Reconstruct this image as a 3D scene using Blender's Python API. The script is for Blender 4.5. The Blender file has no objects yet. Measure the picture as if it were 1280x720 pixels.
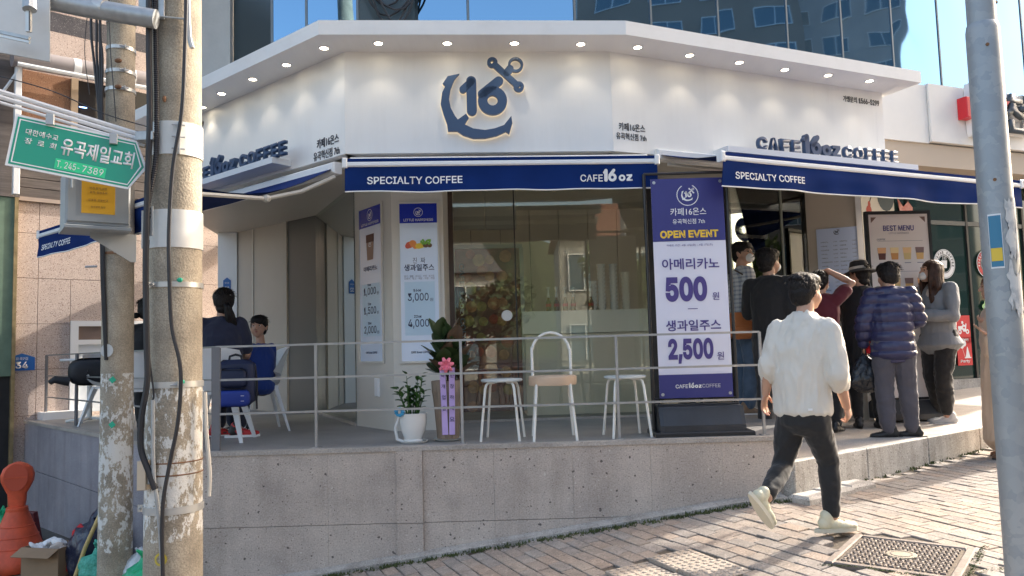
import bpy, bmesh, math, random
from mathutils import Vector, Matrix, noise
random.seed(7)
SC = bpy.context.scene
COL = SC.collection
R = math.radians

# ---------------------------------------------------------------- camera
EYE = 0.72
FPX, PITCH, ROLL = 960.0, R(4.45), R(1.62)
_fw = Vector((0, math.cos(PITCH), math.sin(PITCH)))
_u0 = Vector((0, -math.sin(PITCH), math.cos(PITCH)))
_r0 = Vector((1, 0, 0))
_rt = _r0 * math.cos(ROLL) - _u0 * math.sin(ROLL)
_up = _u0 * math.cos(ROLL) + _r0 * math.sin(ROLL)
cd = bpy.data.cameras.new('camera')
cam = bpy.data.objects.new('camera', cd)
COL.objects.link(cam)
cd.sensor_width = 36.0
cd.lens = FPX / 1280.0 * 36.0
cd.clip_start, cd.clip_end = 0.05, 3000
cam.matrix_world = Matrix(((_rt.x, _up.x, -_fw.x, 0), (_rt.y, _up.y, -_fw.y, 0), (_rt.z, _up.z, -_fw.z, EYE), (0, 0, 0, 1)))
SC.camera = cam
SC.render.resolution_x, SC.render.resolution_y = 1024, 576

# ---------------------------------------------------------------- light
SUN_AZ, SUN_EL = 57.0, 31.0           # azimuth from +Y towards +X
w = bpy.data.worlds.new('World'); SC.world = w; w.use_nodes = True
nt = w.node_tree
bg = nt.nodes['Background']
sky = nt.nodes.new('ShaderNodeTexSky'); sky.sky_type = 'NISHITA'; sky.sun_disc = False
sky.sun_elevation = R(SUN_EL); sky.sun_rotation = R(SUN_AZ)
sky.air_density = 1.0; sky.dust_density = 5.0; sky.ozone_density = 0.6
wm = nt.nodes.new('ShaderNodeMix'); wm.data_type = 'RGBA'; wm.blend_type = 'MULTIPLY'; wm.inputs[0].default_value = 1.0
wm.inputs[7].default_value = (1.0, 0.945, 0.875, 1)        # warm white balance of the photograph
nt.links.new(sky.outputs[0], wm.inputs[6]); nt.links.new(wm.outputs[2], bg.inputs[0]); bg.inputs[1].default_value = 0.15
sd = bpy.data.lights.new('sun', 'SUN'); sd.energy = 2.0; sd.angle = R(0.55); sd.color = (1.0, 0.93, 0.83)
so = bpy.data.objects.new('sun', sd); COL.objects.link(so)
_s = Vector((math.sin(R(SUN_AZ)) * math.cos(R(SUN_EL)), math.cos(R(SUN_AZ)) * math.cos(R(SUN_EL)), math.sin(R(SUN_EL))))
so.rotation_euler = _s.to_track_quat('Z', 'Y').to_euler()
so.location = (20, 10, 20)
SC.view_settings.view_transform = 'Standard'; SC.view_settings.look = 'None'
SC.view_settings.exposure = 1.97; SC.view_settings.gamma = 1.0
SC.view_settings.use_curve_mapping = False

# ---------------------------------------------------------------- geometry helpers
def ray(px, py):
    return _fw * FPX + _rt * (px - 640) - _up * (py - 360)
def onY(px, py, Y):
    d = ray(px, py); return Vector((0, 0, EYE)) + d * (Y / d.y)
def onZ(px, py, Z):
    d = ray(px, py); return Vector((0, 0, EYE)) + d * ((Z - EYE) / d.z)
def proj(P):
    d = Vector(P) - Vector((0, 0, EYE)); z = d.dot(_fw)
    return 640 + FPX * d.dot(_rt) / z, 360 - FPX * d.dot(_up) / z
def azv(a):
    return Vector((math.sin(R(a)), math.cos(R(a)), 0))
def frame(o, x, up=(0, 0, 1)):
    """local x = right, y = up, z = out of the surface towards the viewer"""
    x = Vector(x).normalized(); up = Vector(up)
    n = x.cross(up).normalized(); y = n.cross(x).normalized()
    return Matrix(((x.x, y.x, n.x, o[0]), (x.y, y.y, n.y, o[1]), (x.z, y.z, n.z, o[2]), (0, 0, 0, 1)))
def ground(x, y):
    z = -0.95 + 0.138 * (min(x, 1.78) + 1.87) + 0.02 * (y - 5.8)
    if x > 1.78: z += 0.014 * (x - 1.78)
    if x < -1.87: z = -0.95 + 0.075 * (max(x, -9) + 1.87) + 0.02 * (y - 5.8)
    return z

# ---------------------------------------------------------------- materials
MATS = {}
def mat(name, col, rough=0.6, metal=0.0, var=0.0, vscale=8.0, bump=0.0, bscale=60.0, spec=0.5, emit=None, estr=0.0, coat=0.0,
        col2=None, thr=None, bdist=0.01, sheen=0.0):
    if name in MATS: return MATS[name]
    m = bpy.data.materials.new(name); m.use_nodes = True; MATS[name] = m
    n = m.node_tree.nodes; l = m.node_tree.links; b = n['Principled BSDF']
    b.inputs['Base Color'].default_value = (*col, 1); b.inputs['Roughness'].default_value = rough
    b.inputs['Metallic'].default_value = metal; b.inputs['Specular IOR Level'].default_value = spec
    b.inputs['Coat Weight'].default_value = coat
    if sheen: b.inputs['Sheen Weight'].default_value = sheen
    if emit: b.inputs['Emission Color'].default_value = (*emit, 1); b.inputs['Emission Strength'].default_value = estr
    tc = n.new('ShaderNodeTexCoord')
    if var or col2:
        t = n.new('ShaderNodeTexNoise'); t.inputs['Scale'].default_value = vscale; t.inputs['Detail'].default_value = 6
        t.inputs['Roughness'].default_value = 0.6
        l.new(tc.outputs['Object'], t.inputs['Vector'])
        r = n.new('ShaderNodeValToRGB')
        c2 = col2 if col2 else col
        if col2:
            a0, a1 = thr if thr else (0.35, 0.65)
            r.color_ramp.elements[0].position = a0; r.color_ramp.elements[1].position = a1
            r.color_ramp.elements[0].color = (*col, 1); r.color_ramp.elements[1].color = (*c2, 1)
        else:
            r.color_ramp.elements[0].position = 0.25; r.color_ramp.elements[1].position = 0.75
            r.color_ramp.elements[0].color = (*[max(0, c * (1 - var)) for c in col], 1)
            r.color_ramp.elements[1].color = (*[min(1, c * (1 + var)) for c in col], 1)
        l.new(t.outputs['Fac'], r.inputs['Fac']); l.new(r.outputs['Color'], b.inputs['Base Color'])
    if bump:
        t2 = n.new('ShaderNodeTexNoise'); t2.inputs['Scale'].default_value = bscale; t2.inputs['Detail'].default_value = 4
        l.new(tc.outputs['Object'], t2.inputs['Vector'])
        bp = n.new('ShaderNodeBump'); bp.inputs['Strength'].default_value = bump; bp.inputs['Distance'].default_value = bdist
        l.new(t2.outputs['Fac'], bp.inputs['Height']); l.new(bp.outputs['Normal'], b.inputs['Normal'])
    return m
def N(m): return m.node_tree.nodes, m.node_tree.links, m.node_tree.nodes['Principled BSDF']

def speckle(name, base, spots, rough=0.6, bump=0.15, island=False, blot=None, blot_scale=2.0):
    """stone: blotchy base with voronoi inclusions; spots = [(scale, threshold, colour)]"""
    m = mat(name, base, rough); n, l, b = N(m)
    tc = n.new('ShaderNodeTexCoord'); geo = n.new('ShaderNodeObjectInfo')
    big = n.new('ShaderNodeTexNoise'); big.inputs['Scale'].default_value = blot_scale; big.inputs['Detail'].default_value = 8
    big.inputs['Roughness'].default_value = 0.65
    mx = n.new('ShaderNodeVectorMath'); mx.operation = 'ADD'
    l.new(tc.outputs['Object'], mx.inputs[0]); l.new(geo.outputs['Location'], mx.inputs[1])
    l.new(mx.outputs[0], big.inputs['Vector'])
    r = n.new('ShaderNodeValToRGB')
    b2 = blot if blot else tuple(c * 0.72 for c in base)
    r.color_ramp.elements[0].position = 0.32; r.color_ramp.elements[1].position = 0.68
    r.color_ramp.elements[0].color = (*b2, 1); r.color_ramp.elements[1].color = (*[min(1, c * 1.12) for c in base], 1)
    l.new(big.outputs['Fac'], r.inputs['Fac']); cur = r.outputs['Color']
    fine = n.new('ShaderNodeTexNoise'); fine.inputs['Scale'].default_value = 90; fine.inputs['Detail'].default_value = 3
    l.new(mx.outputs[0], fine.inputs['Vector'])
    mm = n.new('ShaderNodeMix'); mm.data_type = 'RGBA'; mm.blend_type = 'OVERLAY'; mm.inputs[0].default_value = 0.5
    l.new(cur, mm.inputs[6]); l.new(fine.outputs['Fac'], mm.inputs[7]); cur = mm.outputs[2]
    for sc, th, c in spots:
        v = n.new('ShaderNodeTexVoronoi'); v.inputs['Scale'].default_value = sc; v.inputs['Randomness'].default_value = 1
        nn = n.new('ShaderNodeTexNoise'); nn.inputs['Scale'].default_value = sc * 2
        l.new(mx.outputs[0], nn.inputs['Vector'])
        ad = n.new('ShaderNodeVectorMath'); ad.operation = 'MULTIPLY_ADD'; ad.inputs[1].default_value = (0.5 / sc,) * 3
        l.new(nn.outputs['Color'], ad.inputs[0]); l.new(mx.outputs[0], ad.inputs[2]); l.new(ad.outputs[0], v.inputs['Vector'])
        sep = n.new('ShaderNodeSeparateColor'); l.new(v.outputs['Color'], sep.inputs[0])
        # radius depends on the cell's random value: most cells have no spot
        mr = n.new('ShaderNodeMapRange'); mr.inputs[1].default_value = 0.72; mr.inputs[2].default_value = 1.0
        mr.inputs[3].default_value = 0.0; mr.inputs[4].default_value = th
        l.new(sep.outputs[0], mr.inputs[0])
        lt = n.new('ShaderNodeMath'); lt.operation = 'LESS_THAN'
        l.new(v.outputs['Distance'], lt.inputs[0]); l.new(mr.outputs[0], lt.inputs[1])
        k = n.new('ShaderNodeMix'); k.data_type = 'RGBA'
        l.new(lt.outputs[0], k.inputs[0]); l.new(cur, k.inputs[6]); k.inputs[7].default_value = (*c, 1); cur = k.outputs[2]
    l.new(cur, b.inputs['Base Color'])
    bp = n.new('ShaderNodeBump'); bp.inputs['Strength'].default_value = bump; bp.inputs['Distance'].default_value = 0.004
    l.new(fine.outputs['Fac'], bp.inputs['Height']); l.new(bp.outputs['Normal'], b.inputs['Normal'])
    return m

def glassmat(name, tint=(0.8, 0.85, 0.82), spec=1.0, mixrefl=0.12):
    """thin pane: mostly transparent, mirror part rises towards grazing"""
    if name in MATS: return MATS[name]
    m = bpy.data.materials.new(name); m.use_nodes = True; MATS[name] = m
    n = m.node_tree.nodes; l = m.node_tree.links; n.clear()
    o = n.new('ShaderNodeOutputMaterial'); t = n.new('ShaderNodeBsdfTransparent'); g = n.new('ShaderNodeBsdfGlossy')
    t.inputs[0].default_value = (*tint, 1); g.inputs['Roughness'].default_value = 0.0; g.inputs[0].default_value = (0.95, 1, 0.97, 1)
    f = n.new('ShaderNodeFresnel'); f.inputs[0].default_value = 1.5
    a = n.new('ShaderNodeMath'); a.operation = 'MULTIPLY_ADD'; a.inputs[1].default_value = spec; a.inputs[2].default_value = mixrefl
    a.use_clamp = True
    l.new(f.outputs[0], a.inputs[0]); mx = n.new('ShaderNodeMixShader')
    l.new(a.outputs[0], mx.inputs[0]); l.new(t.outputs[0], mx.inputs[1]); l.new(g.outputs[0], mx.inputs[2]); l.new(mx.outputs[0], o.inputs[0])
    return m

# ---------------------------------------------------------------- mesh builder
class MB:
    def __init__(s): s.v = []; s.f = []
    def add(s, vs, fs, M=None):
        o = len(s.v)
        s.v += [(M @ Vector(p))[:] if M else tuple(p) for p in vs]
        s.f += [tuple(i + o for i in f) for f in fs]; return s
    def box(s, x0, x1, y0, y1, z0, z1, M=None):
        vs = [(x, y, z) for x in (x0, x1) for y in (y0, y1) for z in (z0, z1)]
        return s.add(vs, [(0, 1, 3, 2), (4, 6, 7, 5), (0, 4, 5, 1), (2, 3, 7, 6), (0, 2, 6, 4), (1, 5, 7, 3)], M)
    def bbox(s, x0, x1, y0, y1, z0, z1, c=0.004, M=None):
        """box with chamfered edges on the +z face"""
        vs = [(x0, y0, z0), (x1, y0, z0), (x1, y1, z0), (x0, y1, z0), (x0, y0, z1 - c), (x1, y0, z1 - c), (x1, y1, z1 - c), (x0, y1, z1 - c),
              (x0 + c, y0 + c, z1), (x1 - c, y0 + c, z1), (x1 - c, y1 - c, z1), (x0 + c, y1 - c, z1)]
        fs = [(3, 2, 1, 0), (8, 9, 10, 11)]
        for i in range(4):
            j = (i + 1) % 4; fs += [(i, j, j + 4, i + 4), (i + 4, j + 4, j + 8, i + 8)]
        return s.add(vs, fs, M)
    def prism(s, poly, z0, z1, M=None):
        n = len(poly); vs = [(x, y, z0) for x, y in poly] + [(x, y, z1) for x, y in poly]
        return s.add(vs, [tuple(range(n - 1, -1, -1)), tuple(range(n, 2 * n))] + [(i, (i + 1) % n, (i + 1) % n + n, i + n) for i in range(n)], M)
    def lathe(s, prof, n=20, M=None, cap=True):
        vs = []; fs = []
        for r, z in prof:
            for k in range(n):
                a = 2 * math.pi * k / n; vs.append((r * math.cos(a), r * math.sin(a), z))
        for i in range(len(prof) - 1):
            for k in range(n):
                q = (k + 1) % n; fs.append((i * n + k, i * n + q, (i + 1) * n + q, (i + 1) * n + k))
        if cap: fs += [tuple(range(n - 1, -1, -1)), tuple((len(prof) - 1) * n + k for k in range(n))]
        return s.add(vs, fs, M)
    def tube(s, pts, r, n=8, M=None, cap=True):
        pts = [Vector(p) for p in pts]; rr = r if isinstance(r, (list, tuple)) else [r] * len(pts)
        vs = []; fs = []; prev = None
        for i, p in enumerate(pts):
            d = (pts[min(i + 1, len(pts) - 1)] - pts[max(i - 1, 0)]).normalized()
            if prev is None:
                a = d.orthogonal().normalized()
            else:
                a = (prev - d * prev.dot(d)).normalized()
            prev = a; b = d.cross(a)
            for k in range(n):
                t = 2 * math.pi * k / n; vs.append(p + (a * math.cos(t) + b * math.sin(t)) * rr[i])
        for i in range(len(pts) - 1):
            for k in range(n):
                q = (k + 1) % n; fs.append((i * n + k, i * n + q, (i + 1) * n + q, (i + 1) * n + k))
        if cap: fs += [tuple(range(n - 1, -1, -1)), tuple((len(pts) - 1) * n + k for k in range(n))]
        return s.add(vs, fs, M)
    def ball(s, c, r, n=10, M=None, R3=None):
        r = r if isinstance(r, (list, tuple)) else (r, r, r); vs = []; fs = []; m = max(6, n); h = max(4, n // 2 + 1)
        for i in range(1, h):
            t = math.pi * i / h
            for k in range(m):
                a = 2 * math.pi * k / m; q = Vector((r[0] * math.sin(t) * math.cos(a), r[1] * math.sin(t) * math.sin(a), r[2] * math.cos(t)))
                if R3: q = R3 @ q
                vs.append(Vector(c) + q)
        t0 = Vector((0, 0, r[2])); t1 = -t0
        if R3: t0 = R3 @ t0; t1 = R3 @ t1
        vs += [Vector(c) + t0, Vector(c) + t1]; T = len(vs) - 2
        for k in range(m):
            q = (k + 1) % m; fs += [(T, k, q), (T + 1, (h - 2) * m + q, (h - 2) * m + k)]
        for i in range(h - 2):
            for k in range(m):
                q = (k + 1) % m; fs.append((i * m + k, (i + 1) * m + k, (i + 1) * m + q, i * m + q))
        return s.add(vs, fs, M)
    def mesh(s, name, m=None, smooth=False):
        me = bpy.data.meshes.new(name); me.from_pydata([tuple(p) for p in s.v], [], s.f)
        b = bmesh.new(); b.from_mesh(me); bmesh.ops.recalc_face_normals(b, faces=b.faces); b.to_mesh(me); b.free()
        if m: me.materials.append(m)
        if smooth:
            me.polygons.foreach_set('use_smooth', [True] * len(me.polygons))
            try: me.set_sharp_from_angle(angle=R(38))
            except Exception: pass
        return me
    def build(s, name, m, parent=None, M=None, smooth=False, **tg):
        return link(name, s.mesh(name, m, smooth), parent, M, **tg)

def link(name, data, parent=None, M=None, **tg):
    o = bpy.data.objects.new(name, data); COL.objects.link(o)
    if parent: o.parent = parent
    if M is not None: o.matrix_local = M
    for k, v in tg.items(): o[k] = v
    return o
def thing(name, label, cat, M=None, group=None):
    if M is None: M = Matrix()
    if not isinstance(M, Matrix): M = Matrix.Translation(M)
    o = bpy.data.objects.new(name, None); COL.objects.link(o); o.matrix_world = M
    o.empty_display_size = 0.1
    o['label'] = label; o['category'] = cat
    if group: o['group'] = group
    return o
def dup(root, M, label=None):
    r = root.copy(); COL.objects.link(r); r.matrix_world = M
    if label: r['label'] = label
    for ch in list(root.children):
        c = ch.copy(); COL.objects.link(c); c.parent = r
        for g in list(ch.children):
            d = g.copy(); COL.objects.link(d); d.parent = c
    return r
def T(x, y, z): return Matrix.Translation((x, y, z))
def RZ(a): return Matrix.Rotation(R(a), 4, 'Z')

# ---------------------------------------------------------------- lettering
import os
try:
    FONT = bpy.data.fonts.load(os.path.join(bpy.utils.resource_path('LOCAL'), 'datafiles', 'fonts', 'Inter.woff2'))
except Exception:
    FONT = None
def text_mesh(s, m, w=None, h=None, ext=0.001, bold=0.0, align='C', shear=0.0, spacing=1.0):
    c = bpy.data.curves.new('lettering', 'FONT'); c.body = s; c.size = 1.0; c.extrude = 0.0; c.offset = bold; c.shear = shear
    c.space_character = spacing; c.resolution_u = 3
    c.align_x = 'CENTER'
    if FONT and all(ord(ch_) < 0x3000 and ch_ != '☎' for ch_ in s): c.font = FONT
    o = bpy.data.objects.new('lettering', c)
    me = o.to_mesh().copy(); me.name = 'lettering'; o.to_mesh_clear()
    bpy.data.objects.remove(o); bpy.data.curves.remove(c)
    vs = [v.co.copy() for v in me.vertices]
    if not vs: return me
    x0, x1 = min(v.x for v in vs), max(v.x for v in vs); y0, y1 = min(v.y for v in vs), max(v.y for v in vs)
    sx = w / (x1 - x0) if w else None; sy = h / (y1 - y0) if h else None
    sx = sx or sy; sy = sy or sx
    ox = {'C': (x0 + x1) / 2, 'L': x0, 'R': x1}[align]; oy = (y0 + y1) / 2
    b = bmesh.new(); b.from_mesh(me)
    bmesh.ops.remove_doubles(b, verts=b.verts, dist=1e-5)
    for v in b.verts: v.co = Vector(((v.co.x - ox) * sx, (v.co.y - oy) * sy, 0))
    if ext > 0:
        ret = bmesh.ops.extrude_face_region(b, geom=b.faces[:])
        for e in ret['geom']:
            if isinstance(e, bmesh.types.BMVert): e.co.z += ext
        bmesh.ops.recalc_face_normals(b, faces=b.faces)
    b.to_mesh(me); b.free(); me.materials.clear(); me.materials.append(m)
    return me
def letters(parent, s, m, x, y, z, w=None, h=None, ext=0.001, bold=0.0, align='C', name='lettering', M=None, **k):
    me = text_mesh(s, m, w, h, ext, bold, align, **k); MM = T(x, y, z)
    if M is not None: MM = M @ MM
    return link(name, me, parent, MM)

def anchor_logo(S, ext, M=None):
    """the round-bottomed anchor with crossbar used on the shop's signs; S = overall width"""
    mb = MB(); k = S / 98.0   # drawn in photo pixels relative to (552,175) bottom left, width 98, height 99
    def P(x, y): return (x * k, y * k)
    # big hook: closed outline, clockwise
    arc = []
    outer = [(2, 66), (8, 75), (22, 80), (20, 74), (13, 62), (10, 50), (12, 36), (18, 24), (22, 19), (30, 26), (33, 22), (28, 15), (40, 9), (55, 8), (68, 11), (76, 15), (70, 12), (84, 26), (85, 14), (78, 2), (75, 4), (62, 1), (45, -1), (30, 1), (18, 5), (9, 10), (3, 24), (0, 40), (2, 54), (6, 65)]
    outer = [(3, 67), (9, 76), (23, 79), (17, 72), (12, 60), (10, 48), (12, 37), (17, 27), (20, 23), (30, 30), (33, 25), (28, 17), (38, 12), (52, 10), (64, 12), (75, 16), (84, 27), (85, 18), (81, 5), (77, 8), (66, 3), (52, 0), (38, 0), (26, 4), (19, 9), (8, 9), (7, 18), (3, 30), (0, 42), (2, 56), (6, 64)]
    mb.prism([P(*q) for q in outer], 0, ext, M)
    def bar(a, b, r):
        a = Vector((*P(*a), 0)); b = Vector((*P(*b), 0)); d = (b - a).normalized(); n = Vector((-d.y, d.x, 0)); r *= k; pl = []
        t0 = math.atan2(n.y, n.x)
        for i in range(9): t = t0 + math.pi * i / 8; pl.append((a.x + r * math.cos(t), a.y + r * math.sin(t)))
        for i in range(9): t = t0 + math.pi + math.pi * i / 8; pl.append((b.x + r * math.cos(t), b.y + r * math.sin(t)))
        mb.prism(pl, 0, ext, M)
    def ring(c, ro, ri, z1=1.0):
        c = P(*c); ro *= k; ri *= k; n = 28; vs = []; fs = []
        for rr, z in ((ri, 0), (ro, 0), (ro, ext * z1), (ri, ext * z1)):
            vs += [(c[0] + rr * math.cos(2 * math.pi * i / n), c[1] + rr * math.sin(2 * math.pi * i / n), z) for i in range(n)]
        for a in range(4):
            b = (a + 1) % 4
            for i in range(n): fs.append((a * n + i, a * n + (i + 1) % n, b * n + (i + 1) % n, b * n + i))
        mb.add(vs, fs, M)
    bar((37, 34), (37, 70), 6); bar((37, 69), (27, 60), 4.4)            # 1
    ring((62, 46), 17.5, 6.2); bar((50, 54), (70, 70), 5.5)             # 6
    bar((66, 90), (92, 65), 3.6, ) ; ring((63, 93), 6.3, 2.2, 1.02); ring((94, 63), 6.3, 2.2, 1.02)
    bar((80, 80), (84, 85), 4.5); ring((91, 90), 9.2, 6.2, 1.03)
    return mb

def round_glyph(kind, h, ext):
    """fat rounded 1, 6, o and z of the shop's name"""
    mb = MB()
    def bar(a, b, r):
        a = Vector((*a, 0)); b = Vector((*b, 0)); d = (b - a).normalized(); t0 = math.atan2(d.x, -d.y); pl = []
        for i in range(7): t = t0 + math.pi * i / 6; pl.append((a.x + r * math.cos(t), a.y + r * math.sin(t)))
        for i in range(7): t = t0 + math.pi + math.pi * i / 6; pl.append((b.x + r * math.cos(t), b.y + r * math.sin(t)))
        mb.prism(pl, 0, ext)
    def ring(c, ro, ri):
        n = 24; vs = []; fs = []
        for rr, z in ((ri, 0), (ro, 0), (ro, ext), (ri, ext)): vs += [(c[0] + rr * math.cos(2 * math.pi * i / n), c[1] + rr * math.sin(2 * math.pi * i / n), z) for i in range(n)]
        for a in range(4):
            b = (a + 1) % 4
            for i in range(n): fs.append((a * n + i, a * n + (i + 1) % n, b * n + (i + 1) % n, b * n + i))
        mb.add(vs, fs)
    if kind == '1': bar((.22 * h, .14 * h), (.22 * h, .86 * h), .14 * h); bar((.20 * h, .84 * h), (.08 * h, .72 * h), .09 * h); return mb, .40 * h
    if kind == '6': ring((.34 * h, .33 * h), .33 * h, .12 * h); bar((.15 * h, .50 * h), (.46 * h, .88 * h), .12 * h); return mb, .70 * h
    if kind == 'o': ring((.5 * h, .5 * h), .5 * h, .2 * h); return mb, 1.04 * h
    if kind == 'z':
        mb.prism([(.05 * h, 0), (.95 * h, 0), (.95 * h, .26 * h), (.52 * h, .26 * h), (.92 * h, .74 * h), (.92 * h, h), (.08 * h, h), (.08 * h, .74 * h), (.46 * h, .74 * h), (.05 * h, .26 * h)], 0, ext); return mb, h
def onV(px, py, p0, a, off=0.0):
    t = azv(a); n = Vector((t.y, -t.x, 0)); p = Vector((p0[0], p0[1], 0)) + n * off
    d = ray(px, py); s = (p - Vector((0, 0, EYE))).dot(n) / d.dot(n); P = Vector((0, 0, EYE)) + d * s
    return (P - Vector((p0[0], p0[1], 0))).dot(t), P.z
def wallframe(p0, a, z=0.0, off=0.0):
    t = azv(a); n = Vector((t.y, -t.x, 0)); o = Vector((p0[0], p0[1], z)) + n * off
    return frame(o, t)

# ================================================================= materials of the setting
PAVE = [speckle('paver_%d' % i, c, [(70, 0.5, tuple(k * 0.55 for k in c)), (50, 0.5, tuple(min(1, k * 1.25) for k in c))], 0.85, 0.5, blot_scale=7)
        for i, c in enumerate([(0.30, 0.25, 0.21), (0.285, 0.25, 0.22), (0.32, 0.27, 0.225), (0.265, 0.235, 0.21), (0.325, 0.26, 0.21), (0.30, 0.27, 0.24)])]
m_sand = mat('joint_sand', (0.10, 0.08, 0.06), 0.95, var=0.4, vscale=20, bump=0.4, bscale=80)
m_asph = mat('asphalt', (0.055, 0.055, 0.057), 0.9, var=0.3, vscale=3, bump=0.5, bscale=150)
m_slab = speckle('terrace_stone', (0.49, 0.425, 0.37), [(11, 0.12, (0.13, 0.11, 0.10)), (8, 0.12, (0.60, 0.56, 0.50)), (28, 0.26, (0.12, 0.10, 0.09)), (34, 0.24, (0.6, 0.56, 0.5)), (75, 0.34, (0.22, 0.19, 0.17))],
                 0.62, 0.15, blot=(0.39, 0.335, 0.295), blot_scale=2.6)
def streaks(m, sc, amt):
    n, l, b = N(m); src = b.inputs['Base Color'].links[0].from_socket
    tc = n.new('ShaderNodeTexCoord'); mp = n.new('ShaderNodeMapping'); mp.inputs['Scale'].default_value = sc; l.new(tc.outputs['Object'], mp.inputs[0])
    t = n.new('ShaderNodeTexNoise'); t.inputs['Scale'].default_value = 1.0; t.inputs['Detail'].default_value = 7; t.inputs['Roughness'].default_value = .7; l.new(mp.outputs[0], t.inputs['Vector'])
    r = n.new('ShaderNodeMapRange'); r.inputs[1].default_value = .48; r.inputs[2].default_value = .70; r.inputs[3].default_value = 0; r.inputs[4].default_value = amt; l.new(t.outputs['Fac'], r.inputs[0])
    k = n.new('ShaderNodeMix'); k.data_type = 'RGBA'; k.blend_type = 'MULTIPLY'; l.new(r.outputs[0], k.inputs[0]); l.new(src, k.inputs[6]); k.inputs[7].default_value = (.45, .41, .37, 1); l.new(k.outputs[2], b.inputs['Base Color'])
streaks(m_slab, (5, .7, 5), .3)
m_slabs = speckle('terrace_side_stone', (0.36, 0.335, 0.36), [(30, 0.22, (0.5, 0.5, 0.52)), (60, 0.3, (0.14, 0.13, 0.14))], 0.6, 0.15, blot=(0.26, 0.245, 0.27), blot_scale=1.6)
m_tfloor = speckle('terrace_floor', (0.30, 0.285, 0.27), [(60, 0.3, (0.2, 0.19, 0.18))], 0.5, 0.1, blot=(0.22, 0.21, 0.2), blot_scale=1.5)
m_nose = speckle('terrace_nosing', (0.42, 0.38, 0.34), [(50, 0.3, (0.25, 0.22, 0.2))], 0.6, 0.1)
m_kerb = speckle('granite_kerb', (0.45, 0.43, 0.40), [(70, 0.5, (0.2, 0.19, 0.18)), (90, 0.5, (0.62, 0.6, 0.56))], 0.75, 0.3, blot=(0.30, 0.28, 0.25), blot_scale=4)
m_plat = speckle('platform_concrete', (0.48, 0.44, 0.39), [(40, 0.25, (0.33, 0.3, 0.27))], 0.8, 0.2, blot=(0.38, 0.34, 0.3), blot_scale=1.8)
m_pink = speckle('pink_granite', (0.50, 0.405, 0.355), [(95, 0.62, (0.22, 0.15, 0.13)), (110, 0.6, (0.68, 0.6, 0.55)), (60, 0.4, (0.3, 0.21, 0.18))], 0.55, 0.1, blot=(0.43, 0.345, 0.305), blot_scale=1.3)
m_pinkd = mat('granite_joint', (0.19, 0.14, 0.12), 0.9)
m_darkgr = speckle('dark_granite', (0.085, 0.08, 0.09), [(95, 0.6, (0.03, 0.03, 0.035)), (100, 0.6, (0.22, 0.2, 0.2))], 0.5, 0.1)
m_orgr = speckle('brown_granite', (0.36, 0.19, 0.11), [(95, 0.6, (0.16, 0.08, 0.05)), (80, 0.5, (0.48, 0.3, 0.19))], 0.5, 0.1)
m_white = mat('white_panel', (0.84, 0.835, 0.82), 0.42, var=0.03, vscale=1.2)
m_whitew = mat('white_trim', (0.78, 0.79, 0.80), 0.35, var=0.03, vscale=2)
streaks(m_white, (3.5, .35, 3.5), .10); streaks(m_slabs, (5, .5, 5), .5); streaks(m_kerb, (9, 1.2, 9), .6)
m_beige = mat('beige_panel', (0.47, 0.44, 0.39), 0.5, var=0.05, vscale=1.5)
m_pillar = mat('pillar_panel', (0.64, 0.61, 0.55), 0.45, var=0.04, vscale=1.5)
m_dgrey = mat('dark_grey_panel', (0.115, 0.12, 0.115), 0.35)
m_black = mat('black_metal', (0.02, 0.02, 0.022), 0.4, var=0.3, vscale=8)
m_blackp = mat('black_plastic', (0.028, 0.032, 0.04), 0.38, var=0.25, vscale=6, bump=0.1)
m_brownf = mat('brown_frame', (0.075, 0.045, 0.032), 0.4, var=0.2, vscale=12)
m_glass = glassmat('shop_glass', (0.94, 0.95, 0.91), 1.0, 0.03)
m_glassd = glassmat('side_glass', (0.5, 0.54, 0.5), 1.0, 0.30)
m_steel = mat('galvanised_steel', (0.42, 0.44, 0.45), 0.45, metal=0.55, var=0.18, vscale=14, bump=0.08, bscale=40)
m_rail = mat('rail_steel', (0.36, 0.36, 0.36), 0.42, metal=0.6, var=0.12, vscale=10)
m_conc = mat('building_concrete', (0.46, 0.45, 0.42), 0.85, var=0.12, vscale=2.5, bump=0.15, bscale=30)
m_navy = mat('awning_cloth', (0.005, 0.024, 0.125), 0.9, var=0.15, vscale=3, bump=0.12, bscale=350, bdist=0.002, spec=0.15)
m_navyu = m_navy
m_led = mat('lamp_lens', (1, 0.95, 0.85), 0.5, emit=(1.0, 0.86, 0.62), estr=5.0)
m_ink = mat('navy_lettering', (0.035, 0.075, 0.16), 0.4)
m_inkd = mat('dark_lettering', (0.05, 0.055, 0.07), 0.5)
m_prnt = mat('print_white', (0.82, 0.82, 0.82), 0.6)
m_soil = mat('soil', (0.05, 0.035, 0.025), 0.95, bump=0.5, bscale=60)

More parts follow.
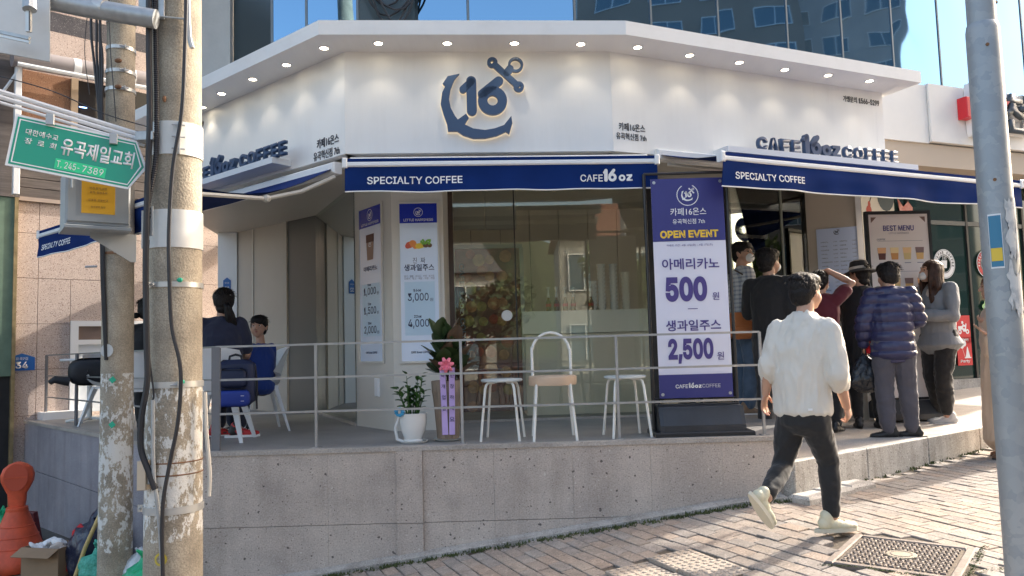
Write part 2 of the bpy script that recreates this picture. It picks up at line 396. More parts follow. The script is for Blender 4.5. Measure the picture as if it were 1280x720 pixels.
# ================================================================= ground
P0M, P0R, P0L = (-1.38, 6.4), (0.914, 6.56), (-1.38, 6.4)
def grid_sheet(xs, ys, fz):
    mb = MB(); nx, ny = len(xs), len(ys)
    mb.v = [(x, y, fz(x, y)) for y in ys for x in xs]
    mb.f = [(j * nx + i, j * nx + i + 1, (j + 1) * nx + i + 1, (j + 1) * nx + i) for j in range(ny - 1) for i in range(nx - 1)]
    return mb
xs = [-400, -150, -60, -30, -16, -9, -6, -4.5, -3.5, -2.7, -1.87, -1, 0, 1, 2, 3, 4, 5, 7, 10, 16, 30, 60, 150, 400]
ys = [-400, -150, -60, -30, -16, -9, -5, -2, 0, 1.5, 2.6, 3.5, 5, 6, 7.5, 9, 12, 16, 30, 60, 150, 400]
def far_g(x, y):
    return ground(max(-9, min(16, x)), max(-9, min(16, y)))
grid_sheet(xs, ys, lambda x, y: far_g(x, y) - 0.09).build('ground', m_asph, kind='structure')

KERB0, KERB1 = Vector((2.05, 5.74)), Vector((9.5, 11.05))       # front face of the platform kerb
kd = (KERB1 - KERB0).normalized(); kn = Vector((kd.y, -kd.x))
def rect_in(p, poly):
    c = False; n = len(poly)
    for i in range(n):
        a, b = poly[i], poly[(i + 1) % n]
        if (a[1] > p[1]) != (b[1] > p[1]) and p[0] < (b[0] - a[0]) * (p[1] - a[1]) / (b[1] - a[1]) + a[0]: c = not c
    return c
# pavement body
xs2 = [-8 + 0.5 * i for i in range(41)]
pv = grid_sheet(xs2, [2.0, 2.6, 3.2, 3.8, 4.4, 5, 5.6, 6.2, 6.8, 7.4, 8, 9, 10, 11, 12, 14], lambda x, y: ground(x, y) - 0.012)
pavement = pv.build('pavement', m_sand, kind='structure')

# pavers: running bond, long side roughly towards the viewer
AZP = 158.0
pu, pvv = azv(AZP), azv(AZP - 90)
LB, WB, GAP = 0.20, 0.098, 0.0045
drain_c = Vector((2.10, 4.33)); DR = 0.30; AZD = 38.0
du, dv = azv(AZD), azv(AZD + 90)
TACT = []     # tactile yellow tiles
for i in range(5):
    for j in range(2):
        TACT.append(Vector((-0.15 + 0.305 * i * 0.93 + j * 0.12, 4.30 + 0.305 * i * 0.37 - 0.28 * j)))
tz = azv(68); tn = azv(158)
def in_tact(x, y):
    for c in TACT:
        q = Vector((x, y)) - c
        if abs(q.x * tz.x + q.y * tz.y) < 0.19 and abs(q.x * tn.x + q.y * tn.y) < 0.17: return True
    return False
def blocked(x, y):
    if x < 2.06 and y > 5.71: return True
    if x < -2.2 and y > 5.71 - 0.02 - (x + 2.3) * 1.0 - 0.1: return True
    q = Vector((x, y)) - KERB0
    if x > 1.9 and q.dot(kn) < 0.04: return True
    q = Vector((x, y)) - drain_c
    if abs(q.x * du.x + q.y * du.y) < DR + 0.05 and abs(q.x * dv.x + q.y * dv.y) < DR + 0.05: return True
    return in_tact(x, y)
bricks = []
for j in range(-100, 100):
    for i in range(-66, 66):
        off = (j % 2) * 0.5 * LB + (0.03 * math.sin(j * 1.7))
        c = Vector((1.0, 5.0)) + Vector((pu.x, pu.y)) * (i * LB + off) + Vector((pvv.x, pvv.y)) * (j * WB)
        if not (-7.5 < c.x < 9.5 and 2.2 < c.y < 11.5) or blocked(c.x, c.y): continue
        px, py = proj((c.x, c.y, ground(c.x, c.y)))
        d = c.length
        vis = -60 < px < 1340 and py < 745
        bricks.append((0 if vis else 1, d, c, px, py))
bricks.sort(key=lambda b: (b[0], b[1]))
bm_ = MB().bbox(-LB / 2 + GAP / 2, LB / 2 - GAP / 2, -WB / 2 + GAP / 2, WB / 2 - GAP / 2, -0.05, 0, 0.004)
brick_meshes = [bm_.mesh('brick', m) for m in PAVE]
def brick_M(c):
    s = 0.05
    gx = (ground(c.x + s, c.y) - ground(c.x - s, c.y)) / (2 * s); gy = (ground(c.x, c.y + s) - ground(c.x, c.y - s)) / (2 * s)
    nrm = Vector((-gx + random.gauss(0, 0.006), -gy + random.gauss(0, 0.006), 1)).normalized()
    x = Vector((pu.x, pu.y, 0)); x = (x - nrm * x.dot(nrm)).normalized(); x = (Matrix.Rotation(random.gauss(0, 0.010), 3, nrm) @ x)
    y = nrm.cross(x)
    z = ground(c.x, c.y) + random.gauss(0, 0.0022)
    return Matrix(((x.x, y.x, nrm.x, c.x), (x.y, y.y, nrm.y, c.y), (x.z, y.z, nrm.z, z), (0, 0, 0, 1)))
rest = [MB() for _ in PAVE]
def pick_pav(c):
    n = noise.noise(Vector((c.x * 0.7, c.y * 0.7, 3)))
    k = random.random() + n * 0.3
    return min(5, max(0, int(k * 6)))
nb = 0
for vis, d, c, px, py in bricks:
    k = pick_pav(c)
    if vis == 0 and nb < 295:
        link('brick', brick_meshes[k], pavement, brick_M(c)); nb += 1
    else:
        rest[k].bbox(-LB / 2 + GAP / 2, LB / 2 - GAP / 2, -WB / 2 + GAP / 2, WB / 2 - GAP / 2, -0.05, 0, 0.004, brick_M(c))
allr = MB(); mi = []
for k, mb in enumerate(rest):
    mi += [k] * len(mb.f); allr.add(mb.v, mb.f)
me = allr.mesh('brick_field'); [me.materials.append(m) for m in PAVE]
me.polygons.foreach_set('material_index', mi)
link('brick_field', me, pavement, kind='stuff')

# tactile tiles with rows of domes
m_tact = speckle('tactile_tile', (0.40, 0.335, 0.27), [(80, 0.5, (0.25, 0.2, 0.16))], 0.85, 0.3, blot=(0.34, 0.29, 0.24))
tm = MB().bbox(-0.148, 0.148, -0.148, 0.148, -0.05, 0, 0.004)
for i in range(6):
    for j in range(6):
        tm.lathe([(0.016, -0.001), (0.015, 0.003), (0.009, 0.005)], 8, T(-0.12 + i * 0.048, -0.12 + j * 0.048, 0))
tmesh = tm.mesh('tactile_tile', m_tact)
for c in TACT:
    M = Matrix(((tz.x, -tz.y, 0, c.x), (tz.y, tz.x, 0, c.y), (0.12, 0.0, 1, ground(c.x, c.y) + 0.002), (0, 0, 0, 1)))
    link('tactile_tile', tmesh, pavement, M)

# drain cover
m_iron = mat('rusty_cast_iron', (0.20, 0.17, 0.15), 0.75, metal=0.25, var=0.35, vscale=9, bump=0.3, bscale=60)
m_irond = mat('drain_recess', (0.13, 0.105, 0.08), 0.95, var=0.5, vscale=30)
m_ironc = mat('drain_disc', (0.30, 0.26, 0.20), 0.8, var=0.2)
zc = ground(drain_c.x, drain_c.y)
dgx, dgy = 0.018, 0.02
nrm = Vector((-dgx, -dgy, 1)).normalized(); xx = Vector((du.x, du.y, 0)); xx = (xx - nrm * xx.dot(nrm)).normalized(); yy = nrm.cross(xx)
MD = Matrix(((xx.x, yy.x, nrm.x, drain_c.x), (xx.y, yy.y, nrm.y, drain_c.y), (xx.z, yy.z, nrm.z, zc - 0.002), (0, 0, 0, 1)))
drain = thing('drain_cover', 'square rusty cast iron drain cover set diamond-wise in the brick pavement', 'drain cover', MD)
f = MB()
for a, b, c_, d_ in ((-.32, .32, -.32, -.275), (-.32, .32, .275, .32), (-.32, -.275, -.275, .275), (.275, .32, -.275, .275)):
    f.bbox(a, b, c_, d_, -0.05, 0.002, 0.006)
f.build('frame', m_iron, drain)
MB().bbox(-.27, .27, -.27, .27, -0.05, -0.008, 0.002).build('plate', m_irond, drain)
st = MB()
for i in range(-8, 9):
    for j in range(-8, 9):
        x, y = i * 0.030, j * 0.030
        if math.hypot(x, y) < 0.085: continue
        if (i + j) % 2: st.bbox(x - 0.0135, x + 0.0135, y - 0.006, y + 0.006, -0.008, 0.003, 0.002)
        else: st.bbox(x - 0.006, x + 0.006, y - 0.0135, y + 0.0135, -0.008, 0.003, 0.002)
st.build('raised_studs', m_iron, drain)
MB().lathe([(0.078, -0.008), (0.078, 0.002), (0.072, 0.004)], 24).build('centre_disc', m_ironc, drain)
MB().lathe([(0.058, 0.004), (0.058, 0.006), (0.052, 0.006)], 24, cap=False).build('disc_ring', m_iron, drain)

# kerb-stones and raised platform on the right
def plat_z(x, y):
    t = max(0, (x - 4.4)); return -0.17 + min(0.30, 0.05 * t)
pl = MB()
n = 16; top = []; 
for i in range(n + 1):
    p = KERB0 + kd * (i * 9.15 / n)
    q = p - kn * 0.10
    back = q - kn * 5.5
    top.append([(q.x, q.y, plat_z(q.x, q.y)), (q.x - kn.x * 2.5, q.y - kn.y * 2.5, plat_z(q.x, q.y)), (back.x, back.y, plat_z(q.x, q.y) )])
for r_ in top: pl.v += r_
for i in range(n):
    for j in range(2):
        a = i * 3 + j; pl.f.append((a, a + 1, a + 4, a + 3))
platform = pl.build('platform_floor', m_plat, kind='structure')
L = 0.98
ksh = MB().bbox(0.003, L - 0.003, -0.42, -0.004, 0.0, 0.10, 0.008).mesh('kerb_stone', m_kerb)
for i in range(9):
    p = KERB0 + kd * (i * L - 0.02); q = KERB0 + kd * ((i + 1) * L)
    z0, z1 = plat_z(p.x, p.y), plat_z(q.x, q.y)
    x = Vector((kd.x, kd.y, (z1 - z0) / L))
    M = frame((p.x - kn.x * 0.10, p.y - kn.y * 0.10, z0 + 0.004), x)
    link('kerb_stone', ksh, platform, M)
# low step stones lying against the kerb foot
bl = MB().bbox(-0.14, 0.14, -0.09, 0.09, -0.1, 0.06, 0.02).mesh('loose_stone', m_kerb)
for i, (px_, py_) in enumerate(((993, 609), (1016, 603), (1036, 598))):
    p = onZ(px_, py_, -0.40); p = Vector((KERB0.x, KERB0.y, 0)) + Vector((kd.x, kd.y, 0)) * ((i - 0.1) * 0.28 + 0.05) + Vector((kn.x, kn.y, 0)) * 0.095
    o = link('loose_stone', bl, platform, frame((p.x, p.y, ground(p.x, p.y) - 0.01), (kd.x, kd.y, 0.0)) @ Matrix.Rotation(R(-90), 4, 'X') @ RZ(random.uniform(-5, 5)))
# concrete strip along the foot of the terrace wall
fs = MB()
for i in range(12):
    x0, x1 = -2.35 + i * 0.36, -2.35 + (i + 1) * 0.36
    z0, z1 = ground(x0, 5.7), ground(x1, 5.7)
    fs.add([(x0, 5.70, z0 - .05), (x1, 5.70, z1 - .05), (x1, 5.70, z1 + .022), (x0, 5.70, z0 + .022), (x0, 5.86, z0 + .026), (x1, 5.86, z1 + .026)], [(0, 1, 2, 3), (3, 2, 5, 4)])
footing = fs.build('footing_strip', m_kerb, kind='structure')

# moss and weeds in the joints
m_moss = mat('moss', (0.07, 0.09, 0.03), 0.95, var=0.5, vscale=40)
mo = MB()
def tuft(x, y, s, n=10, hk=1.0):
    z = ground(x, y)
    for k in range(n):
        a = random.uniform(0, 6.28); r = random.uniform(0, s); h = random.uniform(0.004, 0.028) * hk
        bx, by = x + r * math.cos(a), y + r * math.sin(a); t = random.uniform(0, 3.14); w_ = random.uniform(0.003, 0.009) * (.6 + .4 * hk)
        dx, dy = w_ * math.cos(t), w_ * math.sin(t)
        mo.add([(bx - dx, by - dy, z), (bx + dx, by + dy, z), (bx + random.uniform(-.01, .01), by + random.uniform(-.01, .01), z + h)], [(0, 1, 2)])
for i in range(260):
    x = random.uniform(-1.4, 2.0); tuft(x, 5.66 + random.gauss(0, 0.02), 0.05, random.choice((3, 6, 14)))
for i in range(90):
    t = random.uniform(0, 3.5); p = KERB0 + kd * t + kn * random.uniform(0.0, 0.05); tuft(p.x, p.y, 0.03, 5)
for i in range(160):
    t = random.uniform(-0.34, 0.4); p = drain_c + Vector((du.x, du.y)) * (-0.345 if i % 2 else t) * (1 if i % 3 else 1) + Vector((dv.x, dv.y)) * (t if i % 2 else 0.35)
    tuft(p.x, p.y, 0.025, 5, .3)
for i in range(60): t_ = random.uniform(0, 1); tuft(2.25 + .75 * t_, 3.95 + .28 * t_ + random.gauss(0, .01), 0.015, 4, .3)
mo.build('moss', m_moss, kind='stuff')

# grey kerb-side pavers in the bottom right corner are part of the same pavement

# ================================================================= terrace
terrace = thing('terrace', 'raised grey stone terrace with speckled cladding slabs in front of the cafe', 'terrace', T(-0.13, 5.85, 0))
TI = T(0.13, -5.85, 0)
FX0, FX1, FY = -2.37, 2.06, 5.85
# core
core = MB()
poly = [(FX0, FY + 0.03), (FX1 - 0.03, FY + 0.03), (2.97, 8.6), (-5.6, 11.2), (-6.1, 9.62)]
core.prism(poly, -1.6, -0.04)
core.build('core', m_tfloor, terrace, TI)
fl = MB()
poly2 = [(FX0 + .02, FY + 0.06), (FX1 - 0.06, FY + 0.06), (2.95, 8.62), (3.6, 9.6), (3.5, 11.5), (-4.5, 13), (-6.1, 9.62)]
fl.prism(poly2, -0.05, 0.0)
fl.build('floor_sheet', m_tfloor, terrace, TI)
# nosings
nz = MB(); nz.box(FX0, FX1, FY - 0.012, FY + 0.06, -0.03, 0.002); nz.build('nosing', m_nose, terrace, TI)
sd_ = Vector((-0.7071, 0.7071, 0)); sn = Vector((-0.7071, -0.7071, 0))
MS = frame((FX0, FY, 0), (0.7071, -0.7071, 0))      # side frame: x to the right, z outward; wall spans x from -5.1 to 0
mb = MB().box(-5.15, 0.0, -0.03, 0.002, -0.06, 0.012); mb.build('nosing', m_nose, terrace, TI @ MS)
# front cladding slabs
MFT = frame((0, FY, 0), (1, 0, 0))
# joints read from the photograph: uprights at x = 410, pilaster 497-528, 618, 812
jx = [FX0] + [onY(a, 620, FY).x for a in (410, 496, 529, 618, 717, 815, 905)] + [FX1]
rows = [(-0.56, -0.031), (-1.25, -0.563)]
for i in range(len(jx) - 1):
    pil = (i == 2)
    for a, b in rows:
        if b < -0.5 and jx[i] > 1.2: continue
        mb = MB().bbox(jx[i] + 0.0006, jx[i + 1] - 0.0006, a + 0.0006, b - 0.0006, -0.03, 0.022 if pil else 0.0, 0.0008)
        link('slab', mb.mesh('slab', m_slab), terrace, TI @ MFT)
# side cladding
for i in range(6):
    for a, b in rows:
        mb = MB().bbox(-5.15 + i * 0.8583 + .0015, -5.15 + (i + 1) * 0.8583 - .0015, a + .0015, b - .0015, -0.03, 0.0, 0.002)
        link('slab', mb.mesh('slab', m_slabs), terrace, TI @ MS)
# right return of the terrace
MRT = frame((FX1, FY, 0), (0.94, 2.75, 0))
mb = MB().bbox(0, 2.9, -0.6, -0.031, -0.03, 0.0, 0.002); mb.build('slab', m_slab, terrace, TI @ MRT)
mb = MB(); mb.box(0, 2.9, -0.03, 0.001, -0.07, 0.01); mb.build('nosing', m_nose, terrace, TI @ MRT)
# step block by the end of the railing
sb = MB().bbox(0, 0.9, -0.17, -0.085, 0, 0.34, 0.01)
sb.build('step', m_plat, terrace, TI @ MRT @ T(1.0, 0, 0) @ Matrix.Identity(4))

# ================================================================= railing
rail = thing('railing', 'thin grey steel railing of three horizontal bars along the terrace edge', 'railing', T(-0.2, 5.95, 0))
RI = T(0.2, -5.95, 0)
posts = [-2.30, -1.53, -0.41, 0.79, 1.90]
HR = 0.79
for x in posts:
    wide = x < -2
    mb = MB().box(x - (0.032 if wide else 0.010), x + (0.032 if wide else 0.010), 5.94, 5.96 if not wide else 5.965, 0.0, HR)
    if not wide: mb.box(x - 0.03, x + 0.03, 5.915, 5.985, 0, 0.008)
    mb.build('post', m_rail if not wide else mat('dark_post', (0.16, 0.16, 0.17), 0.5, var=0.1), rail, RI)
for z in (HR, 0.535, 0.275):
    MB().box(-2.30, 1.90, 5.942, 5.958, z - 0.008, z + 0.008).build('bar', m_rail, rail, RI)
def sp(px_, py_): return onZ(px_, py_, 0)
A = Vector((-2.30, 5.95, 0)); B = sp(57, 524); C2 = sp(95, 532)
for p in (C2, B):
    t = (A - B).normalized()
    M = frame((p.x, p.y, 0), t)
    MB().box(-0.035, 0.035, 0, HR, -0.01, 0.01).build('post', MATS['dark_post'], rail, RI @ M)
M = frame((B.x, B.y, 0), (A - B).normalized()); LL = (A - B).length
for z in (HR, 0.535, 0.275):
    MB().box(0.0, LL, z - 0.007, z + 0.007, -0.007, 0.007).build('bar', m_rail, rail, RI @ M)

# ================================================================= cafe shell
WM, WR = wallframe(P0M, 86), wallframe(P0R, 66)
t130 = azv(130); LW = 3.5
PL0 = (P0L[0] - t130.x * LW, P0L[1] - t130.y * LW)
WL = wallframe(PL0, 130)
cafe = thing('cafe_building', 'white corner cafe with glass front and overhanging canopy of spotlights', 'cafe', T(0, 7.5, 0))
CI = T(0, -7.5, 0)
UM, UR = 2.30, 3.32
# fascia walls: mesh boxes 0.12 thick
MB().box(0, UM, 2.40, 3.30, -0.12, 0).build('sign_wall', m_white, cafe, CI @ WM)
MB().box(0.0015, UR, 2.40, 3.30, -0.12, -0.0005).build('sign_wall', m_white, cafe, CI @ WR)
MB().box(0, LW - 0.0015, 2.40, 3.30, -0.12, -0.0005).build('sign_wall', m_white, cafe, CI @ WL)
# canopy slab
def off_pt(p0, a, u, o):
    t = azv(a); n = Vector((t.y, -t.x, 0)); return (p0[0] + t.x * u + n.x * o, p0[1] + t.y * u + n.y * o)
def isect(p, a, q, b):
    da, db = azv(a), azv(b); d = da.x * db.y - da.y * db.x
    t = ((q[0] - p[0]) * db.y - (q[1] - p[1]) * db.x) / d; return (p[0] + da.x * t, p[1] + da.y * t)
CO = 0.37
cl = isect(off_pt(P0M, 86, 0, CO), 86, off_pt(PL0, 130, 0, CO), 130)
cr = isect(off_pt(P0M, 86, 0, CO), 86, off_pt(P0R, 66, 0, CO), 66)
cend = off_pt(P0R, 66, UR + 0.13, CO); cend2 = off_pt(P0R, 66, UR + 0.13, -1.25)
cst = off_pt(PL0, 130, 0, CO); cst2 = off_pt(PL0, 130, 0, -1.25)
poly = [cst, cl, cr, cend, cend2, (0.6, 8.1), (-2.2, 7.9), cst2]
canopy = MB().prism(poly, 3.285, 3.405).build('canopy', m_white, cafe, CI)
# recessed spotlights
lamps = []
for px_, py_, fr in [(253, 134, 'L'), (277, 117, 'L'), (316, 99, 'L'), (358, 81, 'L'), (405, 60, 'M'), (473, 54, 'M'), (559, 54, 'M'), (643, 54, 'M'), (726, 55, 'M'), (797, 59, 'R'),
                 (862, 69, 'R'), (924, 78, 'R'), (981, 87, 'R'), (1035, 94, 'R'), (1087, 101, 'R')]:
    p = onZ(px_, py_, 3.285); lamps.append(p)
    ring = MB().lathe([(0.034, 0.0), (0.034, -0.004), (0.046, -0.006), (0.050, -0.002), (0.050, 0.0)], 20, cap=False)
    rg = ring.build('spotlight', m_whitew, canopy, T(p.x, p.y, p.z), smooth=True)
    MB().lathe([(0.033, -0.0015), (0.033, -0.0035)], 16).build('lens', m_led, rg)
for i, p in enumerate(lamps):
    ld = bpy.data.lights.new('spot_lamp', 'SPOT'); ld.energy = .75; ld.spot_size = R(95); ld.spot_blend = 0.6; ld.color = (1, 0.86, 0.66); ld.shadow_soft_size = 0.02
    lo = bpy.data.objects.new('spot_lamp', ld); COL.objects.link(lo); lo.location = (p.x, p.y, p.z - 0.03)
# flat awning-box shelves on both wings
MB().box(1.08, 3.54, 2.43, 2.485, 0.0, 0.20).build('shelf', m_whitew, cafe, CI @ WR)
MB().box(0.25, LW - 0.79, 2.43, 2.485, 0.0, 0.20).build('shelf', m_whitew, cafe, CI @ WL)
# soffit above the recessed shop front
poly = [off_pt(PL0, 130, 0.3, -0.1), off_pt(P0M, 86, 0, -0.12), off_pt(P0R, 66, 0, -0.12), off_pt(P0R, 66, UR, -0.12), (4.2, 9.3), (1.0, 11.2), (-4.2, 11.5)]
MB().prism(poly, 2.40, 2.43).build('soffit', m_beige, cafe, CI)

# front pillar (two faces)
pa, pb, pc = (-1.56, 7.63), (-1.09, 7.0), (-0.62, 7.02)
pill = MB().prism([pa, pb, pc, (-0.62, 7.62), (-1.3, 7.95)], 0.0, 2.40).build('pillar', m_pillar, cafe, CI)
# panel seams on the pillar: narrow raised strips at the corner
MB().box(-0.035, 0.0, 0, 2.40, 0, 0.003).build('corner_strip', m_pillar, pill, wallframe(pb, 143.3))
# socket plates
MB().bbox(0, 0.08, 0.30, 0.47, 0, 0.02, 0.006).build('socket_cover', m_whitew, pill, T(0, 0, 0) @ wallframe(off_pt(pa, 143.3, 0.42, 0), 143.3))

# middle glazing from the pillar to the right corner
G0 = (-0.62, 7.62); GM = wallframe(G0, 86.5)
g_len = 2.03
mull = [0.0, 0.52, 0.60, 1.62]
fr_ = MB().box(-0.02, 0.045, 0, 2.40, -0.05, 0.035); fr_.build('door_frame', m_brownf, cafe, CI @ GM)
for u in (0.66,): MB().box(u - 0.006, u + 0.006, 0, 2.40, -0.012, 0.012).build('mullion', m_black, cafe, CI @ GM)
MB().box(0.047, 0.652, 0.02, 2.40, -0.006, 0.006).build('glass_door', m_glass, cafe, CI @ GM)
MB().box(0.668, g_len - 0.03, 0.02, 2.40, -0.006, 0.006).build('glass_pane', m_glass, cafe, CI @ GM)
MB().box(0.05, g_len, -0.0, 0.022, -0.03, 0.03).build('sill', m_nose, cafe, CI @ GM)
MB().box(g_len - 0.028, g_len + 0.03, 0, 2.40, -0.05, 0.05).build('corner_post', m_black, cafe, CI @ GM)
kn_ = MB().lathe([(0.012, 0), (0.012, 0.03), (0.052, 0.034), (0.055, 0.045), (0.05, 0.055)], 20).build('door_handle', m_whitew, cafe, CI @ GM @ T(0.56, 1.04, 0.006), smooth=True)

# right glazing
c0 = off_pt(G0, 86.5, g_len, 0)
GR = wallframe(c0, 66)
for u in (0.55, 1.0, 1.75): MB().box(u - (0.012 if u != 1 else .03), u + 0.012, 0, 2.40, -0.02, 0.02).build('mullion', m_black if u < 1.1 else mat('grey_green_frame', (0.20, 0.22, 0.19), 0.5), cafe, CI @ GR)
MB().box(0.034, 0.536, 0.02, 2.40, -0.006, 0.006).build('glass_pane', m_glass, cafe, CI @ GR)
MB().box(0.564, 0.968, 0.02, 2.40, -0.006, 0.006).build('glass_pane', m_glass, cafe, CI @ GR)
MB().box(1.014, 1.736, 1.0, 2.40, -0.006, 0.006).build('glass_pane', m_glass, cafe, CI @ GR)
MB().box(1.764, 2.12, 1.0, 2.40, -0.006, 0.006).build('glass_pane', m_glass, cafe, CI @ GR)
MB().box(1.014, 2.13, 0.0, 0.995, -0.08, -0.01).build('counter_front', m_beige, cafe, CI @ GR)
MB().box(1.02, 1.08, 1.0, 2.40, -0.05, -0.022).build('door_edge', m_dgrey, cafe, CI @ GR)
# right end pier with slanted face
r0 = off_pt(c0, 66, 2.13, 0.0)
u1, _z = onV(1077, 380, r0, 115)
rx = off_pt(r0, 115, u1, 0)
pier = MB().prism([r0, rx, (rx[0] + 0.25, rx[1] + 0.5), (r0[0] - 0.1, r0[1] + 1.4), (r0[0] - 0.4, r0[1] + 0.4)], -0.2, 2.40).build('pier', m_beige, cafe, CI)
MB().box(u1, u1 + 0.055, -0.2, 2.40, -0.05, 0.03).build('corner_strip', m_whitew, cafe, CI @ wallframe(r0, 115))
# canopy end wall closing the right wing
MB().box(0, 1.2, 2.40, 3.285, -0.1, 0.0).build('end_wall', m_white, cafe, CI @ wallframe(off_pt(P0R, 66, UR, 0), -24))

# left wing glazing, service panels and end pillar
g1 = (-2.37, 9.28)
GL = wallframe(g1, 154); gl = math.hypot(g1[0] - pa[0], g1[1] - pa[1])
MB().box(0.0, gl, 0.03, 2.40, -0.006, 0.006).build('glass_pane', m_glassd, cafe, CI @ GL)
MB().box(0.0, gl, 0.0, 0.03, -0.02, 0.02).build('sill', m_nose, cafe, CI @ GL)
g2 = isect(g1, 130, (0, 0), math.degrees(math.atan2(ray(355, 400).x, ray(355, 400).y)))
GL2 = wallframe(g2, 130); l2 = math.hypot(g2[0] - g1[0], g2[1] - g1[1])
MB().box(0.10, l2, 0.0, 2.40, -0.05, 0.0).build('dark_panel', m_dgrey, cafe, CI @ GL2)
MB().box(0.0, 0.09, 0.0, 2.40, -0.05, 0.02).build('panel_frame', m_beige, cafe, CI @ GL2)
g3 = isect(g2, 130, (0, 0), math.degrees(math.atan2(ray(297, 400).x, ray(297, 400).y)))
l3 = math.hypot(g3[0] - g2[0], g3[1] - g2[1]); GL3 = wallframe(g3, 130)
s1 = l3 * 0.36
MB().box(0.0, s1 - 0.006, 0.0, 2.40, -0.05, 0.0).build('side_panel', m_beige, cafe, CI @ GL3)
MB().box(s1 - 0.004, s1 + 0.014, 0.0, 2.40, -0.05, 0.015).build('panel_strip', m_pillar, cafe, CI @ GL3)
MB().box(s1 + 0.016, l3 - 0.002, 0.0, 2.40, -0.05, 0.0).build('side_panel', m_beige, cafe, CI @ GL3)
ax, _z = onV(273, 400, g3, 86)
MB().box(ax, 0, 0.0, 2.60, -0.25, 0.03).build('end_pillar', m_whitew, cafe, CI @ wallframe(g3, 86))

# interior
m_inw = mat('interior_wall', (0.80, 0.74, 0.64), 0.7, var=0.08, vscale=1)
m_inf = mat('interior_floor', (0.3, 0.29, 0.27), 0.4, var=0.1)
m_cnt = mat('counter_white', (0.82, 0.84, 0.80), 0.35)
IB = wallframe((-1.2, 9.25), 86.5)
for i in range(11):
    MB().bbox(i * 0.36, i * 0.36 + 0.354, 0.0, 2.40, -0.04, 0.0, 0.004).build('wall_panel', m_inw, cafe, CI @ IB)
MB().box(0, 3.96, 0.0, 2.40, -0.08, -0.045).build('back_wall', m_black, cafe, CI @ IB)
CB = wallframe((-0.47, 8.15), 86.5)
MB().box(0.60, 2.03, 0.0, 0.85, -0.45, -0.03).build('counter_body', m_inw, cafe, CI @ CB)
MB().box(0.57, 2.06, 0.86, 1.10, -0.47, 0.0).build('counter_top', m_cnt, cafe, CI @ CB)
# hanging cabinets above the entrance
for i in range(2):
    MB().bbox(0.05 + i * 0.33, 0.37 + i * 0.33, 1.95, 2.39, -0.3, -0.22, 0.004).build('cabinet_door', m_beige, cafe, CI @ GM)

# ================================================================= glass office tower above
m_tglass = mat('tower_glass', (0.20, 0.36, 0.52), 0.02, metal=1.0)
n_, l_, b_ = N(m_tglass)
tc = n_.new('ShaderNodeTexCoord'); nz_ = n_.new('ShaderNodeTexNoise'); nz_.inputs['Scale'].default_value = 0.9; nz_.inputs['Detail'].default_value = 1.0
oi = n_.new('ShaderNodeObjectInfo'); ad = n_.new('ShaderNodeVectorMath'); ad.operation = 'ADD'
l_.new(tc.outputs['Object'], ad.inputs[0]); l_.new(oi.outputs['Random'], ad.inputs[1]); l_.new(ad.outputs[0], nz_.inputs['Vector'])
bp = n_.new('ShaderNodeBump'); bp.inputs['Strength'].default_value = 0.35; bp.inputs['Distance'].default_value = 0.02
l_.new(nz_.outputs['Fac'], bp.inputs['Height']); l_.new(bp.outputs['Normal'], b_.inputs['Normal'])
m_tdark = mat('tower_dark_panel', (0.05, 0.075, 0.085), 0.25, metal=0.3)
m_mull = mat('tower_mullion', (0.16, 0.19, 0.21), 0.4, metal=0.5)
tower = thing('office_tower', 'blue mirror glass office tower rising behind the white cafe canopy', 'tower', T(0, 9, 0))
TWI = T(0, -9, 0)
TH = 11.0
def pane(W, u0, u1, z0=3.2, z1=TH, m=m_tglass, nm='glass_pane'):
    zz = z0
    k = 0
    for za, zb in ((z0, 5.9), (5.9, 8.4), (8.4, z1)):
        MB().box(u0 + 0.015, u1 - 0.015, za + .012, zb - .012, -0.03, 0.0).build(nm, m, tower, TWI @ W)
TM = wallframe(P0M, 86, 0, -1.75)
um = [onV(a, 20, P0M, 86, -1.75)[0] for a in (340, 383, 447, 585, 718)]
u521 = onV(521, 20, P0M, 86, -1.75)[0]
for a, b in zip(um[:-1], um[1:]):
    if abs(a - um[2]) < 1e-6: pane(TM, a, u521, m=m_tdark, nm='dark_pane'); pane(TM, u521, b)  # dark pane colour stands in for a dark reflection in the mirror glass
    else: pane(TM, a, b)
cb_ = thing('cable_reflection', 'black tubes imitating the reflection of slack cables in the tower glass', 'cables', TM @ T((um[2] + u521) / 2, 4.4, .15))  # tubes added to imitate cables mirrored in the pane
for i in range(7):
    w0_ = .28 + .05 * (i % 3); d_ = .18 + .06 * (i % 4)
    MB().tube([(-w0_ + .02 * i + 2 * w0_ * t_ / 8, .45 - d_ * 4 * (t_ / 8) * (1 - t_ / 8) * (1.6 + .1 * i) + .02 * math.sin(t_ + i), .015 * i) for t_ in range(9)], .012, 6).build('cable', m_black, cb_, smooth=True)
for a in um[:-1]:
    MB().box(a - 0.012, a + 0.012, 3.2, TH, -0.035, 0.012).build('mullion', m_mull, tower, TWI @ TM)
MB().box(um[0], um[-1], 3.2, TH, -0.2, -0.04).build('backing_wall', m_tdark, tower, TWI @ TM)
pr = off_pt(P0M, 86, um[-1], -1.75)
TR = wallframe(pr, 66)
ur = [onV(a, 60, pr, 66)[0] for a in (815, 899, 985)]
ur = [0.0] + ur
st_ = ur[-1] - ur[-2]
while ur[-1] < 8.0: ur.append(ur[-1] + 0.95)
for a, b in zip(ur[:-1], ur[1:]): pane(TR, a, b)
for a in ur:
    MB().box(a - 0.012, a + 0.012, 3.2, TH, -0.035, 0.012).build('mullion', m_mull, tower, TWI @ TR)
MB().box(0, ur[-1], 3.2, TH, -0.2, -0.04).build('backing_wall', m_tdark, tower, TWI @ TR)
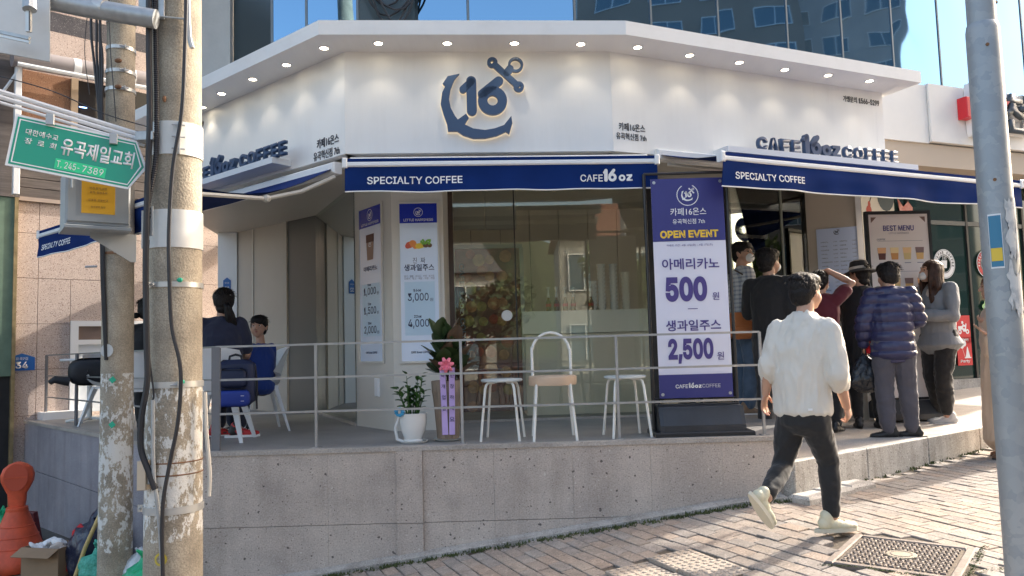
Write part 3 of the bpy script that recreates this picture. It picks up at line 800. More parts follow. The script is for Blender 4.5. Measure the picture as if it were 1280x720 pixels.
pl_ = off_pt(P0M, 86, um[0], -1.75)
q = isect(pl_, 130, (0, 0), math.degrees(math.atan2(ray(292, 20).x, ray(292, 20).y)))
TL = wallframe(q, 130); tl = math.hypot(q[0] - pl_[0], q[1] - pl_[1])
MB().box(0.0, tl - 0.01, 3.2, TH, -0.03, 0.0).build('side_pane', m_tdark, tower, TWI @ TL)
MB().box(-0.85, -0.005, 2.5, TH, -0.3, 0.06).build('concrete_wall', m_conc, tower, TWI @ wallframe(q, 104))
MB().prism([(pl_[0], pl_[1] + .25), (pr[0], pr[1] + .25), off_pt(pr, 66, ur[-1], -.25), (7.5, 14), (-4, 13)], TH - .2, TH).build('roof', m_conc, tower, TWI)

# ================================================================= neighbouring shop on the right
shop = thing('neighbour_shop', 'shop next door with white fascia and dark green glass front', 'shop', T(6, 10, 0))
SI = T(-6, -10, 0)
P0S = (4.87, 9.58); WS = wallframe(P0S, 68)
m_cream = mat('cream_fascia', (0.80, 0.79, 0.77), 0.5, var=0.05, vscale=2)
m_green = mat('dark_green_glass', (0.012, 0.035, 0.028), 0.03, spec=0.8)
za, zb = 3.22, 3.99
MB().box(-0.9, 0.66, za, zb, -0.6, 0.0).build('fascia_panel', m_cream, shop, SI @ WS)
MB().box(0.675, 5.2, za + .02, zb + .02, -0.6, 0.03).build('fascia_panel', m_cream, shop, SI @ WS)
MB().box(-0.9, 5.2, 2.92, za - .002, -0.6, -0.03).build('soffit_band', mat('tan_band', (0.5, 0.42, 0.34), 0.6), shop, SI @ WS)
WS2 = wallframe(P0S, 68, 0, -0.75)
MB().box(-1.2, 5.2, -0.1, 0.10, -0.1, 0.12).build('plinth', m_kerb, shop, SI @ WS2)
ug = [-1.2, 0.2] + [onV(a, 400, P0S, 68, -0.75)[0] for a in (1143, 1215)] + [3.4, 5.2]
for a, b in zip(ug[:-1], ug[1:]):
    MB().box(a + 0.02, b - 0.02, 0.10, 2.30, -0.03, 0.0).build('glass_pane', m_green, shop, SI @ WS2)
    MB().box(a + 0.02, b - 0.02, 2.36, 2.92, -0.03, 0.0).build('transom_pane', m_green, shop, SI @ WS2)
    MB().box(b - 0.02, b + 0.02, 0.10, 2.92, -0.03, 0.03).build('mullion', m_black, shop, SI @ WS2)
MB().box(-1.2, 5.2, 2.30, 2.36, -0.03, 0.025).build('transom_bar', m_dgrey, shop, SI @ WS2)
MB().box(-1.2, 5.2, -0.1, 3.9, -0.5, -0.1).build('inner_wall', m_black, shop, SI @ WS2)

# ================================================================= pink granite building on the left
pinkb = thing('granite_building', 'pink granite building with brown siding and neighbouring shutter left of the cafe', 'building', T(-5, 10, 0))
PI_ = T(5, -10, 0)
AZW = 46; P0P = (-5.95, 9.6); WP = wallframe(P0P, AZW)
def pz(x_, y_): return onV(x_, y_, P0P, AZW)
zl = pz(45, 251)[1]
MB().box(-0.25, 3.6, -1.4, 6.5, -0.4, -0.012).build('wall', m_pinkd, pinkb, PI_ @ WP)
z_rows = [zl - 0.02]
zj = [pz(45, y)[1] for y in (292, 348, 405)]
dz = zj[0] - zj[1]
rows_ = [zl - 0.02] + zj + [zj[-1] - dz * k for k in (1, 2, 3, 4)]
uw0, uw1 = pz(88, 400)[0], pz(180, 400)[0] 
zw1, zw0 = pz(88, 401)[1], 0.05
cols = [-0.25, 0.0, 0.80, 1.6, 2.4, 3.2, 3.6]
for k in range(len(rows_) - 1):
    for a, b in zip(cols[:-1], cols[1:]):
        z1_, z0_ = rows_[k], rows_[k + 1]; W0, W1 = uw0 - .004, 2.9
        cells = [(a, b, z0_, z1_)]
        if z0_ < zw1 and z1_ > zw0 and a < W1 and b > W0:
            cells = []
            if a < W0 - .03: cells.append((a, W0, z0_, z1_))
            if b > W1 + .03: cells.append((W1, b, z0_, z1_))
            if z1_ > zw1 + .02: cells.append((max(a, W0), min(b, W1), zw1, z1_))
            if z0_ < zw0 - .02: cells.append((max(a, W0), min(b, W1), z0_, zw0))
        for q in cells: link('tile', MB().bbox(q[0] + .003, q[1] - .003, q[2] + .003, q[3] - .003, -0.012, 0.0, 0.002).mesh('tile', m_pink), pinkb, PI_ @ WP)
# window with white frame
wf = MB()
wu1 = 2.9
for a, b, c_, d_ in ((uw0, wu1, zw1 - .07, zw1), (uw0, uw0 + .09, zw0, zw1 - .07), (uw0 + .09, wu1, 0.92 + .0, 0.98), (wu1 - .05, wu1, zw0, zw1 - .07)):
    wf.box(a, b, c_, d_, -0.05, 0.03)
win = wf.build('window', m_whitew, pinkb, PI_ @ WP)
MB().box(uw0 + .09, wu1 - .05, 0.98, zw1 - .07, -0.05, -0.02).build('pane', mat('frosted_pane', (0.50, 0.54, 0.47), 0.7), win)
MB().box(uw0 + .09, wu1 - .05, zw0, 0.92, -0.05, -0.01).build('lower_panel', mat('pale_panel', (0.60, 0.65, 0.70), 0.45), win)
MB().box(uw0 - .35, uw0 + 0.2, 0.0, 0.09, 0.0, 0.25).build('white_kerb', m_whitew, pinkb, PI_ @ WP)
# ledge, wood siding planks, upper bands
MB().box(-0.30, 3.6, zl - .02, zl + .03, -0.012, 0.05).build('ledge', mat('ledge_tan', (0.36, 0.29, 0.25), 0.6), pinkb, PI_ @ WP)
zs1 = pz(45, 165)[1]
m_wood = mat('weathered_siding', (0.10, 0.085, 0.08), 0.7, var=0.45, vscale=6, bump=0.3, bscale=25)
n_, l_, b_ = N(m_wood)
for nd in n_:
    if nd.type == 'TEX_NOISE':
        mp = n_.new('ShaderNodeMapping'); mp.inputs['Scale'].default_value = (0.25, 3, 1)
        tcn = [q_ for q_ in n_ if q_.type == 'TEX_COORD'][0]
        l_.new(tcn.outputs['Object'], mp.inputs[0]); l_.new(mp.outputs[0], nd.inputs['Vector'])
k = 7
for i in range(k):
    a = zl + .03 + (zs1 - zl - .03) * i / k; b = zl + .03 + (zs1 - zl - .03) * (i + 1) / k
    link('plank', MB().bbox(-0.30, 3.6, a + .002, b - .002, -0.012, 0.02, 0.006).mesh('plank', m_wood), pinkb, PI_ @ WP)
za_ = pz(60, 93)[1]
orr = pz(27, 120)[0], pz(88, 120)[0]
MB().bbox(orr[0], orr[1], zs1, za_, -0.012, 0.01, 0.004).build('granite_panel', m_orgr, pinkb, PI_ @ WP)
MB().box(orr[1], orr[1] + 0.08, zs1, za_, -0.012, 0.05).build('door_jamb', mat('tan_jamb', (0.52, 0.40, 0.28), 0.5), pinkb, PI_ @ WP)
MB().box(orr[1] + .08, 3.3, zs1, za_, -0.012, 0.004).build('dark_window', mat('dark_window', (0.02, 0.018, 0.018), 0.06), pinkb, PI_ @ WP)
zz_ = [pz(62, y)[1] for y in (70, 38, 14)]
rr_ = [(za_, zz_[1], m_pink), (zz_[1], zz_[2], m_darkgr), (zz_[2], 5.9, m_pink)]
for z0_, z1_, mm_ in rr_:
    for a, b in zip([-0.25, 0.9, 2.1], [0.9, 2.1, 3.6]):
        link('tile', MB().bbox(a + .0005, b - .0005, z0_ + .002, z1_ - .002, -0.012, 0.0, 0.002).mesh('tile', mm_), pinkb, PI_ @ WP)
# green panel and dark doorway at the extreme left
WPL = wallframe(off_pt(P0P, AZW, -0.27, 0.12), AZW)
MB().box(-2.6, 0.0, 0.55, zl + .0, -0.2, -0.02).build('green_panel', mat('green_paint', (0.14, 0.21, 0.15), 0.5, var=0.15), pinkb, PI_ @ WPL)
MB().box(-2.6, 0.0, -1.4, 0.55, -0.2, -0.06).build('doorway', m_black, pinkb, PI_ @ WPL)
MB().box(-2.6, 0.03, zl, 6.5, -0.2, 0.0).build('side_siding', m_wood, pinkb, PI_ @ WPL)
MB().box(-0.02, 0.02, -1.4, zl, -0.1, 0.0).build('brass_trim', mat('aged_brass', (0.30, 0.23, 0.12), 0.5, metal=0.4, var=0.4), pinkb, PI_ @ WPL)
# blue house number plate
m_blue = mat('plate_blue', (0.02, 0.13, 0.42), 0.4)
u_, z_ = pz(27, 453)
def house_plate(parent, M, big, small):
    o = MB().prism([(-.14, -.10), (.14, -.10), (.14, .06), (0, .11), (-.14, .06)], 0, .008).build('plate', m_blue, parent, M)
    letters(o, big, m_prnt, 0, -.035, .009, h=.085, bold=.02)
    letters(o, small, m_prnt, 0, .045, .009, w=.13)
    return o
hp = thing('number_plate', 'blue house number plate reading 34 on the pink granite wall', 'number plate', wallframe(off_pt(P0P, AZW, u_, 0), AZW, z_, 0.003))
house_plate(hp, Matrix(), '34', '유곡7길')
# ================================================================= across the street (seen mirrored in the glass)
def leaf_crown(mb, c, r, n, s, squash=0.8, seed=0):
    rnd = random.Random(seed); lobes = [(Vector((rnd.gauss(0, .45), rnd.gauss(0, .45), rnd.gauss(0, .3))) * r, r * rnd.uniform(.35, .6)) for _ in range(9)]
    for i in range(n):
        lc, lr = lobes[i % 9]; d = Vector((rnd.gauss(0, 1), rnd.gauss(0, 1), rnd.gauss(0, 1))).normalized() * lr * (rnd.random() ** 0.4)
        p = Vector(c) + lc + Vector((d.x, d.y, d.z * squash)); a = Vector((rnd.gauss(0, 1), rnd.gauss(0, 1), rnd.gauss(0, 1))).normalized(); b = a.orthogonal().normalized()
        q = a.cross(b); k = s * rnd.uniform(.6, 1.3)
        mb.add([p - b * k, p + q * k * .5, p + b * k, p - q * k * .5], [(0, 1, 2, 3)])
LEAF = [mat('leaf_%d' % i, c, 0.7, var=0.3, vscale=1.5) for i, c in enumerate([(0.08, 0.12, 0.03), (0.12, 0.16, 0.04), (0.055, 0.09, 0.03)])]
m_bark = mat('bark', (0.09, 0.065, 0.05), 0.9, var=0.3, bump=0.4)
trees = [(-14, -15, 4.6, 0, 'broad green tree opposite the cafe beside the grey roofed house'), (-6, -17, 5.2, 1, 'light green tree opposite the cafe doorway'), (1.5, -15.5, 4.2, 2, 'dark green tree opposite the terrace middle'),
         (8, -16, 5.4, 0, 'tall green tree opposite the banner stand'), (15, -14, 6.6, 2, 'dark leafy tree across from the neighbouring shop'), (21, -10, 7.5, 0, 'large tree across the street mirrored in the neighbouring shop window'), (27, -5, 7.0, 1, 'bright green tree furthest along the street')]
for x, y, h, k, lab in trees:
    t = thing('street_tree', lab, 'tree', T(x, y, -1.0), 'trees across the street')
    tr = MB().tube([(0, 0, 0), (.1, 0, h * .3), (0, .1, h * .6), (0.1, 0, h * .85)], [.2, .15, .1, .04], 8)
    for a in range(5): tr.tube([(0, 0, h * (.35 + .07 * a)), (math.cos(a * 2.2) * h * .2, math.sin(a * 2.2) * h * .2, h * (.6 + .05 * a))], [.07, .02], 6)
    tr.build('trunk', m_bark, t)
    cr_ = MB(); leaf_crown(cr_, (0, 0, h * .72), h * .42, 2600, 0.16, seed=int(x * 7 + 50)); cr_.build('crown', LEAF[k], t)
def facade_building(name, label, M, w_, d, h, mw, floors, cols_, mglass, wfrac=(0.6, 0.5), cat='building', roof=None):
    b = thing(name, label, cat, M)
    MB().box(-w_ / 2, w_ / 2, 0, h, -d, 0).build('wall', mw, b)
    fh, cw = h / floors, w_ / cols_
    wm = MB().box(-cw * wfrac[0] / 2, cw * wfrac[0] / 2, -fh * wfrac[1] / 2, fh * wfrac[1] / 2, 0, 0.04).mesh('window', mglass)
    fmb = MB()
    a, c_ = cw * wfrac[0] / 2, fh * wfrac[1] / 2
    for q in ((-a - .06, a + .06, c_, c_ + .06), (-a - .06, a + .06, -c_ - .06, -c_), (-a - .06, -a, -c_, c_), (a, a + .06, -c_, c_), (-.03, .03, -c_, c_)): fmb.box(*q, 0.0, 0.09)
    fm_ = fmb.mesh('frame', m_whitew); cnt = 0
    for i in range(floors):
        for j in range(cols_):
            if cnt >= 140: break
            o = link('window', wm, b, T(-w_ / 2 + cw * (j + .5), fh * (i + .5), 0)); link('frame', fm_, o); cnt += 1
    if roof:
        MB().prism([(-w_ / 2 - .4, h), (w_ / 2 + .4, h), (w_ / 2 - .8, h + 1.7), (-w_ / 2 + .8, h + 1.7)], -d - .3, .4).build('roof', roof, b)
    return b
m_apt = mat('apartment_wall', (0.30, 0.24, 0.20), 0.85, var=0.1, vscale=.3); m_apt2 = mat('apartment_wall_pale', (0.38, 0.39, 0.40), 0.85, var=0.1, vscale=.3)
m_awin = mat('apartment_window', (0.10, 0.16, 0.20), 0.05, spec=0.8)
def face_frame(x, y, z, a):   # wall whose outward normal points along azimuth a
    n = azv(a); xr = Vector((0, 0, 1)).cross(n) * 1.0
    return frame((x, y, z), xr)
facade_building('apartment_block', 'tall brown and grey apartment block across the street mirrored in the glass tower', face_frame(46, -24, -1, -62), 34, 14, 52, m_apt, 16, 8, m_awin)
facade_building('apartment_block', 'slim pale apartment block behind the brown one across the street', face_frame(75, -17, -1, -72), 20, 12, 62, m_apt2, 18, 5, m_awin)
facade_building('house', 'low pale house with grey roof opposite the cafe', face_frame(-3, -24, -1, 0), 12, 7, 5.6, mat('house_wall', (0.38, 0.37, 0.34), 0.8), 2, 4, m_awin, roof=mat('house_roof', (0.16, 0.17, 0.18), 0.8))
facade_building('house', 'brick house further left opposite the cafe', face_frame(-17, -26, -1, 10), 11, 7, 6.2, mat('brick_house_wall', (0.30, 0.18, 0.13), 0.9, var=.2), 2, 4, m_awin, roof=MATS['house_roof'])
facade_building('house', 'cream two storey villa opposite the banner stand', face_frame(13, -24, -1, -8), 13, 7, 7.5, MATS['house_wall'], 2, 5, m_awin, roof=mat('tile_roof', (0.25, 0.11, 0.08), 0.8))
hl = MB(); xs_ = [-160 + i * 16 for i in range(21)]
for i, x in enumerate(xs_):
    hh = 9 + 6 * math.sin(i * .7) + 3 * math.sin(i * 1.9)
    hl.v += [(x, -75, -2), (x, -100, hh), (x, -140, hh + 8)]
for i in range(20):
    for j in range(2): a = i * 3 + j; hl.f.append((a, a + 1, a + 4, a + 3))
hl.build('hills', mat('wooded_hill', (0.035, 0.05, 0.025), 0.95, var=0.5, vscale=.12), kind='structure')
# ================================================================= awnings
def lerp_(a, b, t): return a + (b - a) * t
def awning(W, u0, u1, o0, o1, z0, z1, vh, label, words, arms=True, sag=0.0, seed=1, fold=.75):
    """retractable awning: housing at the wall (offset o0, height z0), front bar at offset o1, height z1"""
    t = thing('awning', label, 'awning', W @ T(u0, z1, o1), 'navy shop awnings'); I = T(-u0, -z1, -o1)
    rnd = random.Random(seed); nx, ny = 24, 8; mb = MB()
    for k in (0, 1):
        o = len(mb.v)
        for j in range(ny + 1):
            for i in range(nx + 1):
                s = j / ny; x = u0 + 0.03 + (u1 - u0 - 0.06) * i / nx
                dz = -sag * math.sin(math.pi * s) + 0.006 * math.sin(i * 1.1 + seed) * s
                mb.v.append((x, z0 + (z1 - z0) * s + dz - 0.004 * k, o0 + (o1 - o0) * s))
        for j in range(ny):
            for i in range(nx):
                a = o + j * (nx + 1) + i; mb.f.append((a, a + 1, a + nx + 2, a + nx + 1))
    mb.build('canopy_cloth', m_navy, t, I, smooth=True)
    MB().bbox(u0, u1, z0 - 0.055, z0 + 0.045, o0 - 0.06, o0 + 0.03, 0.015).build('cassette', m_whitew, t, I)
    MB().bbox(u0, u1, z1 - 0.045, z1 - 0.004, o1 - 0.04, o1 + 0.012, 0.01).build('front_bar', m_whitew, t, I)
    MB().box(u0 + 0.02, u1 - 0.02, z1 - 0.004, z1 + 0.022, o1 - 0.03, o1 + 0.004).build('cloth_roll', m_navy, t, I)
    for u in (u0, u1):
        s = -1 if u == u0 else 1
        MB().bbox(u - 0.02, u + 0.02, z1 - 0.055, z1 + 0.028, o1 - 0.045, o1 + 0.02, 0.008).build('end_cap', m_whitew, t, I)
    # valance with ripples
    mb = MB(); nx, ny = 60, 6
    zt, zb = z1 - 0.045, z1 - 0.045 - vh
    def rip(x, s): return 0.014 * s * math.sin(x * 5.0 + seed) + 0.008 * s * math.sin(x * 13 + seed * 2) + 0.022 * noise.noise(Vector((x * 1.2, s * 1.5, seed)))
    def hemz(x): return 0.010 * noise.noise(Vector((x * 2.2, seed, 4)))
    for k in (0, 1):
        o = len(mb.v)
        for j in range(ny + 1):
            for i in range(nx + 1):
                s = j / ny; x = u0 + (u1 - u0) * i / nx
                mb.v.append((x, zt + (zb - zt) * s + hemz(x) * s, o1 + rip(x, s) - 0.004 * k))
        for j in range(ny):
            for i in range(nx):
                a = o + j * (nx + 1) + i; mb.f.append((a, a + 1, a + nx + 2, a + nx + 1))
    v = mb.build('valance', m_navy, t, I, smooth=True)
    mb = MB(); pts = [(u0 + (u1 - u0) * i / nx, zb + hemz(u0 + (u1 - u0) * i / nx), o1 + rip(u0 + (u1 - u0) * i / nx, 1) - 0.002) for i in range(nx + 1)]
    mb.tube(pts, 0.006, 5); mb.build('hem', m_prnt, t, I)
    for s, xx, hh, bd, al in words:
        if s in ('1', '6', 'o', 'z'):
            me = round_glyph(s, hh, 0.001)[0].mesh('lettering', m_prnt)
            for vt in me.vertices: vt.co.y -= 0.031
        else:
            me = text_mesh(s, m_prnt, None, hh, 0.0, bd, al)
        for vt in me.vertices:
            X = xx + vt.co.x; Z = (zt + zb) / 2 - 0.01 + vt.co.y; s_ = (zt - Z) / vh
            vt.co = Vector((X, Z, o1 + rip(X, max(0, min(1, s_))) + 0.004))
        link('lettering', me, v)
    if arms:
        for u, sgn in ((u0 + 0.10, 1), (u1 - (0.10 if fold > .5 else .0), -1)):
            a = Vector((u, z0 - 0.09, o0 + 0.02)); b = Vector((u + sgn * fold * min(1, (u1 - u0) / 3), (z0 + z1) / 2 - 0.08 - sag * .75, (o0 + o1) / 2)); c = Vector((u + sgn * (.15 if fold > .5 else .03), z1 - 0.05, o1 - 0.04))
            m_ = MB(); m_.tube([a, lerp_(a, b, .5) + Vector((0, -sag * .25, 0)), b], 0.018, 6); arm = m_.build('arm', MATS['arm_cream'], t, I)
            m_ = MB(); m_.tube([b, c], 0.018, 6); m_.ball(b, 0.035, 8); m_.build('forearm', MATS['arm_cream'], t, I)
    return t
mat('arm_cream', (0.55, 0.52, 0.46), 0.4)
awning(WM, 0.045, 2.585, 0.03, 0.35, 2.31, 2.245, 0.205, 'short navy awning with white hem over the cafe door, reading SPECIALTY COFFEE',
       [('SPECIALTY COFFEE', 0.22, 0.062, 0.012, 'L'), ('CAFE', 1.945, 0.058, 0.012, 'L'), ('1', 2.135, 0.105, 0, 'L'), ('6', 2.175, 0.105, 0, 'L'), ('o', 2.262, 0.055, 0, 'L'), ('z', 2.322, 0.055, 0, 'L')], seed=1)
awning(WR, 0.43, 4.05, 0.02, 0.90, 2.40, 2.18, 0.20, 'long navy awning extended over the people queuing at the right of the cafe',
       [('SPECIALTY COFFEE', 0.55, 0.058, 0.012, 'L'), ('CAFE', 3.45, 0.058, 0.012, 'L'), ('1', 3.64, 0.105, 0, 'L'), ('6', 3.68, 0.105, 0, 'L'), ('o', 3.767, 0.06, 0, 'L'), ('z', 3.832, 0.06, 0, 'L')], sag=0.03, seed=3)
awning(WL, LW - 3.08, LW - 0.10, 0.02, 1.30, 2.30, 1.955, 0.19, 'navy awning stretched out over the left side seats, partly behind the poles',
       [('SPECIALTY COFFEE', LW - 2.99, 0.055, 0.012, 'L'), ('CAFE', LW - 0.75, 0.058, 0.012, 'L'), ('1', LW - 0.56, 0.10, 0, 'L'), ('6', LW - 0.52, 0.10, 0, 'L'), ('o', LW - 0.435, 0.055, 0, 'L'), ('z', LW - 0.375, 0.055, 0, 'L')], sag=0.13, seed=5, fold=.05)

# ================================================================= signs on the white wall
m_warmedge = mat('halo_edge', (0.9, 0.75, 0.5), 0.5, emit=(1.0, 0.85, 0.65), estr=0.12)
lg = thing('anchor_sign', 'large navy anchor and 16 emblem glowing at its edges on the white wall', 'sign', WM @ T(0.815, 2.505, 0.03))
anchor_logo(0.70, 0.035).build('emblem', m_ink, lg)
bk = anchor_logo(0.70, 0.02); bk.build('backlight', m_warmedge, lg, T(-0.007, -0.007, -0.022) @ Matrix.Diagonal((1.02, 1.02, 1, 1)))
def wall_text(label, W, lines, m, name='wall_lettering', cat='lettering'):
    t = thing(name, label, cat, W)
    for s, x, y, h, w_, bd, e in lines: letters(t, s, m, x, y, 0.001, w=w_, h=h, ext=e, bold=bd)
    return t
wall_text('two lines of small dark Korean lettering right of the anchor emblem', WM @ T(2.40 - 0.02, 2.60, 0), [('카페16온스', 0.0, 0.035, .062, .20, .012, .004), ('유곡혁신점 7th', -0.005, -0.05, .058, .245, .008, .004)], m_inkd) if False else None
wall_text('two lines of small dark Korean lettering right of the anchor emblem', WR @ T(0.16, 2.585, 0), [('카페16온스', 0.04, 0.04, .07, .27, .012, .004), ('유곡혁신점 7th', 0.03, -0.045, .062, .31, .008, .004)], m_inkd)
wall_text('two lines of small dark Korean lettering left of the emblem, on the left wing', WL @ T(LW - 0.24, 2.50, 0), [('카페16온스', 0.0, 0.055, .085, .31, .012, .004), ('유곡혁신점 7th', -0.02, -0.05, .08, .37, .008, .004)], m_inkd)
wall_text('small dark phone number lettering high at the right end of the white wall', WR @ T(3.02, 3.165, 0), [('가맹문의', -.165, 0, .062, .19, .012, .004), ('1566-5299', .105, 0, .058, .29, .02, .004)], m_inkd)
wall_text('small dark phone number lettering high on the left wing beside the large pole', WL @ T(LW - 2.62, 3.165, 0), [('가맹문의', -.165, 0, .062, .19, .012, .004), ('1566-5299', .105, 0, .058, .29, .02, .004)], m_inkd)
def name_letters(label, W):
    t = thing('name_sign', label, 'sign', W, 'cafe name letters')
    xx = 0.0
    for ch in 'CAFE': link('letter', text_mesh(ch, m_ink, .115, .13, .035, .03, 'L'), t, T(xx, .065, 0)); xx += .135
    xx += .01
    for ch, h in (('1', .20), ('6', .20), ('o', .115), ('z', .115)):
        mb, wd = round_glyph(ch, h, .045); mb.build('letter', m_ink, t, T(xx, 0, 0)); xx += wd + .008
    xx += .04
    for ch in 'COFFEE': link('letter', text_mesh(ch, m_ink, .10 if ch in 'FE' else .125, .13, .035, .03, 'L'), t, T(xx, .065, 0)); xx += .122 if ch in 'FE' else .145
    return t
name_letters('navy raised letters CAFE 16oz COFFEE standing on the right wing shelf', WR @ T(1.47, 2.487, 0.13))
name_letters('navy raised letters ending in oz COFFEE standing on the left wing shelf', WL @ T(LW - 2.48, 2.487, 0.13))

# ================================================================= posters on the pillar
m_paper = mat('poster_paper', (0.66, 0.76, 0.92), 0.22, coat=0.5)
m_paperb = mat('poster_blue_box', (0.50, 0.66, 0.80), 0.3)
m_pblue = mat('poster_blue_head', (0.015, 0.035, 0.40), 0.25)
m_pframe = mat('poster_frame', (0.62, 0.60, 0.55), 0.4)
m_txt = mat('print_dark', (0.05, 0.06, 0.13), 0.6)
m_txtg = mat('print_grey', (0.2, 0.22, 0.3), 0.6)
FRUIT = [mat('fruit_' + n_, c, 0.5) for n_, c in (('orange', (0.85, 0.28, 0.06)), ('grapefruit', (0.75, 0.12, 0.06)), ('lemon', (0.85, 0.60, 0.05)), ('kiwi', (0.16, 0.08, 0.04)), ('green_grape', (0.2, 0.45, 0.05)))]
def disc(mb, x, y, z, rx, ry, n=16): mb.add([(x + rx * math.cos(2 * math.pi * i / n), y + ry * math.sin(2 * math.pi * i / n), z) for i in range(n)], [tuple(range(n))])
def poster(W, w_, h, label, kind):
    t = thing('poster', label, 'poster', W)
    fr = MB()
    for a, b, c_, d in ((-w_ / 2 - .018, w_ / 2 + .018, h, h + .02), (-w_ / 2 - .018, w_ / 2 + .018, -.02, 0), (-w_ / 2 - .018, -w_ / 2, 0, h), (w_ / 2, w_ / 2 + .018, 0, h)): fr.box(a, b, c_, d, 0, .014)
    fr.build('frame', m_pframe, t)
    MB().box(-w_ / 2, w_ / 2, 0, h, 0, .006).build('sheet', m_paper, t)
    MB().box(-w_ / 2, w_ / 2, h * .875, h, .006, .0075).build('header', m_pblue, t)
    k = w_ / 0.345
    em = anchor_logo(.05 * k, .0005); em.build('emblem', m_prnt, t, T(-.025 * k, h * .925, .008))
    rg = MB(); n = 28; rg.add([(r_ * math.cos(2 * math.pi * i / n), r_ * math.sin(2 * math.pi * i / n), 0) for r_ in (.038 * k, .042 * k) for i in range(n)], [(i, (i + 1) % n, n + (i + 1) % n, n + i) for i in range(n)])
    rg.build('emblem_ring', m_prnt, t, T(0, h * .925 + .027 * k, .0085))
    letters(t, 'LITTLE HAPPINESS', m_prnt, 0, h * .895, .008, w=w_ * .78, h=.024, bold=.012, ext=.0005)
    MB().box(-w_ * .40, w_ * .40, h * .16, h * .50, .006, .0072).build('price_box', m_paperb, t)
    z = .008
    if kind == 'juice':
        for i, (x, y, rx, ry, m) in enumerate([(-.085, .0, .034, .03, 1), (-.055, .012, .034, .032, 0), (-.03, -.012, .028, .026, 0), (-.1, -.01, .025, .024, 1), (.0, -.012, .032, .026, 2), (.025, -.006, .03, .026, 2), (.065, -.004, .028, .024, 3), (.1, -.008, .022, .02, 3)]):
            d = MB(); disc(d, x * k, h * .735 + y, z + .0004 * i, rx * k, ry * k); d.build('fruit_print', FRUIT[m], t)
        d = MB()
        rr = random.Random(4)
        for i in range(26): disc(d, rr.uniform(.02, .11) * k, h * .735 + rr.uniform(.005, .045), z + .0035 + i * .0001, .010, .010, 8)
        d.build('grape_print', FRUIT[4], t)
        letters(t, '진  짜', m_txt, 0, h * .635, z, w=w_ * .33, h=.055, ext=.0005)
        letters(t, '생과일주스', m_txt, 0, h * .59, z, w=w_ * .8, h=.062, bold=.02, ext=.0005)
        letters(t, '딸기 · 멜론 · 바나나 · 키위 · 토마토', m_txtg, 0, h * .535, z, w=w_ * .8, h=.020, ext=.0005)
        letters(t, '오렌지 · 망고 · 레몬 · 자몽 · 케일', m_txtg, 0, h * .520, z, w=w_ * .8, h=.020, ext=.0005)
        pr = [('16oz', '3,000', .41), ('22oz', '4,000', .245)]
    else:
        cup = MB().prism([(-.045, -.24), (.045, -.24), (.062, .02), (-.062, .02)], z, z + .0008, T(0, h * .81, 0) @ Matrix.Diagonal((k, .95, 1, 1))); cup.build('cup_print', mat('coffee_print', (0.36, 0.22, 0.16), .5), t)
        MB().prism([(-.060, -.06), (.060, -.06), (.062, .02), (-.062, .02)], z + .001, z + .0015, T(0, h * .81, 0) @ Matrix.Diagonal((k, .95, 1, 1))).build('cup_top_print', mat('coffee_dark_print', (0.10, 0.03, 0.02), .5), t)
        anchor_logo(.05 * k, .0003).build('cup_emblem', m_prnt, t, T(-.025 * k, h * .74, z + .001))
        letters(t, '아메리카노', m_txt, 0, h * .60, z, w=w_ * .62, h=.05, bold=.015, ext=.0005)
        pr = [('16oz', '1,000', .46), ('22oz', '1,500', .335), ('32oz', '2,000', .21)]
    for a, b, f_ in pr:
        letters(t, a, m_txt, -w_ * .06, h * (f_ + .035), z, h=.024, bold=.02, ext=.0005)
        letters(t, b, m_txt, -w_ * .04, h * (f_ - .012), z, w=w_ * .55, h=.085, bold=.008, ext=.0005)
        letters(t, '원', m_txt, w_ * .31, h * (f_ - .025), z, w=w_ * .09, h=.03, ext=.0005)
    letters(t, 'CAFE 16oz COFFEE', m_txt, 0, h * .055, z, w=w_ * .5, h=.02, bold=.02, ext=.0005)
    return t
PFL, PFR = wallframe(pa, 143.3), wallframe(pb, 88)
poster(PFR @ T(0.245, 0.625, 0.004), 0.345, 1.445, 'fruit juice price poster with a pile of fruit, on the front face of the pillar', 'juice')
poster(PFL @ T(0.36, 0.63, 0.004), 0.47, 1.48, 'iced coffee price poster with a tall brown cup, on the left face of the pillar', 'coffee')

# ================================================================= event banner on its stand
BN = frame((1.145, 6.15, 0), (1, 0.0, 0))
st = thing('banner_stand', 'tall black banner stand with water-filled foot at the terrace edge', 'banner stand', BN)
for u in (-0.045, 0.625):
    MB().tube([(u, .03, -.03), (u, 2.10, -.03)], 0.014, 8).build('pole', m_black, st, smooth=True)
MB().tube([(-.045, 2.10, -.03), (.625, 2.10, -.03)], 0.012, 8).build('top_rail', m_black, st)
MB().tube([(-.045, .28, -.03), (.625, .28, -.03)], 0.008, 8).build('lower_rail', m_black, st)
bs = MB(); poly = [(-.20, 0), (.19, 0), (.19, .06), (.13, .21), (-.10, .245), (-.2, .2)]
Mb_ = Matrix(((0, 0, 1, 0), (0, 1, 0, 0), (-1, 0, 0, 0), (0, 0, 0, 1)))
sec = [(-.17, 0.03), (.17, 0.03), (.17, .085), (.11, .225), (-.10, .235), (-.17, .2)]
mbx = MB(); n = len(sec); vs = []
for x, sc_ in ((-.03, .96), (0.0, 1.0), (.60, 1.0), (.63, .96)):
    vs += [(x, .12 + (y - .12) * sc_, z * sc_) for z, y in sec]
fsx = [tuple(range(n)), tuple(range(3 * n, 4 * n))]
for k in range(3): fsx += [(k * n + i, k * n + (i + 1) % n, (k + 1) * n + (i + 1) % n, (k + 1) * n + i) for i in range(n)]
mbx.add(vs, fsx); mbx.build('water_tank', m_blackp, st)
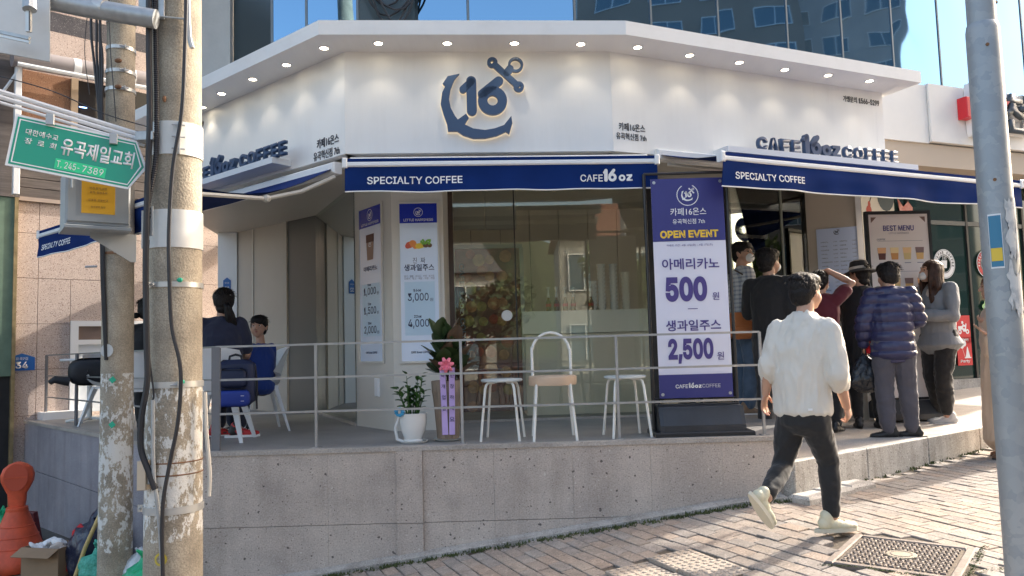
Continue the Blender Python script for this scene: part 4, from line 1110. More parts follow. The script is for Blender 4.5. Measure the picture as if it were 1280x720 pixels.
MB().bbox(-.075, .69, -.19, .19, 0.0, .035, .008).build('foot_tray', m_black, st, Matrix(((1, 0, 0, 0), (0, 0, 1, 0), (0, -1, 0, 0), (0, 0, 0, 1))))
MB().tube([(-.02, .235, .02), (.62, .235, .02)], .008, 6).build('hinge_rod', m_black, st)
b = thing('banner', 'purple and white OPEN EVENT banner with coffee and juice prices on the black stand', 'banner', BN @ T(0.003, .285, 0))
m_bw = mat('banner_cloth', (0.70, 0.70, 0.80), 0.5, var=.03, vscale=2); m_bp = mat('banner_purple', (0.033, 0.035, 0.19), 0.5, var=.08, vscale=3); m_bpt = mat('banner_purple_print', (0.07, 0.05, 0.22), 0.6)
BH, BW = 1.765, .585
def bend(x, y): return 0.010 * math.sin(x * 5.4) * (0.4 + y / BH * .6)
def bsheet(x0, x1, y0, y1, z, m, nm):
    mb = MB(); nx, ny = 12, 12
    for k in (0, 1):
        o = len(mb.v)
        for j in range(ny + 1):
            for i in range(nx + 1):
                x = x0 + (x1 - x0) * i / nx; y = y0 + (y1 - y0) * j / ny; mb.v.append((x, y, bend(x, y) + z - .0015 * k))
        for j in range(ny):
            for i in range(nx): a = o + j * (nx + 1) + i; mb.f.append((a, a + 1, a + nx + 2, a + nx + 1))
    return mb.build(nm, m, b, smooth=True)
bsheet(0, BW, 0, BH, 0, m_bw, 'cloth'); bsheet(0.0, BW, BH * .71, BH, .0025, m_bp, 'header'); bsheet(0.0, BW, 0, BH * .105, .0025, m_bp, 'footer')
def blet(s, x, y, m, w_=None, h=None, bold=0, al='C'):
    me = text_mesh(s, m, w_, h, 0, bold, al)
    for v in me.vertices: v.co = Vector((x + v.co.x, y + v.co.y, bend(x + v.co.x, y + v.co.y) + .005))
    link('lettering', me, b)
m_yel = mat('print_yellow', (0.85, 0.55, 0.05), .6)
cx = BW / 2
n = 36; rg = MB(); rg.add([((r_ + (.002 if (i // 1) % 2 else -.001)) * math.cos(2 * math.pi * i / 72), (r_ + (.002 if i % 2 else -.001)) * math.sin(2 * math.pi * i / 72), 0) for r_ in (.082, .088) for i in range(72)], [(i, (i + 1) % 72, 72 + (i + 1) % 72, 72 + i) for i in range(72)])
rg.build('emblem_ring', m_prnt, b, T(cx, BH * .925 - .005, .012)); anchor_logo(.105, .0005).build('emblem', m_prnt, b, T(cx - .052, BH * .925 - .055, .012))
blet('카페16온스', cx, BH * .845, m_prnt, .29, .062, .006); blet('유곡혁신점 7th', cx, BH * .80, m_prnt, .26, .042, .006)
blet('OPEN EVENT', cx, BH * .742, m_yel, .47, .062, .035)
blet('이벤트 기간 : 4월 13일(화) ~ 4월 17일(토)', cx, BH * .69, m_bpt, .37, .022, .0)
blet('아메리카노', cx, BH * .605, m_bpt, .46, .09, .018)
blet('500', cx - .045, BH * .49, m_bpt, .335, .20, .045); blet('원', cx + .19, BH * .455, m_bpt, .055, .062, .01)
blet('—', cx, BH * .40, m_bpt, .08, .006)
blet('생과일주스', cx, BH * .325, m_bpt, .44, .088, .018)
blet('2,500', cx - .03, BH * .21, m_bpt, .36, .20, .04); blet('원', cx + .205, BH * .185, m_bpt, .055, .062, .01)
blet('CAFE', cx - .115, BH * .052, m_prnt, None, .030, .01); xg = cx - .062
for g_, h_ in (('1', .042), ('6', .042), ('o', .026), ('z', .026)):
    gm, gw = round_glyph(g_, h_, .0005); gm.build('lettering', m_prnt, b, T(xg, BH * .052 - .015, .012)); xg += gw + .002; blet('COFFEE', cx + .12, BH * .052, m_prnt, None, .030, .01)
for x, y in ((.025, .03), (BW - .025, .03), (BW - .025, BH - .03), (.025, BH - .03)):
    MB().lathe([(.006, 0), (.012, 0.001), (.013, 0.003), (.006, 0.003)], 12, T(x, y, bend(x, y) + .004)).build('eyelet', m_steel, b)

# ================================================================= menus on the right
m_menu = mat('menu_paper', (0.50, 0.62, 0.88), 0.35, coat=0.3)
u0_, z0_ = onV(1023, 292, r0, 115)
WX = wallframe(r0, 115)
ua, zt = onV(1020, 287, r0, 115, .01); ub, _ = onV(1071, 281, r0, 115, .01); zb_ = onV(1040, 393, r0, 115, .01)[1]
pm = thing('menu_sheet', 'pale blue printed menu sheet pinned on the beige pier', 'menu', WX @ T((ua + ub) / 2, zb_, .012)); mw, mh = ub - ua, zt - zb_
MB().box(-mw / 2, mw / 2, 0, mh, 0, .004).build('sheet', m_menu, pm)
anchor_logo(.06, .0004).build('emblem', m_txt, pm, T(-.03, mh * .92, .005))
MENUL = ['아메리카노', '카페라떼', '바닐라라떼', '카푸치노', '카페모카', '카라멜마끼아또', '연유라떼', '에스프레소', '헤이즐넛라떼', '콜드브루', '녹차라떼', '초코라떼', '고구마라떼', '자몽차', '유자차', '레몬차', '캐모마일']
for c_ in (0, 1):
    for i, s in enumerate(MENUL):
        y = mh * (.84 - i * .047); xl = -mw * .40 + c_ * mw * .46
        letters(pm, s, m_txt, xl, y, .005, h=.016, ext=.0003, align='L'); letters(pm, ('1,5', '2,0', '2,5', '3,0')[i % 4] + '00', m_txt, xl + mw * .30, y, .005, h=.014, ext=.0003, align='L')
bx = thing('menu_board', 'black framed BEST MENU board on a stand behind the waiting people', 'menu board', frame((onY(1130, 400, 8.2).x, 8.2, plat_z(4, 8)), (1, .06, 0)))
z_t = onY(1121, 268, 8.2).z - plat_z(4, 8); bw = .66
m_mp = mat('board_paper', (0.74, 0.70, 0.70), .35, coat=.4)
MB().box(-bw / 2, bw / 2, .25, z_t, 0, .01).build('sheet', m_mp, bx)
fr = MB()
for a, b_, c_, d in ((-bw / 2 - .03, bw / 2 + .03, z_t, z_t + .035), (-bw / 2 - .03, -bw / 2, 0.05, z_t), (bw / 2, bw / 2 + .03, 0.05, z_t), (-bw / 2, bw / 2, .22, .25)): fr.box(a, b_, c_, d, -.03, .02)
fr.build('frame', m_black, bx)
mbx = MB(); vs = []
for x, sc_ in ((-.36, .96), (-.33, 1.0), (.33, 1.0), (.36, .96)): vs += [(x, .12 + (y - .12) * sc_, z * sc_) for z, y in sec]
mbx.add(vs, fsx); mbx.build('water_tank', m_blackp, bx)
letters(bx, 'BEST MENU', mat('menu_title', (0.05, 0.05, 0.25), .5), 0, z_t - .15, .012, w=.34, h=.06, bold=.02, ext=.0005)
letters(bx, 'LITTLE HAPPINESS', m_txtg, 0, z_t - .205, .012, w=.22, h=.018, ext=.0005)
letters(bx, 'COFFEE', m_txtg, -.2, z_t - .27, .012, h=.02, bold=.02, ext=.0005); letters(bx, 'LATTE', m_txtg, -.2, z_t - .60, .012, h=.02, bold=.02, ext=.0005)
CUPC = [(0.10, 0.03, 0.03), (0.62, 0.30, 0.10), (0.72, 0.55, 0.25), (0.70, 0.45, 0.18)]
for r_ in range(3):
    MB().box(-.24, .26, z_t - .30 - r_ * .33 + .01, z_t - .297 - r_ * .33 + .01, .010, .0115).build('rule', m_txtg, bx)
    for i in range(4):
        x = -.2 + i * .14; y = z_t - .36 - r_ * .33; k = (i + r_) % 4 if r_ else i
        MB().prism([(x - .036, y - .13), (x + .036, y - .13), (x + .048, y), (x - .048, y)], .010, .012).build('cup_print', mat('cup_print_%d' % k, CUPC[k], .5), bx)
        MB().prism([(x - .043, y - .06), (x + .043, y - .06), (x + .048, y), (x - .048, y)], .012, .0125).build('foam_print', mat('foam_print_%d' % k, tuple(min(1, c + .12) for c in CUPC[(k + 1) % 4]), .5), bx)
        MB().box(x - .035, x + .035, y - .17, y - .162, .010, .0115).build('caption_line', m_txtg, bx)
for s in (-1, 1): MB().prism([(s * .30, z_t - .03), (s * .30, z_t - .09), (s * .24, z_t - .03)], .010, .012).build('corner_print', mat('corner_print', (0.2, 0.12, 0.1), .5), bx)

# ================================================================= decals on the neighbouring shop window
m_red = mat('sign_red', (0.62, 0.02, 0.03), .4); m_dwhite = m_prnt; m_dgreen = mat('decal_green', (0.35, 0.6, 0.25), .5)
def shop_pt(px_, py_, off=0.01): return onV(px_, py_, P0S, 68, -.75 + off)
def ringmesh(ro, ri, n=32):
    m_ = MB(); m_.add([(r_ * math.cos(2 * math.pi * i / n), r_ * math.sin(2 * math.pi * i / n), 0) for r_ in (ri, ro) for i in range(n)], [(i, (i + 1) % n, n + (i + 1) % n, n + i) for i in range(n)]); return m_
for px_, py_, m, lab in ((1179, 330, m_dwhite, 'round white ring decal with a cup on the neighbouring shop window'), (1232, 330, m_red, 'round red and white ring decal beside the street pole')):
    u, z = shop_pt(px_, py_); t = thing('round_decal', lab, 'decal', WS2 @ T(u, z, .03))
    ringmesh(.21, .20).build('outer_ring', m_dwhite, t); ringmesh(.195, .135).build('ring', m if m is m_red else m_dwhite, t)
    ringmesh(.125, .118).build('inner_ring', m_dwhite, t)
    a_ = 'FREEBAR COFFEE'
    for i, ch in enumerate(a_):
        an = math.pi * (1.05 - 1.1 * i / (len(a_) - 1)); letters(t, ch, m_black if m is not m_red else m_dwhite, 0, 0, 0, h=.035, bold=.03, ext=.001, name='letter', M=T(.165 * math.cos(an), .165 * math.sin(an), .002) @ Matrix.Rotation(an - math.pi / 2, 4, 'Z')) if ch != ' ' else None
    MB().prism([(-.05, -.06), (.04, -.06), (.055, .05), (-.065, .05)], 0, .001).build('cup_shape', m_dwhite, t)
    for q in (-.03, 0, .03): MB().tube([(q, .06, .001), (q + .008, .085, .001), (q, .11, .001)], .004, 4).build('steam', m_dwhite, t)
def red_sign(px_, py_, lab, word, kind):
    u, z = shop_pt(px_, py_); t = thing('window_sign', lab, 'sign', WS2 @ T(u, z, .03)); a, b_ = .145, .20
    MB().box(-a, a, -b_, b_, 0, .004).build('panel', m_red, t); letters(t, word, m_prnt, 0, -b_ + .055, .005, w=.19, h=.05, bold=.02, ext=.001)
    ic = MB()
    if kind == 's':
        for x in (-.07, .08): ic.add(ringmesh(.035, .015, 14).v, ringmesh(.035, .015, 14).f, T(x, -.03, .006))
        ic.prism([(-.10, 0), (-.02, 0), (0, -.03), (.05, -.03), (.07, .08), (.055, .09), (.03, .01), (-.0, .02), (-.01, .05), (-.10, .05)], .005, .007); ic.ball((-.01, .1, .006), (.022, .022, .002), 10)
        ic.prism([(-.03, .04), (0, .08), (.06, .05), (.05, .04)], .0055, .0075)
    else:
        ic.ball((-.05, .09, .006), (.045, .055, .002), 12); ic.ball((0.0, .11, .0065), (.035, .045, .002), 12)
        ic.prism([(-.047, .04), (-.043, .04), (.0, -.08), (-.004, -.08)], .005, .006); ic.prism([(.01, -.09), (.10, -.09), (.06, .06), (.05, .06)], .005, .007); ic.prism([(-.01, -.1), (.12, -.1), (.12, -.085), (-.01, -.085)], .005, .0072)
    ic.build('icon', m_prnt, t)
    return t
red_sign(1202, 412, 'red window sign with a white scooter reading Delivery', 'Delivery', 's')
red_sign(1204, 439, 'red window sign with white balloons reading Party', 'Party', 'p')
u, z = shop_pt(1237, 432); t = thing('window_lettering', 'white Korean lettering and phone number low on the neighbouring window', 'lettering', WS2 @ T(u, z, .03))
letters(t, '우정', m_prnt, 0, .04, 0, h=.14, bold=.01, ext=.001); letters(t, '☎ 2', m_prnt, .0, -.15, 0, h=.11, bold=.02, ext=.001)
u, z = shop_pt(1232, 383); t = thing('leaf_decal', 'light green clover shaped decal on the neighbouring window', 'decal', WS2 @ T(u, z, .03))
lf = MB()
for x, y, r_ in ((-.05, .0, .05), (.05, .01, .05), (0, .05, .055), (-.03, -.03, .04), (.04, -.035, .04)): disc(lf, x, y, .001 + r_ * .01, r_, r_ * .8)
lf.build('leaves', m_dgreen, t); letters(t, 'SALAD', m_prnt, 0, -.01, .003, w=.13, h=.04, bold=.02, ext=.001)
# picture panel with pear on the shop's pier
u, z = shop_pt(1092, 262); t = thing('pear_panel', 'cream picture panel with a pear and red print at the shop corner', 'picture', WS2 @ T(u, z, .03))
MB().box(-.25, .35, -1.6, .6, 0, .01).build('sheet', mat('cream_print', (0.62, 0.56, 0.45), .5), t)
d = MB(); disc(d, -.12, -.02, .012, .05, .07); disc(d, -.11, .06, .0125, .025, .05); d.build('pear_print', mat('pear_print', (0.45, 0.08, 0.05), .5), t)
MB().tube([(-.10, .10, .013), (-.06, .19, .013), (0, .22, .013)], .006, 5).build('stem_print', m_bark, t)
d = MB(); disc(d, .20, .2, .013, .16, .22); d.build('dark_disc_print', mat('slate_print', (0.08, 0.1, 0.1), .5), t)
u, z = shop_pt(1131, 270); MBt = thing('window_picture', 'crumpled red and white print in the neighbouring shop window', 'picture', WS2 @ T(u, z, .03))
d = MB(); rr = random.Random(3)
d.prism([(-.14, -.3), (.12, -.3), (.1, -.05), (.13, .12), (.05, .2), (-.05, .12), (-.15, .25), (-.10, 0)], 0, .008); d.build('sheet', mat('red_print', (0.55, 0.13, 0.09), .5, col2=(0.72, 0.4, 0.33), vscale=8), MBt)
# big sign letters on the neighbouring fascia
t = thing('shop_sign', 'white rounded shop sign with red square and dark Korean letters on the next fascia', 'sign', WS @ T(onV(1195, 140, P0S, 68)[0], onV(1200, 139, P0S, 68)[1], .04))
u1195 = onV(1195, 140, P0S, 68)[0]
MB().bbox(-.02, .12, -.14, .14, 0, .14, .01).build('red_block', m_red, t)
rp = []
for cx_, cy_, a0 in ((1.55, -.26, -90), (1.55, .26, 0), (.22, .26, 90), (.22, -.26, 180)):
    for i in range(7): an = R(a0 + 15 * i); rp.append((cx_ + .1 * math.cos(an), cy_ + .1 * math.sin(an)))
MB().prism([(.12 + (x - .12) * .33, y) for x, y in rp], 0, .10).build('white_plate', m_whitew, t)
MB().prism([(.0, -.09), (.25, 0.14), (.1, .14)], .11, .15, T(.55, 0, 0)).build('red_stroke', m_red, t)
letters(t, '천', m_prnt, .98, 0, .02, w=.64, h=.58, bold=.05, ext=.05); letters(t, '천', mat('slate_letter', (0.07, 0.09, 0.11), .5), .98, 0, .08, w=.60, h=.54, bold=.02, ext=.05)
# ================================================================= utility poles, sign arm, cables
def pole_mat(name, paint_lo, paint_hi):
    m = mat(name, (0.40, 0.35, 0.27), 0.85, bump=0.45, bscale=70, bdist=0.01); n, l, b = N(m)
    tc = n.new('ShaderNodeTexCoord')
    t = n.new('ShaderNodeTexNoise'); t.inputs['Scale'].default_value = 5; t.inputs['Detail'].default_value = 9; l.new(tc.outputs['Object'], t.inputs['Vector'])
    r = n.new('ShaderNodeValToRGB'); r.color_ramp.elements[0].position = .3; r.color_ramp.elements[1].position = .7
    r.color_ramp.elements[0].color = (0.25, 0.215, 0.165, 1); r.color_ramp.elements[1].color = (0.45, 0.39, 0.30, 1); l.new(t.outputs['Fac'], r.inputs['Fac'])
    f = n.new('ShaderNodeTexNoise'); f.inputs['Scale'].default_value = 120; l.new(tc.outputs['Object'], f.inputs['Vector'])
    ov = n.new('ShaderNodeMix'); ov.data_type = 'RGBA'; ov.blend_type = 'OVERLAY'; ov.inputs[0].default_value = .6; l.new(r.outputs['Color'], ov.inputs[6]); l.new(f.outputs['Fac'], ov.inputs[7])
    # flaking whitewash between two heights
    sp_ = n.new('ShaderNodeSeparateXYZ'); l.new(tc.outputs['Object'], sp_.inputs[0])
    w_ = n.new('ShaderNodeTexNoise'); w_.inputs['Scale'].default_value = 24; w_.inputs['Detail'].default_value = 10; w_.inputs['Roughness'].default_value = .72
    mp = n.new('ShaderNodeMapping'); mp.inputs['Scale'].default_value = (1, 1, .55); l.new(tc.outputs['Object'], mp.inputs[0]); l.new(mp.outputs[0], w_.inputs['Vector'])
    w2 = n.new('ShaderNodeTexNoise'); w2.inputs['Scale'].default_value = 3.2; w2.inputs['Detail'].default_value = 3; l.new(tc.outputs['Object'], w2.inputs['Vector'])
    sm = n.new('ShaderNodeMath'); sm.operation = 'MULTIPLY_ADD'; sm.inputs[1].default_value = .38; l.new(w2.outputs['Fac'], sm.inputs[0]); l.new(w_.outputs['Fac'], sm.inputs[2])
    gt = n.new('ShaderNodeMapRange'); gt.inputs[1].default_value = .685; gt.inputs[2].default_value = .71; l.new(sm.outputs[0], gt.inputs[0])
    a = n.new('ShaderNodeMath'); a.operation = 'MULTIPLY_ADD'; a.inputs[1].default_value = .08; l.new(w_.outputs['Fac'], a.inputs[0]); l.new(sp_.outputs['Z'], a.inputs[2])
    hi = n.new('ShaderNodeMath'); hi.operation = 'LESS_THAN'; hi.inputs[1].default_value = paint_hi + .04; l.new(a.outputs[0], hi.inputs[0])
    lo = n.new('ShaderNodeMath'); lo.operation = 'GREATER_THAN'; lo.inputs[1].default_value = paint_lo + .04; l.new(a.outputs[0], lo.inputs[0])
    m1 = n.new('ShaderNodeMath'); m1.operation = 'MULTIPLY'; l.new(hi.outputs[0], m1.inputs[0]); l.new(lo.outputs[0], m1.inputs[1])
    m2 = n.new('ShaderNodeMath'); m2.operation = 'MULTIPLY'; l.new(m1.outputs[0], m2.inputs[0]); l.new(gt.outputs[0], m2.inputs[1])
    mx = n.new('ShaderNodeMix'); mx.data_type = 'RGBA'; l.new(m2.outputs[0], mx.inputs[0]); l.new(ov.outputs[2], mx.inputs[6]); mx.inputs[7].default_value = (0.66, 0.65, 0.61, 1)
    l.new(mx.outputs[2], b.inputs['Base Color'])
    return m
m_cable = mat('black_cable', (0.022, 0.022, 0.026), 0.5); m_rust = mat('rusty_iron', (0.20, 0.10, 0.05), 0.85, var=.4, vscale=20); m_band = mat('steel_band', (0.55, 0.55, 0.53), 0.35, metal=.5, var=.1)
m_bandw = mat('painted_band', (0.66, 0.66, 0.63), 0.45, var=.08)
def at_pole(px_, py_, Y): return onY(px_, py_, Y)
YA = 4.5
a0, a1 = onY(211, 0, YA), onY(227, 700, YA)
axA = (a0.x + a1.x) / 2
zgA = ground(axA, YA)
def radius_at(z, z0, r0_, z1, r1_): return r0_ + (r1_ - r0_) * (z - z0) / (z1 - z0)
zA0, zA1 = a1.z, a0.z
rA0, rA1 = (onY(262, 700, YA).x - onY(193, 700, YA).x) / 2, (onY(240, 0, YA).x - onY(182, 0, YA).x) / 2
def rA(z): return rA0 + (rA1 - rA0) * (z - zA0) / (zA1 - zA0)
PA = thing('utility_pole', 'thick weathered concrete utility pole with flaking white paint, nearest the camera at left', 'utility pole', T(axA, YA, 0), 'concrete utility poles')
zz = [zgA - .1 + i * .25 for i in range(40)]
pm_ = pole_mat('pole_concrete', onY(228, 668, YA).z, onY(215, 476, YA).z)
MB().lathe([(rA(z), z) for z in zz], 40).build('shaft', pm_, PA, smooth=True)
def band(parent, rf, zc, h, m, nm='band', bolts=3, ang=-110):
    b_ = MB().lathe([(rf(zc) + .001, zc - h / 2), (rf(zc) + .007, zc - h / 2), (rf(zc) + .007, zc + h / 2), (rf(zc) + .001, zc + h / 2)], 40, cap=False)
    o = b_.build(nm, m, parent, smooth=True)
    r_ = rf(zc) + .007; c, s_ = math.cos(R(ang)), math.sin(R(ang))
    MB().box(r_ - .002, r_ + .03, -.004, .004, zc - h / 2, zc + h / 2, RZ(ang)).build('flange', m, o)
    for i in range(bolts):
        z_ = zc if bolts == 1 else zc - h * .36 + h * .72 * i / (bolts - 1)
        MB().tube([(r_ + .017, -.04, z_), (r_ + .017, .03, z_)], .006, 6, RZ(ang)).build('bolt', m_steel, o)
    return o
def zpx(y, x=215, Y=YA): return onY(x, y, Y).z
band(PA, rA, (zpx(160) + zpx(200)) / 2, zpx(158) - zpx(198), m_bandw, ang=-60)
band(PA, rA, (zpx(267) + zpx(313)) / 2, zpx(267) - zpx(313), m_bandw, ang=-140)
band(PA, rA, zpx(358), .03, m_band, bolts=1, ang=-115)
band(PA, rA, zpx(480), .035, m_band, bolts=1, ang=-60)
band(PA, rA, zpx(633), .04, m_band, bolts=1, ang=-170)
for y_ in (575, 590): MB().lathe([(rA(zpx(y_)) + .001, zpx(y_) - .004), (rA(zpx(y_)) + .005, zpx(y_)), (rA(zpx(y_)) + .001, zpx(y_) + .004)], 32, cap=False).build('wire_loop', m_rust, PA)
# clamp plate at the top where the pipe arm is fixed
MB().bbox(-.13, .02, zpx(38), zpx(-2), 0, .012, .002).build('clamp_plate', m_steel, PA, T(-.02, -rA(2.6) - .012, 0) @ Matrix(((1, 0, 0, 0), (0, 0, -1, 0), (0, 1, 0, 0), (0, 0, 0, 1))))
for y_ in (8, 36): MB().tube([(-.02, -rA(2.5) - .03, zpx(y_)), (.13, -rA(2.5) + .02, zpx(y_))], .006, 6).build('clamp_bolt', m_steel, PA)
# number tag on the pole
tg = MB().bbox(-.016, .016, 0, .17, 0, .003, .001).build('tag', m_band, PA, frame((onY(190, 272, YA - .16).x - axA, -.175, zpx(300)), (1, -.2, 0)))
letters(tg, 'A\nA\nT', m_black, 0, .13, .0035, h=.06, bold=.02, ext=.0003)
MB().ball((.085, -.13, zpx(353)), (.018, .012, .014), 8).build('green_tag', mat('green_tag', (0.02, 0.42, 0.25), .5), PA)
MB().ball((.10, -.125, zpx(477)), (.016, .012, .014), 8).build('green_tag', MATS['green_tag'], PA)
MB().ball((.0, -.155, zpx(134)), (.012, .01, .02), 7).build('rust_bolt', m_rust, PA)
# painted yellow numeral low on the pole
m_yp = mat('yellow_paint', (0.62, 0.48, 0.05), .8, col2=(0.4, 0.34, 0.12), vscale=30)
yn = ringmesh(.036, .024, 16)
YV = []
for v in yn.v:
    th = v[0] / rA(zpx(680)); YV.append((rA(zpx(680)) * math.sin(th) + .0, -(rA(zpx(680)) + .003) * math.cos(th), v[1] + zpx(690)))
yn.v = YV; yn.build('painted_mark', m_yp, PA)

YB = 6.0
b0, b1 = onY(144, 30, YB), onY(152, 690, YB); axB = (b0.x + b1.x) / 2
rB0, rB1 = (onY(172, 690, YB).x - onY(132, 690, YB).x) / 2, (onY(160, 30, YB).x - onY(128, 30, YB).x) / 2
def rB(z): return rB0 + (rB1 - rB0) * (z - b1.z) / (b0.z - b1.z)
def zB(y): return onY(150, y, YB).z
PB = thing('utility_pole', 'slimmer concrete utility pole with white painted foot just left of the thick pole', 'utility pole', T(axB, YB, 0), 'concrete utility poles')
zgB = ground(axB, YB)
MB().lathe([(rB(z), z) for z in [zgB - .1 + i * .25 for i in range(39)]], 32).build('shaft', pole_mat('pole_concrete_slim', zB(685), zB(466)), PB, smooth=True)
for y_ in (30, 64, 93, 115): band(PB, rB, zB(y_), .028, m_band, bolts=1, ang=-50)
band(PB, rB, zB(318), .02, m_rust, bolts=1, ang=-60)
for y_ in (86, 118): MB().ball((.05, -rB(2.5) - .03, zB(y_ - 2)), (.03, .02, .018), 8).build('rust_clamp', m_rust, PB)
MB().lathe([(0, 0), (.05, 0), (.05, .004), (0, .004)], 16, T(-.02, -rB(1) - .004, zB(438)) @ Matrix.Rotation(R(90), 4, 'X')).build('round_sticker', mat('pale_sticker', (0.55, 0.56, 0.55), .6), PB)
for y_ in (474, 529): MB().bbox(-.02, .02, -.02, .02, 0, .004, .001).build('green_sticker', MATS['green_tag'], PB, T(.03, -rB(0) - .006, zB(y_)) @ Matrix.Rotation(R(90), 4, 'X') @ RZ(40))

def cable(name, label, pts, r, Y=None, m=m_cable, corr=False):
    P = [onY(p[0], p[1], p[2] if len(p) > 2 else Y) for p in pts]
    # smooth the polyline (Catmull-Rom)
    Q = []
    for i in range(len(P) - 1):
        p0, p1, p2, p3 = P[max(0, i - 1)], P[i], P[i + 1], P[min(len(P) - 1, i + 2)]
        for k in range(6):
            t = k / 6; Q.append(0.5 * ((2 * p1) + (-p0 + p2) * t + (2 * p0 - 5 * p1 + 4 * p2 - p3) * t * t + (-p0 + 3 * p1 - 3 * p2 + p3) * t ** 3))
    Q.append(P[-1]); o = Q[0]
    if corr:
        L_ = [Q[0]]
        for a, b in zip(Q[:-1], Q[1:]):
            n_ = max(1, int((b - a).length / .006)); L_ += [a + (b - a) * (k / n_) for k in range(1, n_ + 1)]
        rr = [r * (1.12 if i % 2 else .9) for i in range(len(L_))]; mb = MB().tube([p - o for p in L_], rr, 8)
    else: mb = MB().tube([p - o for p in Q], r, 7)
    ob = mb.build(name, m, None, T(*o), smooth=not corr); ob['label'] = label; ob['category'] = 'cable'; return ob
cable('power_cable', 'fat black cable running down the left edge of the thick pole', [(186, -20), (186, 60), (187, 150), (184, 240), (182, 330), (183, 420), (184, 475), (177, 520), (176, 560), (186, 590), (194, 612)], .017, YA - .19)
cable('power_cable', 'ribbed black conduit on the upper thick pole', [(194, -20), (195, 60), (196, 130), (195, 195), (188, 240), (183, 265)], .014, YA - .17, corr=True)
cable('power_cable', 'black cable snaking down the front of the thick pole to the ground', [(233, -20), (231, 60), (227, 140), (216, 210), (211, 290), (212, 360), (215, 410), (224, 450), (226, 480), (222, 530), (212, 580), (203, 640), (204, 740)], .011, YA - .20)
cable('power_cable', 'thin pale bonding wire at the right edge of the thick pole', [(234, -20), (236, 40), (240, 60)], .014, YA - .14, m=m_steel)
cable('power_cable', 'thin black wire hanging between the two concrete poles', [(186, 300), (182, 380), (186, 440), (192, 490), (191, 500)], .005, YA - .17)
cable('steel_conduit', 'bent galvanised conduit strapped low on the thick pole', [(191, 500), (192, 590), (198, 640), (205, 740)], .011, YA - .185, m=m_steel)
cable('pale_hose', 'cream drain hose down the right side of the thick pole', [(256, 490), (258, 540), (262, 590), (261, 620)], .012, YA - .05, m=mat('cream_hose', (0.55, 0.52, 0.46), .6))
for i, (dx, lab) in enumerate(((0, 'leftmost of the black cable bundle beside the slim pole'), (4, 'second black cable of the bundle beside the slim pole'), (8, 'third black cable of the bundle beside the slim pole'), (11, 'black cable of the bundle nearest the slim pole'))):
    cable('bundle_cable', lab, [(114 + dx + 3 * math.sin(i), -20), (116 + dx - 2 * math.cos(i * 2), 40), (117 + dx, 72), (122 + dx * .5, 120), (125 + dx * .3, 170), (126 + dx * .3, 260), (127 + dx * .25, 340), (129 + dx * .25, 390), (132 + dx * .1, 450)], .010, YB - .12)
cable('overhead_wire', 'thin dark wire crossing above the green sign', [(-30, 88), (60, 112), (130, 142), (190, 160)], .004, 5.4)
cable('overhead_wire', 'thin wire looping before the slim pole top', [(136, -10), (138, 60), (142, 110), (145, 152)], .004, 5.8)
cable('overhead_wire', 'thin wire dangling over the granite wall', [(109, 20), (106, 55), (107, 80), (112, 118)], .004, 7.5)
# small connector box between the poles
jb = thing('junction_box', 'small cream junction box on the left flank of the thick pole', 'junction box', frame(onY(185, 612, YA - .17), (1, 0, 0)))
MB().bbox(-.05, .0, 0, .16, -.03, .03, .004).build('cover', mat('cream_box', (0.55, 0.45, 0.33), .6), jb); MB().bbox(0.002, .025, .03, .13, -.03, .015, .003).build('back', m_steel, jb)

# horizontal pipe arm with the back of a road sign
arm = thing('sign_arm', 'grey galvanised pipe arm clamped to the thick pole at the top', 'pipe arm', T(*onY(190, 22, YA - .2)))
o = onY(190, 22, YA - .2); P = [onY(-60, -27, 4.0), onY(60, 0, YA - .3), onY(110, 10, YA - .26), onY(195, 24, YA - .22)]
MB().tube([p - o for p in P], .055, 16).build('pipe', m_steel, arm, smooth=True)
MB().tube([onY(120, 10, YA - .25) - o, onY(132, 12, YA - .25) - o], .058, 16).build('collar', m_band, arm, smooth=True)
m_sback = mat('sign_back', (0.60, 0.61, 0.60), 0.5, metal=.2, var=.06)
q0, q1, q2, q3 = onY(-50, 56, 4.0), onY(62, 77, 4.12), onY(62, -14, 4.12), onY(-50, -30, 4.0)
rs = thing('road_sign', 'grey back of a road sign hanging from the pipe arm in the top left corner', 'road sign', T(*q1))
nn = (q1 - q0).cross(q3 - q0).normalized() * .012
MB().add([p - q1 for p in (q0, q1, q2, q3)] + [p - q1 - nn for p in (q0, q1, q2, q3)], [(0, 1, 2, 3), (7, 6, 5, 4), (0, 4, 5, 1), (1, 5, 6, 2), (2, 6, 7, 3), (3, 7, 4, 0)]).build('panel', m_sback, rs)
def strut(px0, py0, px1, py1, w_, Y): 
    a, b = onY(px0, py0, Y) - q1, onY(px1, py1, Y) - q1; return MB().tube([a, b], w_, 4)
strut(0, 40, 37, 48, .012, 3.98).build('rib', m_steel, rs); strut(0, 45, 37, 53, .008, 3.97).build('rib', m_band, rs)
strut(36, -2, 36, 40, .016, 3.99).build('hanger', m_band, rs); strut(37, 14, 37, 38, .004, 3.955).build('slot', m_black, rs)
MB().tube([onY(37, -8, 4.0) - q1, onY(37, 12, 3.98) - q1], .035, 10).build('clamp', m_steel, rs)

